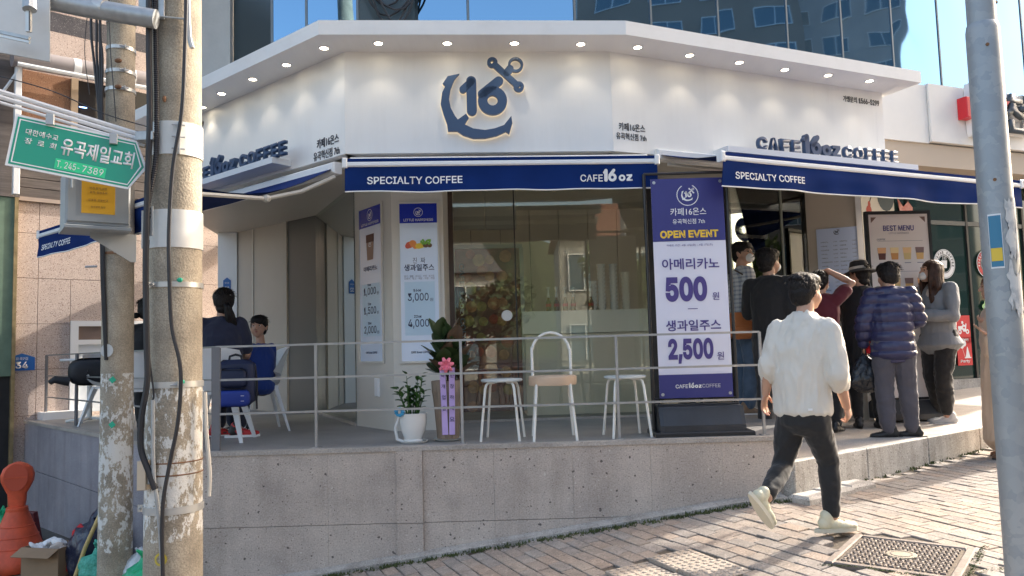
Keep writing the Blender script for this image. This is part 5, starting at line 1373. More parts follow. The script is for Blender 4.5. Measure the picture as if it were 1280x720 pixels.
# white arm and green church sign
m_gsign = mat('sign_green', (0.0, 0.30, 0.19), 0.35, coat=.3); m_gtel = mat('sign_bright_green', (0.03, 0.62, 0.28), .4)
sL, sR = onY(13, 174, 4.02), onY(184, 210, 4.33)
wa = thing('bracket_arm', 'white painted double rail arm above the green church sign', 'bracket', T(*onY(180, 172, 4.36)))
o = onY(180, 172, 4.36)
for (y0_, y1_, r_) in ((114, 170, .013), (121, 176, .013), (128, 182, .009)):
    a, b = onY(-30, y0_ - 9, 3.96), onY(181, y1_, 4.36); MB().tube([a - o, b - o], r_, 8).build('rail', m_whitew, wa, smooth=True)
for x_, y_ in ((63, 149), (142, 173)):
    MB().bbox(-.02, .02, -.035, .025, 0, .02, .003).build('hanger', m_steel, wa, T(*(onY(x_, y_, 4.0 + (x_ - 13) * .0019) - o)) @ frame((0, 0, 0), (1, .45, 0)))
MB().bbox(-.05, .05, -.03, .04, 0, .05, .004).build('clamp', m_steel, wa, T(*(onY(183, 176, 4.33) - o)))
gx = (sR - sL); tip = gx.length
Y1 = gx.normalized(); upv = (onY(13, 141, 4.02) - onY(17, 207, 4.02)).normalized()
MG = frame(sL, Y1, upv)
gs = thing('direction_sign', 'green arrow shaped church sign with white Korean lettering pointing right', 'sign', MG)
hL = (onY(13, 141, 4.02) - onY(17, 207, 4.02)).length / 2
W_ = tip
shape = [(0, -hL), (W_ * .885, -hL), (W_, 0), (W_ * .885, hL), (0, hL)]
MB().prism(shape, -.012, 0).build('edge', m_whitew, gs); sc_ = .93
sh2 = [(.012, -hL + .012), (W_ * .88, -hL + .012), (W_ - .017, 0), (W_ * .88, hL - .012), (.012, hL - .012)]
MB().prism(sh2, 0, .0012).build('face', m_gsign, gs)
sh3 = [(.022, -hL + .022), (W_ * .875, -hL + .022), (W_ - .03, 0), (W_ * .875, hL - .022), (.022, hL - .022)]
sh4 = [(.028, -hL + .028), (W_ * .872, -hL + .028), (W_ - .038, 0), (W_ * .872, hL - .028), (.028, hL - .028)]
MB().add([(x, y, .002) for x, y in sh3] + [(x, y, .002) for x, y in sh4], [(i, (i + 1) % 5, (i + 1) % 5 + 5, i + 5) for i in range(5)]).build('border', m_prnt, gs)
letters(gs, '대한예수교', m_prnt, W_ * .205, hL * .42, .002, w=W_ * .23, h=.034, bold=.008)
letters(gs, '장  로  회', m_prnt, W_ * .205, hL * .07, .002, w=W_ * .22, h=.034, bold=.008)
letters(gs, '유곡제일교회', m_prnt, W_ * .62, hL * .16, .002, w=W_ * .54, h=.098, bold=.022)
MB().box(W_ * .33, W_ * .70, -hL * .76, -hL * .36, .0012, .0025).build('phone_strip', m_gtel, gs)
letters(gs, 'T. 245-', m_prnt, W_ * .425, -hL * .56, .003, w=W_ * .165, h=.038, bold=0)
letters(gs, '7389', m_prnt, W_ * .605, -hL * .56, .003, w=W_ * .155, h=.038, bold=0)

# grey control box with yellow notice
m_gbox = mat('grey_box', (0.36, 0.38, 0.39), 0.45, var=.06, vscale=3); m_label = mat('label_yellow', (0.80, 0.42, 0.02), .45)
c0_, c1_ = onY(81, 280, 4.35), onY(163, 272, 4.55); c1_.z = c0_.z
MC = frame(c0_, (c1_ - c0_)); W_ = (c1_ - c0_).length; Hb = onY(81, 212, 4.35).z - c0_.z
cb = thing('control_box', 'grey metal control box with a yellow notice on a bracket behind the green sign', 'control box', MC)
MB().bbox(0, W_, 0, Hb, -.26, 0, .006).build('body', m_gbox, cb); MB().bbox(.008, W_ - .008, .02, Hb - .01, 0.0, .012, .004).build('door', m_gbox, cb)
MB().bbox(-.006, W_ + .006, -.022, 0.0, -.265, .018, .004).build('base_lip', m_gbox, cb)
lx = W_ * .235; o = MB().box(lx, W_ * .75, .07, .30, .012, .0135).build('notice', m_label, cb)
for i, (s, y, h_) in enumerate((('안전 전기 사용', .22, .014), ('유의: 감전주의', .195, .014), ('신호등 고장신고', .15, .014), ('유지관리 담당', .11, .012))): letters(o, s, m_rust, W_ * .49, y, .014, h=h_, ext=.0003)
MB().tube([(.03, .21, .02), (.03, .30, .02), (.05, .30, .02)], .006, 6).build('handle', m_steel, cb)
MB().prism([(0, 0), (0, -.03), (.22, -.17), (.25, -.17), (.25, 0)], 0, .012).build('bracket', m_gbox, cb, T(W_ * .42, -.022, -.12))

# small steel step on the slim pole
MB().tube([(0, 0, 0), (.09, 0, 0)], .008, 6).build('step_bolt', m_steel, PB, T(-.21, -.09, zB(334)))

# awning tube of the neighbour shutter, posts
rt = thing('roller_awning', 'rolled grey awning with white bands high on the granite wall', 'rolled awning', WP)
ya, yb = pz(27, 62), pz(178, 88)
zc_ = pz(60, 84)[1]
def wl(px_, py_): u, z = onV(px_, py_, P0P, AZW, .25); return u, z
pA, pB = wl(15, 71), wl(182, 101)
MB().tube([(pA[0], pA[1], .25), (pB[0], pB[1], .25)], .12, 16).build('roll', mat('awning_grey', (0.30, 0.27, 0.27), .7), rt, smooth=True)
for x_ in (93, 97, 161, 165):
    u, _ = wl(x_, 80); z = pA[1] + (pB[1] - pA[1]) * (u - pA[0]) / (pB[0] - pA[0]); s = .025
    MB().tube([(u - s, z, .25), (u + s, z, .25)], .123, 16).build('band', m_prnt, rt, smooth=True)
pC, pD = wl(20, 82), wl(182, 112)
MB().tube([(pC[0], pC[1], .33), (pD[0], pD[1], .33)], .03, 8).build('front_bar', m_whitew, rt)
u, _ = wl(23, 100); MB().bbox(u - .035, u + .035, 2.75, pC[1] + .1, .2, .27, .005).build('post', m_whitew, rt)
MB().tube([(u, pC[1] - .05, .27), (u - .3, pC[1] - .65, .0)], .018, 6).build('brace', m_whitew, rt)
# blue indicator lamps glowing behind the dark window
m_bl = mat('blue_lamp', (0.2, 0.4, 1), .5, emit=(0.25, 0.45, 1.0), estr=3.0)
for x_, y_, lb in ((104, 134, 'blue glowing ceiling lamp behind the dark window left of the slim pole'), (165, 143, 'blue glowing ceiling lamp seen between the two poles')):
    u, z = onV(x_, y_, P0P, AZW, .02); o = MB().ball((0, 0, 0), (.05, .012, .006), 12).build('ceiling_lamp', m_bl, None, WP @ T(u, z, .012) @ Matrix.Rotation(R(90), 4, 'X') @ RZ(0)); o['label'] = lb; o['category'] = 'lamp'

# ================================================================= street pole at the right
YP = 3.6
pt_, pb_ = onY(1221, 0, YP), onY(1268, 500, YP); xP = (pt_.x + pb_.x) / 2
rP0 = .088; zP = lambda y: onY(1235, y, YP).z
SPL = thing('street_pole', 'mottled galvanised steel street pole with torn posters at the right', 'street pole', T(xP, YP, 0))
m_galv = mat('mottled_zinc', (0.30, 0.33, 0.35), 0.5, metal=.35, bump=.06)
n_, l_, b_ = N(m_galv); v = n_.new('ShaderNodeTexVoronoi'); v.inputs['Scale'].default_value = 22; tc = n_.new('ShaderNodeTexCoord'); nx_ = n_.new('ShaderNodeTexNoise'); nx_.inputs['Scale'].default_value = 20
ad = n_.new('ShaderNodeVectorMath'); ad.operation = 'MULTIPLY_ADD'; ad.inputs[1].default_value = (.06, .06, .06); l_.new(tc.outputs['Object'], nx_.inputs['Vector']); l_.new(nx_.outputs['Color'], ad.inputs[0]); l_.new(tc.outputs['Object'], ad.inputs[2]); l_.new(ad.outputs[0], v.inputs['Vector'])
r_ = n_.new('ShaderNodeValToRGB'); r_.color_ramp.elements[0].color = (.29, .32, .34, 1); r_.color_ramp.elements[1].color = (.37, .39, .40, 1); sc = n_.new('ShaderNodeSeparateColor'); l_.new(v.outputs['Color'], sc.inputs[0]); l_.new(sc.outputs[0], r_.inputs['Fac']); l_.new(r_.outputs['Color'], b_.inputs['Base Color'])
zcol = zP(34)
def rP(z): return .060 if z > zcol + .02 else (.076 if z > .9 else .076 + (.9 - z) * .004)
MB().lathe([(.079, ground(xP, YP)), (.077, 0), (.074, .9), (.072, zcol - .02), (.067, zcol + .01), (.062, zcol + .015), (.060, zcol + 1.2)], 32).build('shaft', m_galv, SPL, smooth=True)
for y_, a_ in ((62, -110), (228, -120), (10, -60)):
    MB().lathe([(0, 0), (.008, 0), (.008, .004), (0, .004)], 10, T(.072 * math.cos(R(a_)), .072 * math.sin(R(a_)), zP(y_)) @ RZ(a_) @ Matrix.Rotation(R(90), 4, 'Y')).build('rivet', m_rust, SPL)
def wrapped(name, m, a0_, a1_, y0_, y1_, lift, torn=0.0, seed=0, parent=SPL):
    mb = MB(); n1, n2 = 14, 14; z0_, z1_ = zP(y1_), zP(y0_)
    for j in range(n2 + 1):
        for i in range(n1 + 1):
            s, t = i / n1, j / n2
            e = torn * noise.noise(Vector((t * 5, seed, s * 2))); e2 = torn * noise.noise(Vector((s * 5, seed + 9, 0)))
            a_ = R(a0_ + (a1_ - a0_) * s + (e * 40 if i in (0, n1) else 0)); z = z0_ + (z1_ - z0_) * t + (e2 * .25 if j in (0, n2) else 0)
            rl = .0752 - max(0, z - .9) * .0012 + lift; mb.v.append((rl * math.cos(a_), rl * math.sin(a_), z))
    for j in range(n2):
        for i in range(n1): a = j * (n1 + 1) + i; mb.f.append((a, a + 1, a + n1 + 2, a + n1 + 1))
    return mb.build(name, m, parent, smooth=True)
m_torn = mat('torn_paper', (0.62, 0.62, 0.60), .75, col2=(0.42, 0.44, 0.45), vscale=14, thr=(.5, .62))
wrapped('torn_paper', m_torn, -95, -20, 252, 322, .0012, .5, 1); wrapped('torn_paper', m_torn, -100, -10, 342, 392, .0014, .5, 4); wrapped('torn_paper', m_torn, -60, -25, 285, 330, .0022, .4, 8)
wrapped('torn_paper', m_torn, -80, -50, 630, 655, .0012, .5, 12)
stk = wrapped('sticker', mat('sticker_blue', (0.04, 0.20, 0.33), .45), -150, -112, 272, 335, .002)
wrapped('sticker_lower', mat('sticker_yellow', (0.75, 0.52, 0.05), .45), -148, -114, 312, 328, .0035); wrapped('sticker_rim', m_prnt, -152, -110, 270, 337, .001)

# ================================================================= terrace furniture
m_wmetal = mat('white_tube', (0.78, 0.77, 0.72), .35); m_wplas = mat('white_plastic', (0.76, 0.78, 0.80), .4, var=.03); m_seatw = mat('pale_seat', (0.62, 0.66, 0.66), .4); m_ply = mat('plywood', (0.62, 0.46, 0.33), .5, var=.1, vscale=12)
def leg_curve(ang, rt_, rb, h, bend_r=.05):
    c, s = math.cos(R(ang)), math.sin(R(ang))
    return [(c * (rt_ - .08), s * (rt_ - .08), h), (c * (rt_ - .02), s * (rt_ - .02), h - .002), (c * rt_, s * rt_, h - .018), (c * (rt_ + .012), s * (rt_ + .012), h - .05), (c * rb, s * rb, 0)]
def make_stool(M, label):
    t = thing('stool', label, 'stool', M, 'white round stools on the terrace')
    MB().lathe([(0, .455), (.16, .455), (.166, .462), (.166, .470), (.158, .476), (0, .474)], 32, cap=False).build('seat', m_seatw, t, smooth=True)
    for a in (25, 115, 205, 295): MB().tube(leg_curve(a, .15, .215, .45), .0105, 8).build('leg', m_wmetal, t, smooth=True)
    return t
s1 = onZ(629, 549, 0); stool = make_stool(T(s1.x, s1.y, 0) @ RZ(12), 'white round stool left of the wooden seat chair')
s2 = onZ(784, 545, 0); dup(stool, T(s2.x + .0, s2.y, 0) @ RZ(28), 'white round stool just left of the event banner')
s3 = onZ(693, 548, 0)
ch = thing('metal_chair', 'white tube chair with thick pale wooden round seat and looped back', 'chair', T(s3.x, s3.y, 0) @ RZ(0))
MB().lathe([(0, .42), (.185, .42), (.19, .43), (.19, .485), (.183, .492), (0, .490)], 36, cap=False).build('seat', m_ply, ch, smooth=True)
for sx, sy in ((-1, -1), (1, -1), (-1, 1), (1, 1)): MB().tube([(sx * .13, sy * .13, .43), (sx * .165, sy * .19, 0)], .0105, 8).build('leg', m_wmetal, ch, smooth=True)
pts = [(-.155, .10, .47), (-.155, .13, .72)]
for i in range(11): a = math.pi - math.pi * i / 10; pts.append((.15 * math.cos(a) * (1 - .08 * abs(math.sin(a))), .145 + .02 * math.sin(a), .70 + .135 * math.sin(a)))
pts += [(.155, .13, .70), (.155, .10, .47)]
MB().tube(pts, .0115, 8).build('back_hoop', m_wmetal, ch, smooth=True)

# white plastic shell chairs at the left
def shell_mesh():
    mb = MB(); nx, ny = 14, 16
    for k in (0, 1):
        o = len(mb.v)
        for j in range(ny + 1):
            for i in range(nx + 1):
                s = (i / nx - .5) * 2; t = j / ny
                if t < .45:
                    q = t / .45; y = -.20 + .36 * q; z = .44 - .015 * math.sin(q * math.pi) + (.03 * (1 - q) ** 3); hw = .21
                    zz_ = z + .10 * abs(s) ** 3 * q; x = s * hw * (1 + .15 * q)
                else:
                    q = (t - .45) / .55; y = .16 + .10 * q; z = .445 + .35 * q; hw = .245 - .03 * q ** 2
                    zz_ = z + (0.10 * (1 - q) * abs(s) ** 3) - .03 * s * s * q; x = s * hw; y -= .10 * abs(s) ** 2 * (1 - q * .4)
                mb.v.append((x, y + (.008 if k and t > .45 else 0), zz_ - (.008 if k and t <= .45 else 0)))
        for j in range(ny):
            for i in range(nx): a = o + j * (nx + 1) + i; mb.f.append((a, a + 1, a + nx + 2, a + nx + 1))
    return mb
def make_shell_chair(M, label):
    t = thing('shell_chair', label, 'chair', M, 'white plastic chairs on the left of the terrace')
    shell_mesh().build('shell', m_wplas, t, smooth=True)
    MB().box(-.15, .15, -.12, .14, .40, .425).build('under_frame', m_wplas, t)
    for sx, sy in ((-1, -1), (1, -1), (-1, 1), (1, 1)):
        mb = MB(); a, b = Vector((sx * .13, sy * .10 + .01, .42)), Vector((sx * .235, sy * .21 + .01, 0)); vs = []
        for p, w_ in ((a, .032), (b, .014)): vs += [(p.x - w_, p.y - w_ * .6, p.z), (p.x + w_, p.y - w_ * .6, p.z), (p.x + w_, p.y + w_ * .6, p.z), (p.x - w_, p.y + w_ * .6, p.z)]
        mb.add(vs, [(3, 2, 1, 0), (4, 5, 6, 7), (0, 1, 5, 4), (1, 2, 6, 5), (2, 3, 7, 6), (3, 0, 4, 7)]).build('leg', m_wplas, t)
    return t
def fl_at(px_, py_): p = onZ(px_, py_, 0); return p
pW = fl_at(294, 541)        # woman's chair
CH_W = T(-2.52, 6.62, 0) @ RZ(184)
chW = make_shell_chair(CH_W, 'white plastic chair with perforated shell carrying the woman and the navy backpack')
CH_B = T(-2.44, 7.42, 0) @ RZ(-62)
dup(chW, CH_B, 'white plastic chair the small boy sits on')
CH_S = T(-3.62, 7.55, 0) @ RZ(205)
dup(chW, CH_S, 'white plastic chair of the person in black between the two poles')
CH_E = T(-4.45, 8.55, 0) @ RZ(70)
dup(chW, CH_E, 'empty white plastic chair with a black bag, left of the slim pole')
# round white table between them
tb = thing('cafe_table', 'small white round table with pedestal behind the seated woman', 'table', T(-3.05, 7.42, 0))
MB().lathe([(0, .71), (.33, .71), (.34, .72), (.34, .73), (.33, .738), (0, .738)], 32, cap=False).build('table_top', m_wplas, tb, smooth=True)
MB().lathe([(.03, .02), (.026, .71)], 14).build('column', m_wmetal, tb, smooth=True)
for k in range(4): MB().tube([(0, 0, .05), (.30 * math.cos(R(90 * k + 20)), .30 * math.sin(R(90 * k + 20)), .015)], .017, 8).build('foot', m_wmetal, tb, smooth=True)
tb2 = thing('cafe_table', 'small white round table at the far left corner of the terrace', 'table', T(-4.95, 9.0, 0))
MB().lathe([(0, .71), (.30, .71), (.31, .72), (.31, .738), (0, .738)], 28, cap=False).build('table_top', m_wplas, tb2, smooth=True)
MB().lathe([(.03, .02), (.026, .71)], 14).build('column', m_wmetal, tb2, smooth=True)
for k in range(4): MB().tube([(0, 0, .05), (.27 * math.cos(R(90 * k)), .27 * math.sin(R(90 * k)), .015)], .017, 8).build('foot', m_wmetal, tb2, smooth=True)
# bucket and boxes by the left glass
p = fl_at(350, 512); bk_ = thing('bucket', 'grey blue plastic bucket in front of the grey side panel', 'bucket', T(p.x, p.y, 0))
MB().lathe([(.115, 0), (.135, .28), (.14, .285), (.135, .29), (.125, .27), (.11, .01)], 24).build('body', mat('bucket_grey', (0.20, 0.27, 0.32), .5), bk_, smooth=True)
# ---- bags
m_bagblk = mat('black_nylon', (0.012, 0.014, 0.02), .6, bump=.3, bscale=40); m_bagnavy = mat('navy_nylon', (0.012, 0.02, 0.06), .6, bump=.3, bscale=30); m_bagblue = mat('blue_nylon', (0.01, 0.035, 0.26), .6, bump=.3, bscale=30)
def rbox(mb, x0, x1, y0, y1, z0, z1, r=.03, nz=10, nseg=5, taper=0.0, M=None, bulge=0.0):
    """rounded box standing on z0 with rounded top and bottom rims"""
    vs = []; fs = []; rings = []
    for j in range(nz + 1):
        t = j / nz; z = z0 + (z1 - z0) * t; e = min(t, 1 - t) * (z1 - z0); ins = r - math.sqrt(max(0, r * r - max(0, r - e) ** 2)) if e < r else 0
        ins -= bulge * math.sin(math.pi * t); tp = taper * t
        ring_ = []
        for cx_, cy_, a0_ in ((x1, y1, 0), (x0, y1, 90), (x0, y0, 180), (x1, y0, 270)):
            sx, sy = (1 if cx_ == x1 else -1), (1 if cy_ == y1 else -1)
            for k in range(nseg + 1):
                a = R(a0_ + 90 * k / nseg); ring_.append((cx_ - sx * (r + ins + tp) + r * math.cos(a), cy_ - sy * (r + ins * .7 + tp * .5) + r * math.sin(a), z))
        rings.append(len(vs)); vs += ring_
    n = 4 * (nseg + 1)
    for j in range(nz):
        for k in range(n): q = (k + 1) % n; fs.append((rings[j] + k, rings[j] + q, rings[j + 1] + q, rings[j + 1] + k))
    fs += [tuple(rings[0] + k for k in range(n - 1, -1, -1)), tuple(rings[-1] + k for k in range(n))]
    return mb.add(vs, fs, M)
bpk = thing('backpack', 'navy and blue school backpack hung on the back of the white chair', 'backpack', T(-2.27, 6.26, .31) @ RZ(2) @ Matrix.Scale(.9, 4))
rbox(MB(), -.165, .165, -.02, .12, .0, .42, .055, bulge=.01).build('body', m_bagnavy, bpk, smooth=True)
rbox(MB(), -.145, .145, -.09, -.015, .0, .15, .035, bulge=.008).build('blue_pocket', m_bagblue, bpk, smooth=True)
rbox(MB(), -.12, .12, -.06, -.012, .165, .345, .04, bulge=.006).build('front_pocket', m_bagnavy, bpk, smooth=True)
MB().tube([(-.12, -.062, .19), (-.12, -.066, .30), (-.09, -.066, .33), (.09, -.066, .33), (.12, -.066, .30)], .004, 5).build('zip', m_bagblk, bpk)
MB().tube([(-.06, .03, .40), (-.05, .03, .45), (0, .03, .465), (.05, .03, .45), (.06, .03, .40)], .011, 7).build('handle', m_bagblk, bpk, smooth=True)
MB().box(.085, .115, -.095, -.089, .05, .10).build('label_patch', m_prnt, bpk)
for x_, z_ in ((-.11, .08), (-.11, .27)): MB().box(x_ - .008, x_ + .004, -.098 + (.025 if z_ > .2 else 0), -.09 + (.025 if z_ > .2 else 0), z_ - .0, z_ + .045).build('zip_pull', m_prnt, bpk)
for s_ in (-1, 1): MB().tube([(s_ * .17, .05, .36), (s_ * .19, .04, .20), (s_ * .185, .04, .05), (s_ * .19, .03, -.03)], .010, 6).build('strap', m_bagblk, bpk)
hb = thing('shoulder_bag', 'black shoulder bag on the empty white chair with its strap hanging', 'bag', T(-4.62, 8.5, .44) @ RZ(30))
rbox(MB(), -.24, .22, -.1, .1, 0, .30, .10, bulge=.02).build('body', m_bagblk, hb, smooth=True); MB().tube([(.15, -.08, .25), (.19, -.12, .05), (.17, -.13, -.15), (.15, -.12, -.28)], .012, 6).build('strap', m_bagblk, hb)
MB().tube([(-.24, -.05, .05), (-.38, -.05, .08), (-.42, -.02, .05)], [.05, .04, .03], 10).build('sleeve_end', m_bagblk, hb, smooth=True)

# ================================================================= plants
m_zz = mat('zz_leaf', (0.035, 0.10, 0.015), .35, var=.4, vscale=14); m_rub = mat('rubber_leaf', (0.035, 0.062, 0.022), .3, var=.35, vscale=9); m_rubr = mat('rubber_leaf_red', (0.10, 0.065, 0.04), .35, var=.3, vscale=9); m_potw = mat('white_ceramic', (0.74, 0.74, 0.72), .2, coat=.3); m_pot = mat('taupe_pot', (0.27, 0.21, 0.16), .6, var=.12, vscale=8)
def leaf_mesh(L_, W2, cup=.15, curl=.25, m=None, n=8):
    mb = MB(); mid = []
    for i in range(n + 1):
        t = i / n; w_ = W2 * math.sin(math.pi * min(1, t * .96 + .02)) ** .75; z = -curl * L_ * t * t
        mid.append(len(mb.v)); mb.v += [(-w_, L_ * t, z + cup * w_), (-w_ * .5, L_ * t, z + cup * w_ * .35), (0, L_ * t, z - .002), (w_ * .5, L_ * t, z + cup * w_ * .35), (w_, L_ * t, z + cup * w_)]
    for i in range(n):
        for k in range(4): a = i * 5 + k; mb.f.append((a, a + 1, a + 6, a + 5))
    return mb.mesh('leaf', m, True)
def leaf_M(base, d, roll=0):
    d = Vector(d).normalized(); x = d.cross(Vector((0, 0, 1)))
    if x.length < .05: x = Vector((1, 0, 0))
    x.normalize(); z = x.cross(d); M = Matrix(((x.x, d.x, z.x, base[0]), (x.y, d.y, z.y, base[1]), (x.z, d.z, z.z, base[2]), (0, 0, 0, 1)))
    return M @ Matrix.Rotation(roll, 4, 'Y')
p = onZ(517, 553, 0)
zp = thing('potted_plant', 'small bushy green plant in a white pot with a blue bow', 'potted plant', T(p.x, p.y, 0))
MB().lathe([(.075, .0), (.078, .02), (.07, .03), (.095, .09), (.108, .16), (.106, .225), (.098, .23), (.095, .21)], 28).build('pot', m_potw, zp, smooth=True)
MB().lathe([(0, .20), (.097, .205)], 20, cap=False).build('soil', m_soil, zp)
MB().lathe([(.0, 0), (.105, .002), (.12, .018), (.112, .018), (.10, .008)], 28, cap=False).build('saucer', m_potw, zp, smooth=True)
# decorative arch at the pot's left side
MB().tube([(-.07, -.02, .01), (-.125, -.02, .03), (-.14, -.02, .12), (-.11, -.02, .20), (-.09, -.01, .22)], [.010, .014, .012, .009, .006], 8).build('pot_handle', m_potw, zp, smooth=True)
lz = leaf_mesh(.055, .018, m=m_zz, n=4); rr = random.Random(5)
for k in range(13):
    a = rr.uniform(0, 6.28); lean = rr.uniform(.05, .42) if k else .05; Ls = rr.uniform(.17, .33) * (1.15 if k < 3 else 1); b = Vector((.04 * math.cos(a), .04 * math.sin(a), .20)); d = Vector((math.cos(a) * lean, math.sin(a) * lean, 1)).normalized()
    st_o = MB().tube([b, b + d * Ls * .5, b + d * Ls + Vector((0, 0, -.01))], [.006, .005, .002], 6).build('stem', m_zz, zp)
    side = d.cross(Vector((math.sin(a), -math.cos(a), .1))).normalized()
    for j in range(8):
        q = b + d * Ls * (.25 + .75 * j / 7); sg = 1 if j % 2 else -1; dd = side * sg + d * .9 + Vector((rr.gauss(0, .2), rr.gauss(0, .2), 0))
        link('leaf', lz, zp, leaf_M(q, dd, rr.uniform(-.4, .4)) @ Matrix.Scale(rr.uniform(.8, 1.2), 4))
mb = MB()
for k in range(9): a = k * .7; mb.ball((-.095 + .026 * math.cos(a), -.085 + .012 * math.sin(a * 2), .245 + .026 * math.sin(a)), (.017, .010, .012), 6)
mb.build('bow', mat('bow_blue', (0.05, 0.35, 0.62), .5), zp, kind='stuff')
p = onZ(560, 551, 0)
rp_ = thing('potted_plant', 'dark rubber plant in a tall taupe pot with lilac congratulation ribbons', 'potted plant', T(p.x, p.y + .03, 0))
mb = MB(); n = 32; prof = [(.085, .02), (.095, .15), (.108, .30), (.118, .38), (.120, .385), (.124, .47), (.118, .475), (.112, .46)]
for r_, z in prof:
    for k in range(n): a = 2 * math.pi * k / n; q = r_ + (.003 if k % 2 else -.002); mb.v.append((q * math.cos(a), q * math.sin(a), z))
for i in range(len(prof) - 1):
    for k in range(n): mb.f.append((i * n + k, i * n + (k + 1) % n, (i + 1) * n + (k + 1) % n, (i + 1) * n + k))
mb.f.append(tuple(range(n - 1, -1, -1))); mb.build('pot', m_pot, rp_)
MB().lathe([(0, .455), (.114, .455)], 20, cap=False).build('soil', m_soil, rp_)
MB().lathe([(0, 0), (.10, .002), (.125, .02), (.117, .02), (.09, .008)], 28, cap=False).build('saucer', m_potw, rp_, smooth=True)
for k, (sx, sy, h_) in enumerate(((-.05, .0, .80), (.05, -.01, .82), (0.0, .05, .74), (-.02, -.05, .62), (.09, .02, .66))):
    MB().tube([(sx * .5, sy, .45), (sx, sy, h_)], .009, 6).build('stem', m_bark, rp_)
    for j in range(11):
        a = j * 2.4 + k; t = j / 10; z = .50 + (h_ - .50) * t; el = .55 + .75 * t; d = (math.cos(a) * math.cos(el), math.sin(a) * math.cos(el), math.sin(el))
        me_ = leaf_mesh(.20 * rr.uniform(.8, 1.15), .066, .22, .10, m_rubr if rr.random() < .15 else m_rub, 7)
        link('leaf', me_, rp_, leaf_M((sx, sy, z), d, rr.uniform(-.3, .3) + math.pi * 0))
rb = thing('ribbon', 'pink bow with two lilac lettered ribbons hanging over the taupe pot', 'ribbon', T(p.x, p.y - .10, .0))
m_lil = mat('lilac_satin', (0.52, 0.38, 0.72), .4); m_pkb = mat('bow_pink', (0.82, 0.20, 0.28), .5)
for x0_, x1_, s_ in ((-.045, -.005, '축 개 업 을'), (.03, .078, '번 창 하 세 요')):
    mb = MB()
    for i in range(11): t = i / 10; mb.v += [(x0_ * (1 - t * .3), -.012 - .006 * math.sin(t * 8), .58 - .52 * t), (x0_ * (1 - t * .3) + .045, -.012 - .006 * math.sin(t * 8 + .6), .58 - .52 * t)]
    for i in range(10): mb.f.append((i * 2, i * 2 + 1, i * 2 + 3, i * 2 + 2))
    q = mb.build('ribbon_tail', m_lil, rb)
    for i, c_ in enumerate(s_.replace(' ', '')): letters(q, c_, m_txt, x0_ * (1 - (.12 + i * .17) * .3) + .023, .52 - i * .085, 0, h=.034, bold=.01, ext=.0004, name='letter', M=Matrix(((1, 0, 0, 0), (0, 0, -1, -.020), (0, 1, 0, 0), (0, 0, 0, 1)))) if i < 5 else None
for k in range(7):
    a = R(k * 51 + 10); d = Vector((math.cos(a), 0, math.sin(a))); MB().tube([(0.01, -.03, .60), Vector((0.01, -.045, .60)) + d * .035, Vector((0.01, -.035, .60)) + d * .06], [.004, .018, .010], 8).build('bow_loop', m_pkb, rb, smooth=True)

# ================================================================= things behind the glass
GI = GM
lb = thing('fruit_lightbox', 'framed fruit picture with CAFE 16oz COFFEE lettering behind the glass door', 'poster', GM @ T(0.05, 0.0, -.62))
m_dfr = mat('dark_fruit_print', (0.16, 0.05, 0.04), .5, var=.5, vscale=7)
MB().bbox(0, .70, .05, 1.80, -.05, 0, .004).build('sheet', m_dfr, lb)
for q in ((-.03, .73, 1.80, 1.84), (.70, .74, .05, 1.80), (-.04, 0, .05, 1.80)): MB().box(*q, -.06, .02).build('frame_bar', mat('frame_grey', (0.42, 0.42, 0.40), .4), lb)
rr = random.Random(2); FC = [mat('fp_%d' % i, c, .6, var=.4, vscale=20) for i, c in enumerate([(0.30, 0.06, 0.04), (0.38, 0.2, 0.08), (0.33, 0.24, 0.09), (0.25, 0.10, 0.07), (0.40, 0.18, 0.10)])]
for i in range(46):
    x, y = .14 + (i % 5) * .125 + rr.uniform(-.03, .03), 1.70 - (i // 5) * .175 + rr.uniform(-.04, .04); r_ = rr.uniform(.05, .075)
    if x + r_ < .70: MB().ball((x, y, .0), (r_, r_, .012), 12).build('fruit_print', FC[rr.randrange(5)], lb, smooth=True)
for s_, y in (('CAFE', 1.52), ('16oz', 1.22), ('COFFEE', .88)): letters(lb, s_, m_txtg if s_ != '16oz' else m_prnt, 0, 0, 0, w=.24 if s_ != 'COFFEE' else .34, h=.055, bold=.02, M=T(.07, y, .016) @ RZ(-90))
CBI = CB
# cup towers, lids and syrup pumps on the counter
m_cup = mat('paper_cup', (0.85, 0.84, 0.76), .5); m_cupb = mat('printed_cup', (0.85, 0.87, 0.87), .5, col2=(0.5, 0.52, 0.54), vscale=26, thr=(.58, .62)); m_pump = mat('pump_white', (0.75, 0.74, 0.70), .4); m_pr = mat('pump_red', (0.5, 0.05, 0.03), .4)
def cup_tower(px_, n, m, lab, wr=.047):
    u = onV(px_, 388, (CB.translation.x, CB.translation.y), 86.5, -.2)[0]
    t = thing('cup_stack', lab, 'cup stack', CB @ T(u, 1.102, -.2), 'paper cup stacks')
    for k in range(n):
        MB().lathe([(wr * .72, 0), (wr * .97, .042), (wr, .046), (wr, .05)], 14).build('cup', m, t, T(0, .046 * k, 0) @ Matrix.Rotation(R(-90), 4, 'X'), smooth=True)
for a_ in ((742, 7, m_cupb, 'shorter printed cup stack left of the tall ones behind the glass'), (753, 11, m_cupb, 'tall printed cup stack behind the glass, left one of the tall pair'), (768, 11, m_cupb, 'tall printed cup stack behind the glass, right one of the tall pair'), (783, 9, m_cup, 'plain cream cup stack at the right end of the counter')): cup_tower(*a_)
pu_ = None
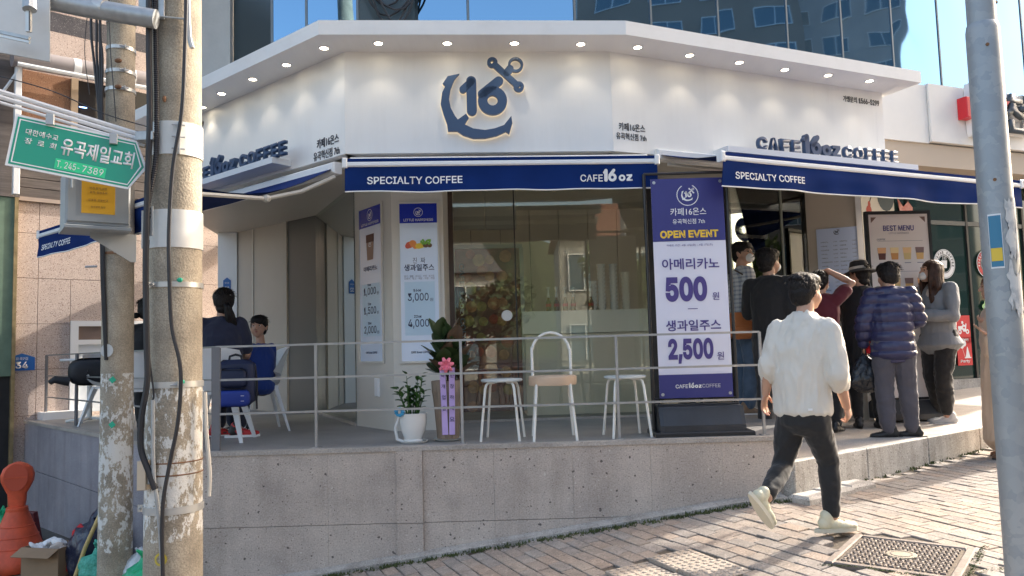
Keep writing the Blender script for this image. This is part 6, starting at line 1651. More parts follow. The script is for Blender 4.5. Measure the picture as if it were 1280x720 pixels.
for i, px_ in enumerate((686, 696, 707, 717, 739)):
    u = onV(px_, 388, (CB.translation.x, CB.translation.y), 86.5, -.12)[0]; M = CB @ T(u, 1.102, -.12) @ Matrix.Rotation(R(-90), 4, 'X')
    lab = ['leftmost syrup bottle with pump on the counter', 'second syrup bottle with pump from the left', 'middle syrup bottle with pump on the counter', 'fourth syrup bottle with pump from the left', 'syrup bottle with pump right in front of the cup stacks'][i]
    if pu_ is None:
        pu_ = thing('syrup_bottle', lab, 'bottle', M, 'syrup bottles on the counter')
        MB().lathe([(.028, 0), (.030, .02), (.030, .09), (.014, .13), (.014, .15)], 14).build('bottle', mat('syrup_amber', (0.22, 0.14, 0.06), .2), pu_, smooth=True)
        MB().lathe([(.0305, .05), (.0305, .08)], 14, cap=False).build('label_band', m_pr, pu_)
        MB().lathe([(.016, .15), (.018, .17), (.012, .19), (.008, .22), (.018, .255), (.018, .262)], 12).build('pump', m_pump, pu_, smooth=True)
    else: dup(pu_, M, lab)
# round dark wreath on the wall behind the queue window
w0 = onY(931, 287, 9.0); o = thing('wall_ring', 'round black ring hanging on the wall behind the queue window', 'wall ring', frame(w0, azv(66)))
mb = MB(); n = 28
for i in range(n):
    for k in range(8):
        a, b_ = 2 * math.pi * i / n, 2 * math.pi * k / 8; r_ = .095 + .05 * math.cos(b_); mb.v.append((r_ * math.cos(a), r_ * math.sin(a), .03 * math.sin(b_)))
for i in range(n):
    for k in range(8): mb.f.append((i * 8 + k, ((i + 1) % n) * 8 + k, ((i + 1) % n) * 8 + (k + 1) % 8, i * 8 + (k + 1) % 8))
mb.build('ring', m_black, o, smooth=True)

# plate with number on the white end pillar
u, z = onV(284, 357, g3, 86, .03)
np2 = thing('number_plate', 'blue number plate on the white pillar behind the seated woman', 'number plate', wallframe(g3, 86) @ T(u, z, .035))
MB().prism([(-.05, -.10), (.05, -.10), (.05, .07), (0, .11), (-.05, .07)], 0, .006).build('plate', m_blue, np2); letters(np2, '32', m_prnt, 0, -.045, .007, w=.06, h=.06, bold=.02); letters(np2, '유곡로', m_prnt, 0, .035, .007, w=.06)
# ================================================================= cone and rubbish at the left
m_or = mat('cone_orange', (0.60, 0.085, 0.03), .55, var=.3, vscale=9, bump=.1); YC = 7.05
cp = onY(20, 700, YC); gz = ground(cp.x, cp.y)
cn = thing('traffic_cone', 'orange traffic cone with round paddle head by the terrace corner', 'traffic cone', T(cp.x, cp.y, gz) @ RZ(20))
HC = onY(31, 577, YC).z - gz
MB().lathe([(.26, 0), (.27, .015), (.27, .07), (.245, .13), (.225, .15), (.09, .50), (.085, .53), (.07, .54)], 32).build('base', m_or, cn, smooth=True)
for hz_ in (.20, .29, .38): MB().lathe([(.225 - (hz_ - .15) * .386 + q0__, hz_ + q1__) for q0__, q1__ in ((.0, -.006), (.006, 0), (-.002, .006))], 32, cap=False).build('rim', m_or, cn, smooth=True)
MB().lathe([(.085, .50), (.09, .51), (.085, .54), (.05, .55), (.05, .56)], 24).build('collar', m_or, cn, smooth=True)
mb = MB(); vs = []
for z, wx, wy in ((.53, .055, .05), (.62, .07, .05), (.70, .075, .055), (.76, .105, .06), (.82, .13, .065), (.88, .135, .065), (.94, .115, .06), (.98, .07, .05), (1.0, .02, .03)):
    vs.append([(wx * math.cos(a), wy * (abs(math.sin(a)) ** .5) * (1 if math.sin(a) >= 0 else -1), z * HC) for a in [2 * math.pi * k / 20 for k in range(20)]])
o = 0
for r_ in vs: mb.v += r_
for i in range(len(vs) - 1):
    for k in range(20): mb.f.append((i * 20 + k, i * 20 + (k + 1) % 20, (i + 1) * 20 + (k + 1) % 20, (i + 1) * 20 + k))
mb.f += [tuple(range(19, -1, -1)), tuple((len(vs) - 1) * 20 + k for k in range(20))]
mb.build('paddle', m_or, cn, smooth=True)
mb = MB(); disc(mb, 0, 0, 0, .095, .12, 24); mb.build('reflector_disc', mat('cone_orange_dark', (0.5, 0.07, 0.03), .5), cn, frame((0, -.068, .86 * HC), (1, 0, 0)))
MB().box(-.09, .09, -.075, -.067, .86 * HC - .006, .86 * HC + .006).build('disc_rib', m_or, cn)
m_bagg = mat('green_bag', (0.01, 0.36, 0.16), .3, var=.3, vscale=6, bump=.6, bscale=14, bdist=.03); m_bagw = mat('white_bag', (0.6, 0.64, 0.66), .3, bump=.6, bscale=14, bdist=.03); m_bagn = mat('dark_bag', (0.02, 0.025, 0.05), .3, bump=.6, bscale=14, bdist=.03)
def sack(px_, py_, Y, r, m, lab, seed, sq=.9, nm='rubbish_bag'):
    p = onY(px_, py_, Y); z = ground(p.x, Y); rr_ = random.Random(seed); b_ = bmesh.new(); bmesh.ops.create_icosphere(b_, subdivisions=4, radius=1)
    for v in b_.verts:
        n1 = noise.noise(v.co * 1.6 + Vector((seed, 0, 0))) * .22 + noise.noise(v.co * 4.5 + Vector((0, seed, 0))) * .10 + abs(noise.noise(v.co * 9)) * .05
        k = r * (1 + n1); c = v.co.copy(); v.co = Vector((c.x * k, c.y * k, (max(c.z, -.8) * sq) * k))
        if c.z > .75: v.co.x *= .55; v.co.y *= .55; v.co.z += r * (c.z - .75) * 1.2
    me_ = bpy.data.meshes.new('bag'); b_.to_mesh(me_); b_.free(); me_.materials.append(m); me_.polygons.foreach_set('use_smooth', [True] * len(me_.polygons))
    t = thing(nm, lab, 'rubbish bag', T(p.x, Y, z)); link('bag', me_, t, T(0, 0, r * .62)); 
    mb = MB(); top_ = r * .62 + r * 1.25
    for k in range(3): a = k * 2.1 + seed; mb = MB().tube([(0, 0, top_ - .06), (.03 * math.cos(a), .03 * math.sin(a), top_), (.07 * math.cos(a), .07 * math.sin(a), top_ + .03)], [.012, .02, .008], 7); mb.build('tie_end', m, t, smooth=True)
    return t
sack(2, 660, 7.5, .24, m_bagg, 'bright green tied rubbish bag at the left edge behind the cone', 2)
sack(24, 640, 7.75, .14, m_bagw, 'small whitish rubbish bag peeking out left of the cone neck', 6)
sack(178, 655, 6.0, .14, m_bagw, 'white rubbish bag between the two poles above the green one', 9, 1.3)
sack(183, 700, 5.75, .17, m_bagg, 'green rubbish bag between the feet of the two poles', 4)
sack(122, 690, 6.75, .22, m_bagn, 'dark plastic rubbish bag leaning behind the slim pole', 11, 1.35)
sack(124, 712, 6.35, .15, mat('teal_mesh', (0.02, 0.25, 0.17), .5, col2=(0.08, 0.45, 0.33), vscale=60), 'teal green mesh bag at the foot of the slim pole', 13, .9)
# dark red folder behind the cone
p = onY(46, 655, 7.4); o = thing('red_folder', 'dark maroon board standing behind the cone against the wall', 'board', T(p.x, 7.4, ground(p.x, 7.4)) @ RZ(-20) @ Matrix.Rotation(R(12), 4, 'X'))
MB().bbox(-.10, .10, 0, .45, -.02, .02, .006).build('board', mat('maroon', (0.12, 0.02, 0.03), .5), o, Matrix.Rotation(R(90), 4, 'X'))
# cardboard box with papers
bp_ = onY(66, 716, 6.75); gz = ground(bp_.x, 6.75); xb = thing('cardboard_box', 'open cardboard box of crumpled papers on the ground near the poles', 'box', T(bp_.x, 6.75, gz) @ RZ(-14))
m_card = mat('cardboard', (0.30, 0.20, 0.12), .8, var=.12, vscale=5)
for q in ((-.19, .19, -.14, -.132), (-.19, .19, .132, .14), (-.19, -.182, -.132, .132), (.182, .19, -.132, .132)): MB().box(*q, 0, .24).build('side', m_card, xb)
MB().box(-.18, .18, -.13, .13, 0, .01).build('bottom', m_card, xb)
MB().bbox(-.19, .19, 0, .12, 0, .006, .002).build('flap', m_card, xb, T(0, -.14, .24) @ Matrix.Rotation(R(205), 4, 'X'))
rr = random.Random(8)
for k in range(9):
    cc = (rr.uniform(-.13, .13), rr.uniform(-.09, .09), rr.uniform(.18, .25)); b_ = bmesh.new(); bmesh.ops.create_icosphere(b_, subdivisions=2, radius=1)
    s_ = Vector((rr.uniform(.05, .09), rr.uniform(.03, .06), rr.uniform(.02, .045))); E = Matrix.Rotation(rr.uniform(0, 3), 3, 'Z') @ Matrix.Rotation(rr.uniform(-.8, .8), 3, 'Y')
    for v in b_.verts: v.co = E @ Vector([v.co[i] * s_[i] * (1 + .35 * noise.noise(v.co * 3 + Vector((k, 0, 0)))) for i in range(3)]) + Vector(cc)
    me_ = bpy.data.meshes.new('paper'); b_.to_mesh(me_); b_.free(); me_.materials.append([m_prnt, mat('paper_beige', (0.5, 0.42, 0.36), .7), m_prnt][k % 3]); q = link('crumpled_paper', me_, xb)
# red plastic handle bag and wooden stick
p = onY(100, 700, 6.7); rh = thing('red_bag', 'red plastic carrier with loop handle beside the cardboard box', 'bag', T(p.x, 6.7, ground(p.x, 6.7)))
MB().tube([(-.06, 0, 0), (-.055, 0, .20), (-.045, 0, .33), (0, 0, .38), (.05, 0, .34), (.07, 0, .22), (.10, 0, .0)], [.03, .028, .024, .02, .024, .028, .03], 8).build('loop', m_red, rh, smooth=True)
rbox(MB(), -.11, .12, -.05, .05, 0, .12, .03).build('body', m_red, rh, smooth=True)
a, b_ = onY(86, 730, 6.3), onY(126, 641, 6.5); stt = thing('wooden_stick', 'yellowish wooden broom stick leaning between the box and the slim pole', 'stick', T(*a))
MB().tube([(0, 0, -.1), (b_ - a) * .5, (b_ - a)], [.018, .017, .017], 10).build('stick', mat('bamboo', (0.50, 0.36, 0.13), .6, var=.3, vscale=10), stt, smooth=True)
# dark kerb block at the foot of the terrace side wall
kb = thing('concrete_block', 'dark concrete kerb block at the foot of the terrace side wall', 'kerb block', TI.inverted() @ Matrix() if False else T(0, 0, 0))
p0_ = onY(43, 660, 7.9); p1_ = onY(100, 690, 7.0)
kb.matrix_world = T(p0_.x, p0_.y, ground(p0_.x, p0_.y)); d_ = (p1_ - p0_); d_.z = 0
MB().bbox(0, d_.length + 1.2, -.08, .08, -.1, .17, .01).build('block', mat('dark_kerb', (0.10, 0.10, 0.095), .85, var=.2), kb, Matrix.Rotation(math.atan2(d_.y, d_.x), 4, 'Z'))
# ================================================================= people
VOX = []
def vox(mb, name, m, parent, size, smooth=3, disp=0.0, ds=(7, 7, 4), seed=0, dfun=None, label=None):
    me = bpy.data.meshes.new(name); me.from_pydata([tuple(p) for p in mb.v], [], mb.f)
    b = bmesh.new(); b.from_mesh(me); bmesh.ops.recalc_face_normals(b, faces=b.faces); b.to_mesh(me); b.free(); me.materials.append(m)
    o = bpy.data.objects.new(name, me); COL.objects.link(o); o.parent = parent
    r = o.modifiers.new('r', 'REMESH'); r.mode = 'VOXEL'; r.voxel_size = size; r.use_smooth_shade = True
    if smooth: s = o.modifiers.new('s', 'SMOOTH'); s.factor = .5; s.iterations = smooth
    if label: o['label'] = label
    VOX.append((o, disp, ds, seed, dfun, m)); return o
def finish_vox():
    bpy.context.view_layer.update(); dg = bpy.context.evaluated_depsgraph_get(); res = []
    for o, disp, ds, seed, dfun, m in VOX:
        res.append(bpy.data.meshes.new_from_object(o.evaluated_get(dg)))
    for (o, disp, ds, seed, dfun, m), me in zip(VOX, res):
        old = o.data; o.modifiers.clear(); o.data = me; bpy.data.meshes.remove(old); me.materials.clear(); me.materials.append(m)
        me.polygons.foreach_set('use_smooth', [True] * len(me.polygons))
        if disp or dfun:
            nr = [v.normal.copy() for v in me.vertices]
            for v, n in zip(me.vertices, nr):
                p = v.co; d = 0
                if disp:
                    q = Vector((p.x * ds[0] + seed, p.y * ds[1], p.z * ds[2]))
                    w1 = noise.noise(q + Vector((noise.noise(q * .7), 0, 0)) * 1.5); d = disp * ((1 - abs(w1) * 2.6) * .7 + .5 * noise.noise(q * 2.3) + .25 * (1 - 3 * abs(noise.noise(q * 3.1 + Vector((9, 0, 0))))))
                if dfun: d += dfun(p, n)
                v.co = p + n * d
def etube(mb, pts, rad, side, n=20, cap=True):
    """elliptical tube: rad = [(across, depth)], side = unit vector of the 'across' axis"""
    pts = [Vector(p) for p in pts]; side = Vector(side).normalized(); vs = []; fs = []
    P = [pts[0] - (pts[1] - pts[0]).normalized() * min(rad[0]) * .5] + pts + [pts[-1] + (pts[-1] - pts[-2]).normalized() * min(rad[-1]) * .5] if cap else pts
    Rr = [(rad[0][0] * .6, rad[0][1] * .6)] + list(rad) + [(rad[-1][0] * .6, rad[-1][1] * .6)] if cap else rad
    for i, p in enumerate(P):
        d = (P[min(i + 1, len(P) - 1)] - P[max(i - 1, 0)]).normalized(); a = (side - d * side.dot(d)).normalized(); b = d.cross(a)
        for k in range(n):
            t = 2 * math.pi * k / n; vs.append(p + a * math.cos(t) * Rr[i][0] + b * math.sin(t) * Rr[i][1])
    for i in range(len(P) - 1):
        for k in range(n): q = (k + 1) % n; fs.append((i * n + k, i * n + q, (i + 1) * n + q, (i + 1) * n + k))
    fs += [tuple(range(n - 1, -1, -1)), tuple((len(P) - 1) * n + k for k in range(n))]
    return mb.add(vs, fs)
def limb(mb, pts, rad, n=12):
    side = Vector((1, .2, .1))
    etube(mb, pts, [(r, r) for r in rad], side, n)
    for p, r in zip(pts, rad): mb.ball(p, r * .98, 10)
    return mb
def lerp(a, b, t): return a + (b - a) * t
def hand(mb, wrist, d, pn, s=1.0, curl=.5, thumb_side=1, spread=.12):
    """palm, four fingers of different length and a thumb; d = direction along the palm, pn = palm normal (palm side)"""
    d = Vector(d).normalized(); pn = Vector(pn); pn = (pn - d * pn.dot(d)).normalized(); ac = d.cross(pn).normalized() * thumb_side
    R3 = Matrix((ac, d, pn)).transposed()
    mb.ball(wrist + d * .045 * s, (.038 * s, .050 * s, .015 * s), 12, R3=R3); mb.ball(wrist + d * .065 * s, (.038 * s, .028 * s, .014 * s), 12, R3=R3)
    for i, (o, L_) in enumerate(((.029, .068), (.010, .078), (-.010, .072), (-.028, .056))):
        p = wrist + d * .078 * s + ac * o * s; dd = (d + ac * spread * (o / .03)).normalized(); c = curl * (1 + .12 * i); pts = [p - dd * .02 * s, p]
        for k in range(3):
            ang = c * (k + .6) * .75; seg = L_ * s * (.45, .32, .25)[k]; v = dd * math.cos(ang) + pn * math.sin(ang); pts.append(pts[-1] + v * seg)
        mb.tube(pts, [.0085 * s, .0088 * s, .0082 * s, .0074 * s, .006 * s], 8); mb.ball(pts[-1], .006 * s, 6)
    p = wrist + d * .022 * s + ac * .028 * s; v = (d * .75 + ac * .75 + pn * .35).normalized(); q = p + v * .034 * s; v2 = (d * .95 + ac * .25 + pn * .45).normalized(); r_ = q + v2 * .028 * s
    mb.tube([p - v * .015 * s, p, q, r_], [.012 * s, .0125 * s, .0105 * s, .0075 * s], 8); mb.ball(r_, .0075 * s, 6)
m_skin = mat('skin', (0.50, 0.29, 0.20), .5, var=.08, vscale=9, bump=.08, bscale=60, bdist=.003)
N(m_skin)[2].inputs['Subsurface Weight'].default_value = .08
m_hair = mat('black_hair', (0.010, 0.008, 0.008), .6, spec=.3, bump=.5, bscale=120, var=.5, vscale=30); m_hairb = mat('brown_hair', (0.045, 0.020, 0.011), .5, spec=.35, bump=.4, bscale=120, var=.5, vscale=30)
m_lips = mat('lips', (0.36, 0.12, 0.10), .45); m_eye = mat('eye_dark', (0.01, 0.008, 0.007), .1); m_mask = mat('face_mask', (0.72, 0.72, 0.71), .7)
def cloth(name, c, **k): return mat(name, c, k.pop('rough', .85), bump=k.pop('bump', .25), bscale=k.pop('bscale', 220), bdist=.002, sheen=.2, **k)

class Person:
    def __init__(s, label, base, H, az, lean=0.0, sit=None):
        s.base = Vector(base); s.k = H / 1.70; s.az = az; s.f = azv(az); s.r = azv(az + 90); s.u = Vector((0, 0, 1))
        s.root = thing('person', label, 'person', T(*s.base)); s.I = s.base
        k = s.k; s.hdaz = az; s.lean = lean
        s.J = {}; L = s.L
        L('pel', 0, 0, .93); L('wai', 0, .01 + lean * .3, 1.06); L('che', 0, .0 + lean * .7, 1.26); L('nk', 0, -.015 + lean, 1.43); L('hd', 0, .02 + lean * 1.1, 1.585)
        for n_, q in (('L', -1), ('R', 1)):
            L('sh' + n_, .175 * q, -.01 + lean, 1.385); L('el' + n_, .215 * q, -.03 + lean * .8, 1.10); L('wr' + n_, .225 * q, .06, .86)
            L('hi' + n_, .09 * q, 0, .90); L('kn' + n_, .10 * q, .02, .49); L('an' + n_, .10 * q, -.03, .085)
    def L(s, n, x, y, z): s.J[n] = s.base + (s.r * x + s.f * y + s.u * z) * s.k
    def W(s, n, p): s.J[n] = Vector(p)
    def l(s, p): return Vector(p) - s.base
    def j(s, n): return s.J[n] - s.base
    # body: one continuous skin with head, hands and legs
    def body(s, curl=(.5, .5), handdir=(None, None), palm=(None, None), female=False, face=True, voxel=.0068, legs=True):
        mb = MB(); k = s.k; j = s.j; r = s.r
        sr = (j('shR') - j('shL')).normalized()
        etube(mb, [j('pel'), j('wai'), j('che'), lerp(j('che'), j('nk'), .55), lerp(j('che'), j('nk'), .85)], [(.15 * k, .10 * k), (.125 * k, .09 * k), (.145 * k, .10 * k), (.155 * k, .085 * k), (.09 * k, .06 * k)], sr)
        limb(mb, [lerp(j('nk'), j('che'), .15), lerp(j('nk'), j('hd'), .55)], [.056 * k, .052 * k])
        hd = j('hd'); hf = azv(s.hdaz); hr = azv(s.hdaz + 90); up = (s.u + hf * getattr(s, 'nod', 0)).normalized(); hf = (hf - up * hf.dot(up)).normalized()
        R3 = Matrix((hr, hf, up)).transposed(); s.H3 = R3
        P = lambda x, y, z: hd + R3 @ Vector((x, y, z)) * k; s.P = P; h = getattr(s, 'hs', 1.0)
        def B(x, y, z, a, b, c): mb.ball(P(x * h, y * h, z * h), (a * k * h, b * k * h, c * k * h), 14, R3=R3)
        B(0, -.012, .022, .076, .092, .088); B(0, .028, -.012, .066, .064, .078); B(0, .045, -.060, .050, .046, .045); B(0, .068, -.085, .024, .020, .020)
        B(-.03, .045, -.035, .036, .042, .045); B(.03, .045, -.035, .036, .042, .045); B(0, .070, .035, .055, .022, .022)
        mb.tube([P(0, .086 * h, .022 * h), P(0, .100 * h, -.006 * h), P(0, .106 * h, -.020 * h)], [.008 * k, .010 * k, .013 * k], 8); B(0, .100, -.022, .017, .013, .010)
        for q in (-1, 1): B(q * .076, -.005, -.008, .010, .020, .030); B(q * .084, -.012, .006, .006, .014, .016)
        for i, n_ in enumerate('LR'):
            sh, el, wr = j('sh' + n_), j('el' + n_), j('wr' + n_)
            limb(mb, [lerp(sh, j('che'), .12), sh, lerp(sh, el, .5), el, lerp(el, wr, .35), wr], [q * k for q in (.048, .045, .042, .038, .038, .026)])
            hdv = handdir[i] or (wr - el).normalized(); pn = palm[i] if palm[i] is not None else (s.r * (1 if n_ == 'L' else -1))
            fd = Vector(hdv).normalized(); pp = Vector(pn); ax = fd.cross((pp - fd * pp.dot(fd)).normalized())
            side = 1 if ax.dot(s.f) > 0 else -1
            hand(mb, wr, hdv, pn, k * getattr(s, 'hk', 1.0), curl[i], side)
            if legs:
                hi, kn_, an = j('hi' + n_), j('kn' + n_), j('an' + n_)
                limb(mb, [hi, lerp(hi, kn_, .5), kn_, lerp(kn_, an, .3), lerp(kn_, an, .75), an], [q * k for q in (.085, .072, .054, .053, .038, .036)])
        s.bodyo = vox(mb, 'body', m_skin, s.root, voxel, 2)
        if face:
            for q in (-1, 1):
                MB().ball(P(q * .030 * h, .079 * h, .012 * h), (.012 * k, .008 * k, .006 * k), 10, R3=R3).build('eye', m_eye, s.root, smooth=True)
                MB().tube([P(q * .014 * h, .092 * h, .034 * h), P(q * .032 * h, .090 * h, .040 * h), P(q * .050 * h, .076 * h, .034 * h)], [.0025 * k, .004 * k, .0015 * k], 6).build('eyebrow', m_hair, s.root)
        return s
    def mouth(s, open_=0.0):
        k, P, h = s.k, s.P, getattr(s, 'hs', 1.0); mb = MB(); mb.ball(P(0, .088 * h, -.050 * h), (.020 * k, .008 * k, (.005 + open_) * k), 10, R3=s.H3).build('mouth', m_lips, s.root, smooth=True)
    def top(s, m, sleeve=(.55, .55), ds=(7, 7, 4), fit=.02, hem=-.02, disp=.007, bag=1.0, seed=0, name='shirt', hemw=1.0, collar=True, cuff=0.0, voxel=.0085, dfun=None, label=None, shf=0):
        """sleeve = fraction of the arm covered: 0.5 elbow, 1 wrist"""
        mb = MB(); k = s.k; j = s.j; sr = (j('shR') - j('shL')).normalized(); f_ = fit
        pel = j('pel') + Vector((0, 0, 1)) * hem * k if not isinstance(hem, Vector) else hem
        w_ = [(.158 + f_) * hemw, .150 + f_ * bag, .150 + f_ * bag, .165 + f_, .165 + f_ * .7, .105 + f_ * .4]; d_ = [(.112 + f_) * hemw, .105 + f_ * bag, .110 + f_ * bag, .115 + f_, .092 + f_ * .7, .070 + f_ * .4]
        pts = [pel, lerp(pel, j('wai'), .5), j('wai') + (j('wai') - j('wai')), j('che'), lerp(j('che'), j('nk'), .55), lerp(j('che'), j('nk'), .88)]
        if (pts[2] - pts[1]).length < .02: pts[2] = lerp(j('wai'), j('che'), .3)
        etube(mb, pts, [(a * k, b * k) for a, b in zip(w_, d_)], sr)
        if collar: limb(mb, [lerp(j('che'), j('nk'), .75), lerp(j('nk'), j('hd'), -.16)], [(.08 + f_ * .3) * k, (.060 + f_ * .2) * k])
        for i, n_ in enumerate('LR'):
            sh, el, wr = j('sh' + n_), j('el' + n_), j('wr' + n_); t = sleeve[i]
            if t <= 0: continue
            pts = [lerp(sh, j('che'), .30), lerp(sh, j('che'), .04) + Vector((0, 0, -.012))]; limb(mb, [lerp(j('nk'), j('che'), .12), lerp(sh, j('nk'), .25) + Vector((0, 0, -.010))], [(.052 + f_ * .5) * k, (.044 + f_ * .5) * k])
            if t <= .5: pts += [sh, lerp(sh, el, t), lerp(sh, el, t * 2 * .98)]; rr = [.056 + f_ * .5, .052 + f_ * .6, .052 + f_ * .7, .050 + f_, .049 + f_]
            else:
                e = lerp(el, wr, (t - .5) * 2); pts += [sh, lerp(sh, el, .55), el, lerp(el, e, .55), e]; rr = [.056 + f_ * .5, .048 + f_ * .7, .049 + f_ * .8, .046 + f_ * bag * .85, .042 + f_ * bag * .85, .040 + f_ * bag * .8, (.034 + f_ * .5 - cuff)]
            limb(mb, pts, [q * k for q in rr])
        return vox(mb, name, m, s.root, voxel, 4, disp, ds=ds, seed=seed, dfun=dfun, label=label)
    def pants(s, m, fit=.012, length=.93, disp=.005, seed=3, name='trousers', cuff=None, seat=.0, wai=.5, voxel=.009):
        mb = MB(); k = s.k; j = s.j; f_ = fit; sr = (j('hiR') - j('hiL')).normalized()
        etube(mb, [lerp(j('pel'), (j('hiL') + j('hiR')) / 2, 1.8), j('pel'), lerp(j('pel'), j('wai'), wai)], [((.135 + f_ + seat) * k, (.105 + f_ + seat) * k), ((.158 + f_) * k, (.110 + f_ + seat) * k), ((.140 + f_) * k, (.102 + f_) * k)], sr)
        for n_ in 'LR':
            hi, kn_, an = j('hi' + n_), j('kn' + n_), j('an' + n_); e = lerp(kn_, an, length)
            limb(mb, [hi, lerp(hi, kn_, .4), kn_, lerp(kn_, e, .35), lerp(kn_, e, .8), e], [q * k for q in (.092 + f_, .082 + f_, .062 + f_, .060 + f_, .050 + f_, (cuff if cuff else .046 + f_))])
        return vox(mb, name, m, s.root, voxel, 4, disp, ds=(8, 8, 9), seed=seed)
    def shoes(s, m, msole, dirs=None, pitch=(0, 0), size=1.0, chunky=0.0, upd=None):
        k = s.k * size
        for i, n_ in enumerate('LR'):
            an = s.j('an' + n_); d = azv(dirs[i]) if dirs else s.f; p = R(pitch[i])
            fd = (d * math.cos(p) + s.u * math.sin(p)).normalized(); sd_ = d.cross(s.u).normalized(); up = sd_.cross(fd).normalized()
            R3 = Matrix((sd_, fd, up)).transposed(); o = an - up * .055 * k - fd * .02 * k; A = lambda x, y, z: o + R3 @ Vector((x, y, z)) * k
            mb = MB(); c = chunky
            for x, y, z, a, b, c_ in ((0, -.035, .012, .038, .045, .042), (0, .03, .005, .040, .070, .038), (.0, .10, -.006, .045 + c, .070, .030), (0, .15, -.010, .038 + c, .040, .024)): mb.ball(A(x, y, z), (a * k, b * k, c_ * k), 12, R3=R3)
            limb(mb, [A(0, -.01, .02), A(0, -.02, .058)], [.040 * k, .042 * k])
            up_ = vox(mb, 'shoe', m, s.root, .006, 3)
            pl_ = []; n = 24
            for q in range(n):
                t = 2 * math.pi * q / n; y = .042 + .150 * math.sin(t); w_ = (.036 + c + .010 * math.sin(t)) ; pl_.append((w_ * math.cos(t) * (1.05 if abs(math.sin(t)) < .8 else 1.1), y))
            mb = MB(); mb.prism(pl_, -.040 - c, -.018); mb.v = [A(*v)[:] for v in mb.v]; mb.build('sole', msole, up_)
            lc = MB()
            for q in range(4): lc.tube([A(-.022, .055 + q * .02, .040 - q * .007), A(.022, .055 + q * .02, .040 - q * .007)], .003 * k, 5)
            lc.build('laces', msole, up_)
    def hair_short(s, m=None, seed=0, vol=.008, fringe=0.0, back=.0, voxel=.0065):
        m = m or m_hair; k, P, R3 = s.k, s.P, s.H3; h = getattr(s, 'hs', 1.0); mb = MB()
        def B(x, y, z, a, b, c): mb.ball(P(x * h, y * h, z * h), (a * k * h, b * k * h, c * k * h), 14, R3=R3)
        v = vol
        B(0, -.022, .042, .080 + v, .093 + v, .080 + v); B(0, -.050, .0, .074 + v, .062 + v, .070 + v); B(0, -.055, -.045 - back, .058 + v, .045 + v, .045); B(0, .02, .075, .070 + v, .070 + v, .044 + v)
        for q in (-1, 1): B(q * .066, -.02, .02, .018 + v * .5, .045, .05)
        if fringe: B(0, .062, .062, .066, .034, .026 + fringe); B(-.02, .072, .052, .045, .022, .022 + fringe)
        rnd = random.Random(seed)
        for i in range(70):
            a = rnd.uniform(0, 6.28); t = rnd.uniform(.0, 1.1); d = Vector((math.sin(t) * math.cos(a) * .9, math.sin(t) * math.sin(a) - .15, math.cos(t))); q = Vector((d.x * (.080 + v), d.y * (.095 + v) - .018, d.z * (.082 + v) + .042)) * h
            if q.y > .055 and q.z < .06: continue
            tg = Vector((d.x * .6, -.2 + d.y * .4, -.6)).normalized() * .03
            mb.tube([P(*q), P(*(q * 1.03 + tg * .5)), P(*(q * 1.02 + tg))], [.006 * k, .007 * k, .003 * k], 5)
        st = MB()
        for i in range(260):
            a = rnd.uniform(0, 6.28); t = rnd.uniform(0, 1.45); d = Vector((math.sin(t) * math.cos(a), math.sin(t) * math.sin(a) - .12, math.cos(t))); q = Vector((d.x * (.083 + v), d.y * (.098 + v) - .020, d.z * (.086 + v) + .042)) * h
            if q.y > .05 and q.z < .065: continue
            tg = Vector((rnd.gauss(0, .3) + d.x * .5, rnd.gauss(0, .3) - .4, -.5)).normalized() * rnd.uniform(.02, .04); st.tube([P(*(q * .96)), P(*(q * 1.035 + tg * .5)), P(*(q * 1.045 + tg))], [.0014, .0012, .0005], 3)
        st.build('hair_strands', m, s.root, kind='stuff')
        return vox(mb, 'hair', m, s.root, voxel, 1, .003, ds=(40, 40, 25), seed=seed)
    def hair_long(s, m, length=.42, seed=0, az=None, tail=False):
        k, P, R3 = s.k, s.P, s.H3; mb = MB(); rnd = random.Random(seed)
        def B(x, y, z, a, b, c): mb.ball(P(x, y, z), (a * k, b * k, c * k), 14, R3=R3)
        B(0, -.018, .044, .096, .108, .094); B(0, -.05, -.01, .094, .078, .090)
        for i in range(90):
            a = rnd.uniform(-2.3, 2.3); x, y = math.sin(a) * .096, -math.cos(a) * .102 - .01; L_ = length * rnd.uniform(.75, 1.05)
            wv = rnd.uniform(-.02, .02); pts = [P(x * .8, y * .8, .09), P(x, y, .03), P(x * 1.08, y * 1.02, -.06), P(x * 1.12 + wv, y * 1.05 - .012, -.06 - L_ * .35), P(x * 1.0 - wv, y * .9 - .03, -.06 - L_ * .7), P(x * .85 + wv, y * .8 - .035, -.06 - L_)]
            mb.tube(pts, [.010 * k, .013 * k, .013 * k, .012 * k, .010 * k, .004 * k], 6)
        return vox(mb, 'hair', m, s.root, .0065, 1, .003, ds=(45, 45, 8), seed=seed)
def V(*a): return Vector(a)
def OY(px_, py_, Y): return onY(px_, py_, Y)

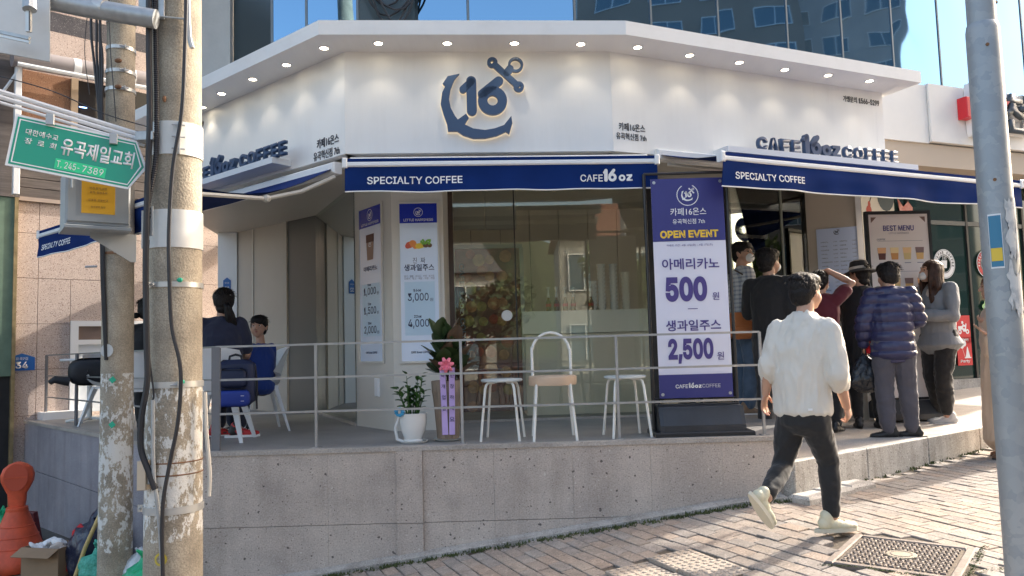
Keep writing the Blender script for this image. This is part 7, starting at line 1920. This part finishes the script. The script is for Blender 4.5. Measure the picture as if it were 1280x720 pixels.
# ---- 1. walking young man in a white sweatshirt
YW = 4.78; bx_ = OY(1006, 640, YW); gz = ground(bx_.x, YW)
m_sweat = cloth('sweatshirt_white', (0.64, 0.60, 0.53), var=.04, vscale=5); m_blkp = cloth('black_cotton', (0.014, 0.014, 0.015)); m_shoe = mat('cream_shoe', (0.66, 0.62, 0.45), .6, var=.08, bump=.3, bscale=60); m_sole = mat('cream_sole', (0.62, 0.58, 0.46), .7)
p = Person('young man in a white sweatshirt and black trousers walking past on the brick pavement', (bx_.x, YW, gz), 1.66, 48)
W = p.W
W('pel', OY(1004, 516, 4.78)); W('wai', OY(1002, 482, 4.79)); W('che', OY(1003, 436, 4.80)); W('nk', OY(1006, 394, 4.80)); W('hd', OY(1008, 366, 4.83))
W('shL', OY(974, 412, 4.90)); W('shR', OY(1036, 411, 4.68)); W('elL', OY(962, 458, 4.86)); W('wrL', OY(957, 492, 4.92)); W('elR', OY(1047, 468, 4.62)); W('wrR', OY(1058, 508, 4.72))
W('hiL', OY(989, 525, 4.84)); W('hiR', OY(1018, 525, 4.72)); W('knL', OY(979, 580, 4.86)); W('knR', OY(1036, 578, 4.78)); W('anL', OY(958, 622, 4.62)); W('anR', OY(1040, 645, 4.76))
p.hdaz = 62; p.body(curl=(.5, .9), voxel=.0058); p.hair_short(seed=1, vol=.010)
p.top(m_sweat, sleeve=(.66, .66), fit=.020, hem=.0, disp=.013, ds=(11, 11, 3.2), bag=1.3, seed=2, name='sweatshirt', hemw=.98, cuff=-.004)
p.pants(m_blkp, fit=.004, length=.90, disp=.006, seed=6, seat=.01)
p.shoes(m_shoe, m_sole, dirs=(60, 80), pitch=(-52, 0), size=.98, chunky=.002)
MB().box(-.012, .012, -.004, .004, -.006, .006).build('pocket_mark', m_prnt, p.root, T(*(p.l(OY(1013, 512, 4.62)))))

# ---- 2. man with mask, checked shirt and orange bag
m_chk = cloth('check_shirt', (0.60, 0.62, 0.66))
n_, l_, b_ = N(m_chk); tc = n_.new('ShaderNodeTexCoord'); cur = None
sx_ = n_.new('ShaderNodeSeparateXYZ'); l_.new(tc.outputs['Object'], sx_.inputs[0]); outs = []
for ax in ('X', 'Z'):
    mu = n_.new('ShaderNodeMath'); mu.operation = 'MULTIPLY'; mu.inputs[1].default_value = 150.0; l_.new(sx_.outputs[ax], mu.inputs[0]); si = n_.new('ShaderNodeMath'); si.operation = 'SINE'; l_.new(mu.outputs[0], si.inputs[0]); gt = n_.new('ShaderNodeMath'); gt.operation = 'GREATER_THAN'; gt.inputs[1].default_value = .25; l_.new(si.outputs[0], gt.inputs[0]); outs.append(gt)
ad = n_.new('ShaderNodeMath'); ad.operation = 'ADD'; l_.new(outs[0].outputs[0], ad.inputs[0]); l_.new(outs[1].outputs[0], ad.inputs[1]); hf_ = n_.new('ShaderNodeMath'); hf_.operation = 'MULTIPLY'; hf_.inputs[1].default_value = .5; l_.new(ad.outputs[0], hf_.inputs[0])
rp2 = n_.new('ShaderNodeValToRGB'); rp2.color_ramp.elements[0].color = (.66, .66, .66, 1); rp2.color_ramp.elements[1].color = (.24, .27, .34, 1); l_.new(hf_.outputs[0], rp2.inputs['Fac']); l_.new(rp2.outputs['Color'], b_.inputs['Base Color'])
b0_ = OY(936, 510, 7.75); p = Person('man in checked shirt, glasses and white mask with orange shoulder bag beside the banner', (b0_.x, 7.75, 0.0), 1.72, 88)
p.hdaz = 138; p.L('wrR', .16, .24, 1.02); p.L('elR', .23, .02, 1.10); p.L('wrL', -.16, .26, 1.02); p.L('elL', -.22, .0, 1.10)
p.body(curl=(.8, .8)); p.hair_short(seed=4, vol=.004, fringe=.006); p.top(m_chk, sleeve=(.45, .45), fit=.02, hem=-.06, bag=1.3, seed=5, disp=.008)
m_jean = cloth('blue_jeans', (0.09, 0.14, 0.22), var=.3, vscale=6); p.pants(m_jean, fit=.016, length=.95, seed=8); p.shoes(mat('tan_shoe', (0.30, 0.2, 0.13), .6), m_prnt)
k, P = p.k, p.P
mm_ = MB().ball(P(0, .072, -.045), (.060 * k, .048 * k, .046 * k), 16, R3=p.H3).build('mask', m_mask, p.root, smooth=True)
gl_ = MB()
for q in (-1, 1):
    gl_.tube([P(q * .012 + q * .024 + .024 * math.cos(t * .7854), .100, .014 + .016 * math.sin(t * .7854)) for t in range(9)], .0022, 5); gl_.tube([P(q * .060, .096, .018), P(q * .082, .0, .012)], .0022, 5)
gl_.tube([P(-.012, .101, .016), P(.012, .101, .016)], .0022, 5); gl_.build('glasses', m_black, p.root)
bag = thing('shoulder_bag', 'orange brown leather bag hanging at the hip of the man in the checked shirt', 'bag', T(*(p.base + p.r * .20 * 1.0 + V(-.12, -.04, .74))) @ RZ(4))
rbox(MB(), -.115, .115, -.045, .045, 0, .26, .03, bulge=.006).build('body', mat('orange_leather', (0.42, 0.15, 0.05), .5, var=.1), bag, smooth=True)
rbox(MB(), -.117, .117, -.052, -.040, .11, .262, .015).build('flap', MATS['orange_leather'], bag, smooth=True)
MB().tube([(.10, 0, .24), (.17, -.02, .42), (.12, .02, .60), (-.02, .02, .68)], .008, 6).build('strap', mat('brown_strap', (0.08, 0.05, 0.035), .6), bag)

# ---- 3. man in a black T-shirt seen from behind
b0_ = OY(972, 540, 7.15); m_blk = cloth('black_jersey', (0.011, 0.011, 0.013))
p = Person('man in a black T-shirt with short black hair waiting behind the walking man', (b0_.x, 7.15, -.17), 1.74, 40)
p.hdaz = 60; p.L('wrL', -.12, .26, 1.0); p.L('elL', -.22, .03, 1.10); p.body(); p.hair_short(seed=9, vol=.012, back=.01); p.top(m_blk, sleeve=(.45, .45), fit=.024, hem=-.04, seed=11, bag=1.3)
p.pants(cloth('charcoal_cotton', (0.03, 0.03, 0.035)), seed=3); p.shoes(m_black, m_prnt)
MB().tube([P_ for P_ in (p.P(-.078, -.01, -.01), p.P(-.07, .04, -.03), p.P(-.05, .07, -.035))], .003, 5).build('mask_strap', m_mask, p.root)
MB().ball(p.P(0, .072, -.045), (.060, .048, .046), 14, R3=p.H3).build('mask', m_mask, p.root, smooth=True)

# ---- 4. person in maroon with arms raised to the head
b0_ = OY(1036, 540, 7.5); p = Person('person in a maroon top reading the menu with both arms raised to the head', (b0_.x, 7.5, -.17), 1.55, 42)
m_mar = cloth('maroon_cloth', (0.12, 0.014, 0.025))
p.L('shL', -.17, .0, 1.40); p.L('shR', .17, .0, 1.40); p.L('elL', -.25, .22, 1.52); p.L('elR', .28, .16, 1.56); p.L('wrL', -.06, .06, 1.70); p.L('wrR', .07, .04, 1.71)
p.body(curl=(.4, .4), handdir=(p.r * .8 + V(0, 0, -.1) - p.f * .3, -p.r * .8 + V(0, 0, -.1) - p.f * .3), palm=(V(0, 0, -1), V(0, 0, -1))); p.hair_short(seed=14, vol=.008); p.top(m_mar, sleeve=(.28, .28), fit=.02, seed=17, hem=-.05)
p.pants(cloth('dark_trousers', (0.02, 0.02, 0.022)), seed=5); p.shoes(m_black, m_black)
MB().ball(p.P(0, .070, -.048), (.056, .046, .044), 14, R3=p.H3).build('mask', mat('blue_mask', (0.42, 0.58, 0.66), .7), p.root, smooth=True)

# ---- 5. person in a long black coat with black hat and pale band
b0_ = OY(1085, 520, 7.75); p = Person('person in a long black coat and wide black hat with a pale band', (b0_.x, 7.75, -.17), 1.64, 15)
p.hdaz = -32; p.L('wrL', -.03, .27, 1.30); p.L('elL', -.24, .12, 1.16); p.L('anL', -.10, -.05, .08); p.body(curl=(.9, .5), handdir=(V(.1, .1, 1), None)); p.hair_short(seed=21, vol=.006, back=.03)
m_coat = cloth('black_coat', (0.010, 0.011, 0.013)); mb = MB(); j = p.j
etube(mb, [j('pel') + V(0, 0, -.42), j('pel') + V(0, 0, -.2), j('pel'), j('wai'), j('che')], [(.235, .17), (.225, .165), (.20, .15), (.185, .14), (.18, .13)], p.r)
vox(mb, 'coat_skirt', m_coat, p.root, .011, 4, .012, ds=(8, 8, 2.5), seed=4)
p.top(m_coat, sleeve=(.95, .95), fit=.034, hem=-.02, seed=22, name='coat', bag=1.2); p.pants(m_coat, length=.9, fit=.004); p.shoes(m_black, m_black)
P, R3 = p.P, p.H3
mb = MB().lathe([(0, .085), (.05, .084), (.080, .070), (.092, .03), (.096, -.01), (.105, -.020), (.165, -.045), (.168, -.050), (.105, -.028), (.09, -.02)], 30, cap=False)
M_ = T(*P(0, -.01, .068)) @ R3.to_4x4() @ Matrix.Rotation(R(-6), 4, 'X'); ho = mb.build('hat', cloth('black_felt', (0.012, 0.012, 0.013)), p.root, M_, smooth=True)
MB().lathe([(.0975, -.012), (.0985, -.012), (.0965, .014), (.0955, .014)], 30, cap=False).build('hat_band', mat('pale_band', (0.55, 0.52, 0.47), .7), ho, smooth=True)
MB().ball(P(0, .070, -.048), (.056, .046, .044), 14, R3=R3).build('mask', m_mask, p.root, smooth=True)
MB().tube([P(.07, -.03, -.02), P(.075, -.07, -.09), P(.06, -.10, -.15), P(.03, -.12, -.20)], .004, 5).build('hat_cord', MATS['pale_band'], p.root)

# ---- 6. woman in a navy quilted jacket with black plastic bag
b0_ = OY(1124, 546, 6.95); p = Person('woman in a navy quilted down jacket and grey trousers holding a black plastic bag', (b0_.x, 6.95, -.17), 1.56, 12)
p.L('hd', 0, .05, 1.575); p.hdaz = -8; p.L('elL', -.26, -.02, 1.12); p.L('wrL', -.25, .10, .90); p.L('elR', .26, .06, 1.14); p.L('wrR', .16, .26, 1.08); p.L('anL', -.10, -.02, .08); p.L('anR', .13, .03, .08); p.L('knR', .11, .03, .49)
p.body(curl=(1.1, .8)); p.hair_short(seed=31, vol=.020, back=.0)
m_puff = mat('navy_puffer', (0.028, 0.030, 0.085), .38, bump=.25, bscale=26, var=.15, vscale=8); pelz = p.j('pel').z
def quilt(v, n): 
    t = (v.z - pelz) / .085; a = t - math.floor(t); w_ = abs(math.sin(math.pi * a)) ** .45
    return .020 * w_ - .012 + .004 * noise.noise(v * 24)
p.top(m_puff, sleeve=(.96, .96), fit=.036, hem=-.13, bag=1.25, seed=32, name='down_jacket', hemw=1.08, disp=.002, dfun=quilt, voxel=.0075)
p.pants(cloth('grey_trousers', (0.075, 0.070, 0.085), var=.1), fit=.024, length=.98, seed=33, disp=.008, cuff=.062); p.shoes(mat('black_shoe', (0.018, 0.018, 0.018), .55, bump=.3), m_black, dirs=(-75, -60), size=1.0)
w_ = p.j('wrL') + p.base
pb = thing('plastic_bag', 'black thin plastic carrier bag held by the woman in the quilted jacket', 'plastic bag', T(w_.x + .0, w_.y, w_.z - .08))
b_ = bmesh.new(); bmesh.ops.create_icosphere(b_, subdivisions=4, radius=1)
for v in b_.verts:
    c = v.co.copy(); t = (c.z + 1) / 2; wd = (.13 * (1 - t ** 2.2) + .014) * (.75 + .35 * math.sin(min(1, t * 2.2) * math.pi * .6)); n1 = abs(noise.noise(Vector((c.x * 4, c.y * 4, c.z * 1.5)))) * .35 + noise.noise(c * 5) * .2
    q = Vector((c.x, c.y, 0)); q = q.normalized() if q.length > 1e-4 else q; rr_ = math.sqrt(max(0, 1 - c.z * c.z)) ** .6 if t < .5 else 1
    v.co = Vector((q.x * wd * 1.1 * (1 + n1) * rr_, q.y * wd * .7 * (1 + n1) * rr_, -.36 * (1 - t)))
me_ = bpy.data.meshes.new('bag'); b_.to_mesh(me_); b_.free(); m_pb = mat('thin_black_plastic', (0.014, 0.016, 0.020), .25, bump=.7, bscale=22, bdist=.02); me_.materials.append(m_pb); me_.polygons.foreach_set('use_smooth', [True] * len(me_.polygons)); link('bag', me_, pb)
for q in (-1, 1): MB().tube([(q * .02, 0, -.03), (q * .015, .0, .03), (0, .0, .065)], .006, 6).build('bag_handle', m_pb, pb)
ph = thing('phone', 'red cased phone in the hand of the woman in the quilted jacket', 'phone', T(w_.x + .035, w_.y + .0, w_.z - .02) @ RZ(20)); MB().bbox(-.006, .006, -.035, .035, -.06, .06, .003).build('case', m_red, ph)

# ---- 7. long haired woman in grey blazer
b0_ = OY(1181, 522, 7.95); zf = plat_z(b0_.x, 7.95); p = Person('long haired woman in a light grey blazer and black jogger trousers holding a drink', (b0_.x, 7.95, zf), 1.68, -108)
p.hdaz = -88; p.nod = -.15; p.L('hd', 0, .05, 1.565); p.L('wrL', -.02, .30, 1.12); p.L('elL', -.24, .06, 1.10); p.L('wrR', .02, .27, 1.16); p.L('elR', .25, .0, 1.08); p.L('anL', -.09, .06, .085); p.L('anR', .11, -.08, .085); p.L('knL', -.09, .08, .49)
p.hs = 1.04; p.body(curl=(.9, .9), female=True, handdir=(p.r * .7 + p.u * .4 + p.f * .3, -p.r * .7 + p.u * .5 + p.f * .3)); p.hair_long(m_hairb, .34, seed=41)
p.top(cloth('grey_blazer', (0.21, 0.225, 0.24), var=.08), sleeve=(.93, .93), fit=.028, hem=-.12, seed=42, name='blazer', bag=1.25, hemw=1.34, ds=(9, 9, 4))
MB().ball(lerp(p.j('che'), p.j('wai'), .3) + p.f * .075, (.06, .06, .20), 14).build('blouse', mat('cream_blouse', (0.62, 0.56, 0.5), .7), p.root, smooth=True)
p.pants(m_blkp, fit=.022, length=.86, seed=43, wai=.2, disp=.009, cuff=.058); p.shoes(mat('grey_trainer', (0.50, 0.50, 0.50), .6, var=.15, vscale=20), m_prnt, dirs=(-75, -100), chunky=.003)
MB().ball(p.P(0, .072, -.048), (.058, .046, .046), 14, R3=p.H3).build('mask', m_mask, p.root, smooth=True)
w_ = p.base + lerp(p.j('wrL'), p.j('wrR'), .5) + p.f * .05
dr = thing('drink_cup', 'small iced drink cup held in both hands by the woman in the grey blazer', 'cup', T(w_.x, w_.y, w_.z - .07))
MB().lathe([(.026, 0), (.036, .10), (.038, .10), (.038, .106)], 18).build('cup', mat('amber_drink', (0.62, 0.40, 0.16), .15), dr, smooth=True); MB().lathe([(.039, .104), (.039, .112), (.02, .118)], 18).build('lid', m_prnt, dr)

# ---- 8. person in long beige coat behind the street pole
b0_ = OY(1259, 562, 7.0); zf = ground(b0_.x, 7.0); p = Person('person in a long beige coat mostly hidden behind the street pole, one hand raised', (b0_.x, 7.0, zf), 1.64, -60)
p.hdaz = -60; p.W('wrL', OY(1235, 418, 6.85)); p.W('elL', OY(1247, 462, 6.9)); p.W('shL', OY(1262, 408, 6.9)); p.W('wrR', OY(1236, 410, 7.0)); p.W('elR', OY(1255, 455, 7.1))
p.body(curl=(.25, .4), handdir=(V(-.75, 0, .45), V(-.6, 0, .6)), palm=(V(0, -.3, 1), V(0, 0, 1))); p.hair_long(mat('auburn_hair', (0.11, 0.045, 0.02), .36, var=.4, vscale=30), .40, seed=51)
m_bei = cloth('beige_coat', (0.52, 0.38, 0.27), var=.05); mb = MB(); j = p.j
etube(mb, [j('pel') + V(0, 0, -.74), j('pel') + V(0, 0, -.4), j('pel'), j('wai'), j('che')], [(.21, .18), (.20, .165), (.18, .15), (.165, .13), (.17, .13)], p.r)
vox(mb, 'coat_skirt', m_bei, p.root, .011, 4, .012, ds=(8, 8, 2), seed=54)
p.top(m_bei, sleeve=(.94, .94), fit=.03, hem=-.03, seed=52, name='coat', bag=1.3); p.shoes(mat('brown_shoe', (0.16, 0.08, 0.045), .5), m_black, dirs=(-80, -70))

# ---- 9. seated woman in navy T-shirt
def seated(label, base, H, az, seat=.44, lean=.06, hdaz=None, **k):
    p = Person(label, base, H, az); kk = p.k; z0_ = seat / kk
    p.L('pel', 0, -.02, z0_ + .10); p.L('wai', 0, -.03 + lean * .3, z0_ + .24); p.L('che', 0, lean * .7 - .02, z0_ + .44); p.L('nk', 0, lean - .01, z0_ + .61); p.L('hd', 0, lean + .03, z0_ + .765)
    for n_, q in (('L', -1), ('R', 1)):
        p.L('sh' + n_, .155 * q, lean - .02, z0_ + .57); p.L('el' + n_, .20 * q, lean + .04, z0_ + .30); p.L('wr' + n_, .14 * q, lean + .26, z0_ + .24)
        p.L('hi' + n_, .09 * q, 0.0, z0_ + .085); p.L('kn' + n_, .11 * q, .42, z0_ + .07); p.L('an' + n_, .10 * q, .40, .085)
    if hdaz is not None: p.hdaz = hdaz
    return p
m_nav = cloth('navy_jersey', (0.014, 0.018, 0.045)); 
p = seated('woman in navy T-shirt with ponytail and cap sitting with back to the street', (-2.52, 6.66, 0), 1.66, -10, lean=.02, hdaz=-28)
p.L('anR', .12, .16, .10); p.L('knR', .13, .42, .50); p.L('elL', -.25, .02, .98 - .20); p.L('wrL', -.23, .12, .56)
p.body(); p.hair_short(seed=61, vol=.010, back=.02); p.top(m_nav, sleeve=(.40, .40), fit=.018, hem=-.04, seed=62); p.pants(cloth('dark_navy_cotton', (0.012, 0.014, 0.03)), fit=.01, seed=63)
p.shoes(mat('red_trainer', (0.55, 0.03, 0.03), .5, col2=(0.03, 0.03, 0.03), vscale=9, thr=(.55, .58)), m_prnt, dirs=(60, 75), size=1.02)
P, R3 = p.P, p.H3; mb = MB()
rnd = random.Random(6)
for i in range(34):
    a, b_ = rnd.gauss(0, .012), rnd.gauss(0, .012); mb.tube([P(0 + a * .5, -.10, .0 + b_ * .4), P(a + .02, -.135 + b_, -.05), P(a * 1.6 + .04, -.125 + b_ * 1.3, -.13), P(a * 2.4 + .06, -.105 + b_, -.21), P(a * 2 + .065, -.095 + b_, -.28)], [.010, .013, .014, .012, .004], 6)
vox(mb, 'ponytail', m_hair, p.root, .0065, 1, .003, ds=(45, 45, 8), seed=5)
mb = MB(); mb.ball(P(0, -.012, .046), (.094, .104, .082), 20, R3=R3); cp_ = mb.build('cap', cloth('black_cap', (0.013, 0.013, 0.016)), p.root, smooth=True)
mb = MB(); mb.ball(P(0, .105, .030), (.070, .060, .010), 14, R3=R3); mb.build('cap_peak', MATS['black_cap'], cp_, smooth=True)
MB().tube([P(.025, -.108, .052), P(.04, -.105, .060), P(.052, -.099, .060)], .003, 5).build('cap_mark', m_prnt, cp_)
MB().tube([P(-.078, .0, -.01), P(-.074, .045, -.03)], .0025, 5).build('mask_strap', m_mask, p.root); MB().ball(P(0, .072, -.048), (.056, .046, .044), 14, R3=R3).build('mask', mat('dark_mask', (0.03, 0.03, 0.04), .7), p.root, smooth=True)

# ---- 10. little boy in a blue jacket
p = seated('small boy in a blue jacket looking back from a white chair', (-2.40, 7.30, 0), 1.28, -62, seat=.35, lean=.0, hdaz=178)
p.hs = 1.22; p.L('hd', .0, .03, .40 / p.k + .775)
p.body(voxel=.0055); p.mouth(.003); p.hair_short(seed=71, vol=.006, fringe=.008, voxel=.0055); p.top(cloth('blue_jacket', (0.012, 0.045, 0.24)), sleeve=(.96, .96), fit=.026, hem=-.03, seed=72, name='jacket'); p.pants(cloth('navy_trousers', (0.012, 0.014, 0.03)), seed=73)
p.shoes(m_black, m_prnt)
for q in (-1, 1): MB().ball(p.P(q * .036, .096, .014), (.013, .004, .006), 8, R3=p.H3).build('eye_white', m_prnt, p.root, smooth=True)

# ---- 11. seated person in black between the poles
p = seated('person in black with hair in a low bun seated behind the thick pole', (-3.58, 7.55, 0), 1.66, -20, lean=.02, hdaz=20)
p.body(); p.hair_short(seed=81, vol=.008, back=.0); p.top(m_blk, sleeve=(.60, .60), fit=.02, seed=82, hem=-.05); p.pants(m_blkp, seed=83); p.shoes(m_black, m_prnt)
MB().ball(p.P(-.05, -.12, -.05), (.035, .035, .03), 10, R3=p.H3).build('hair_bun', m_hair, p.root, smooth=True)
finish_vox()
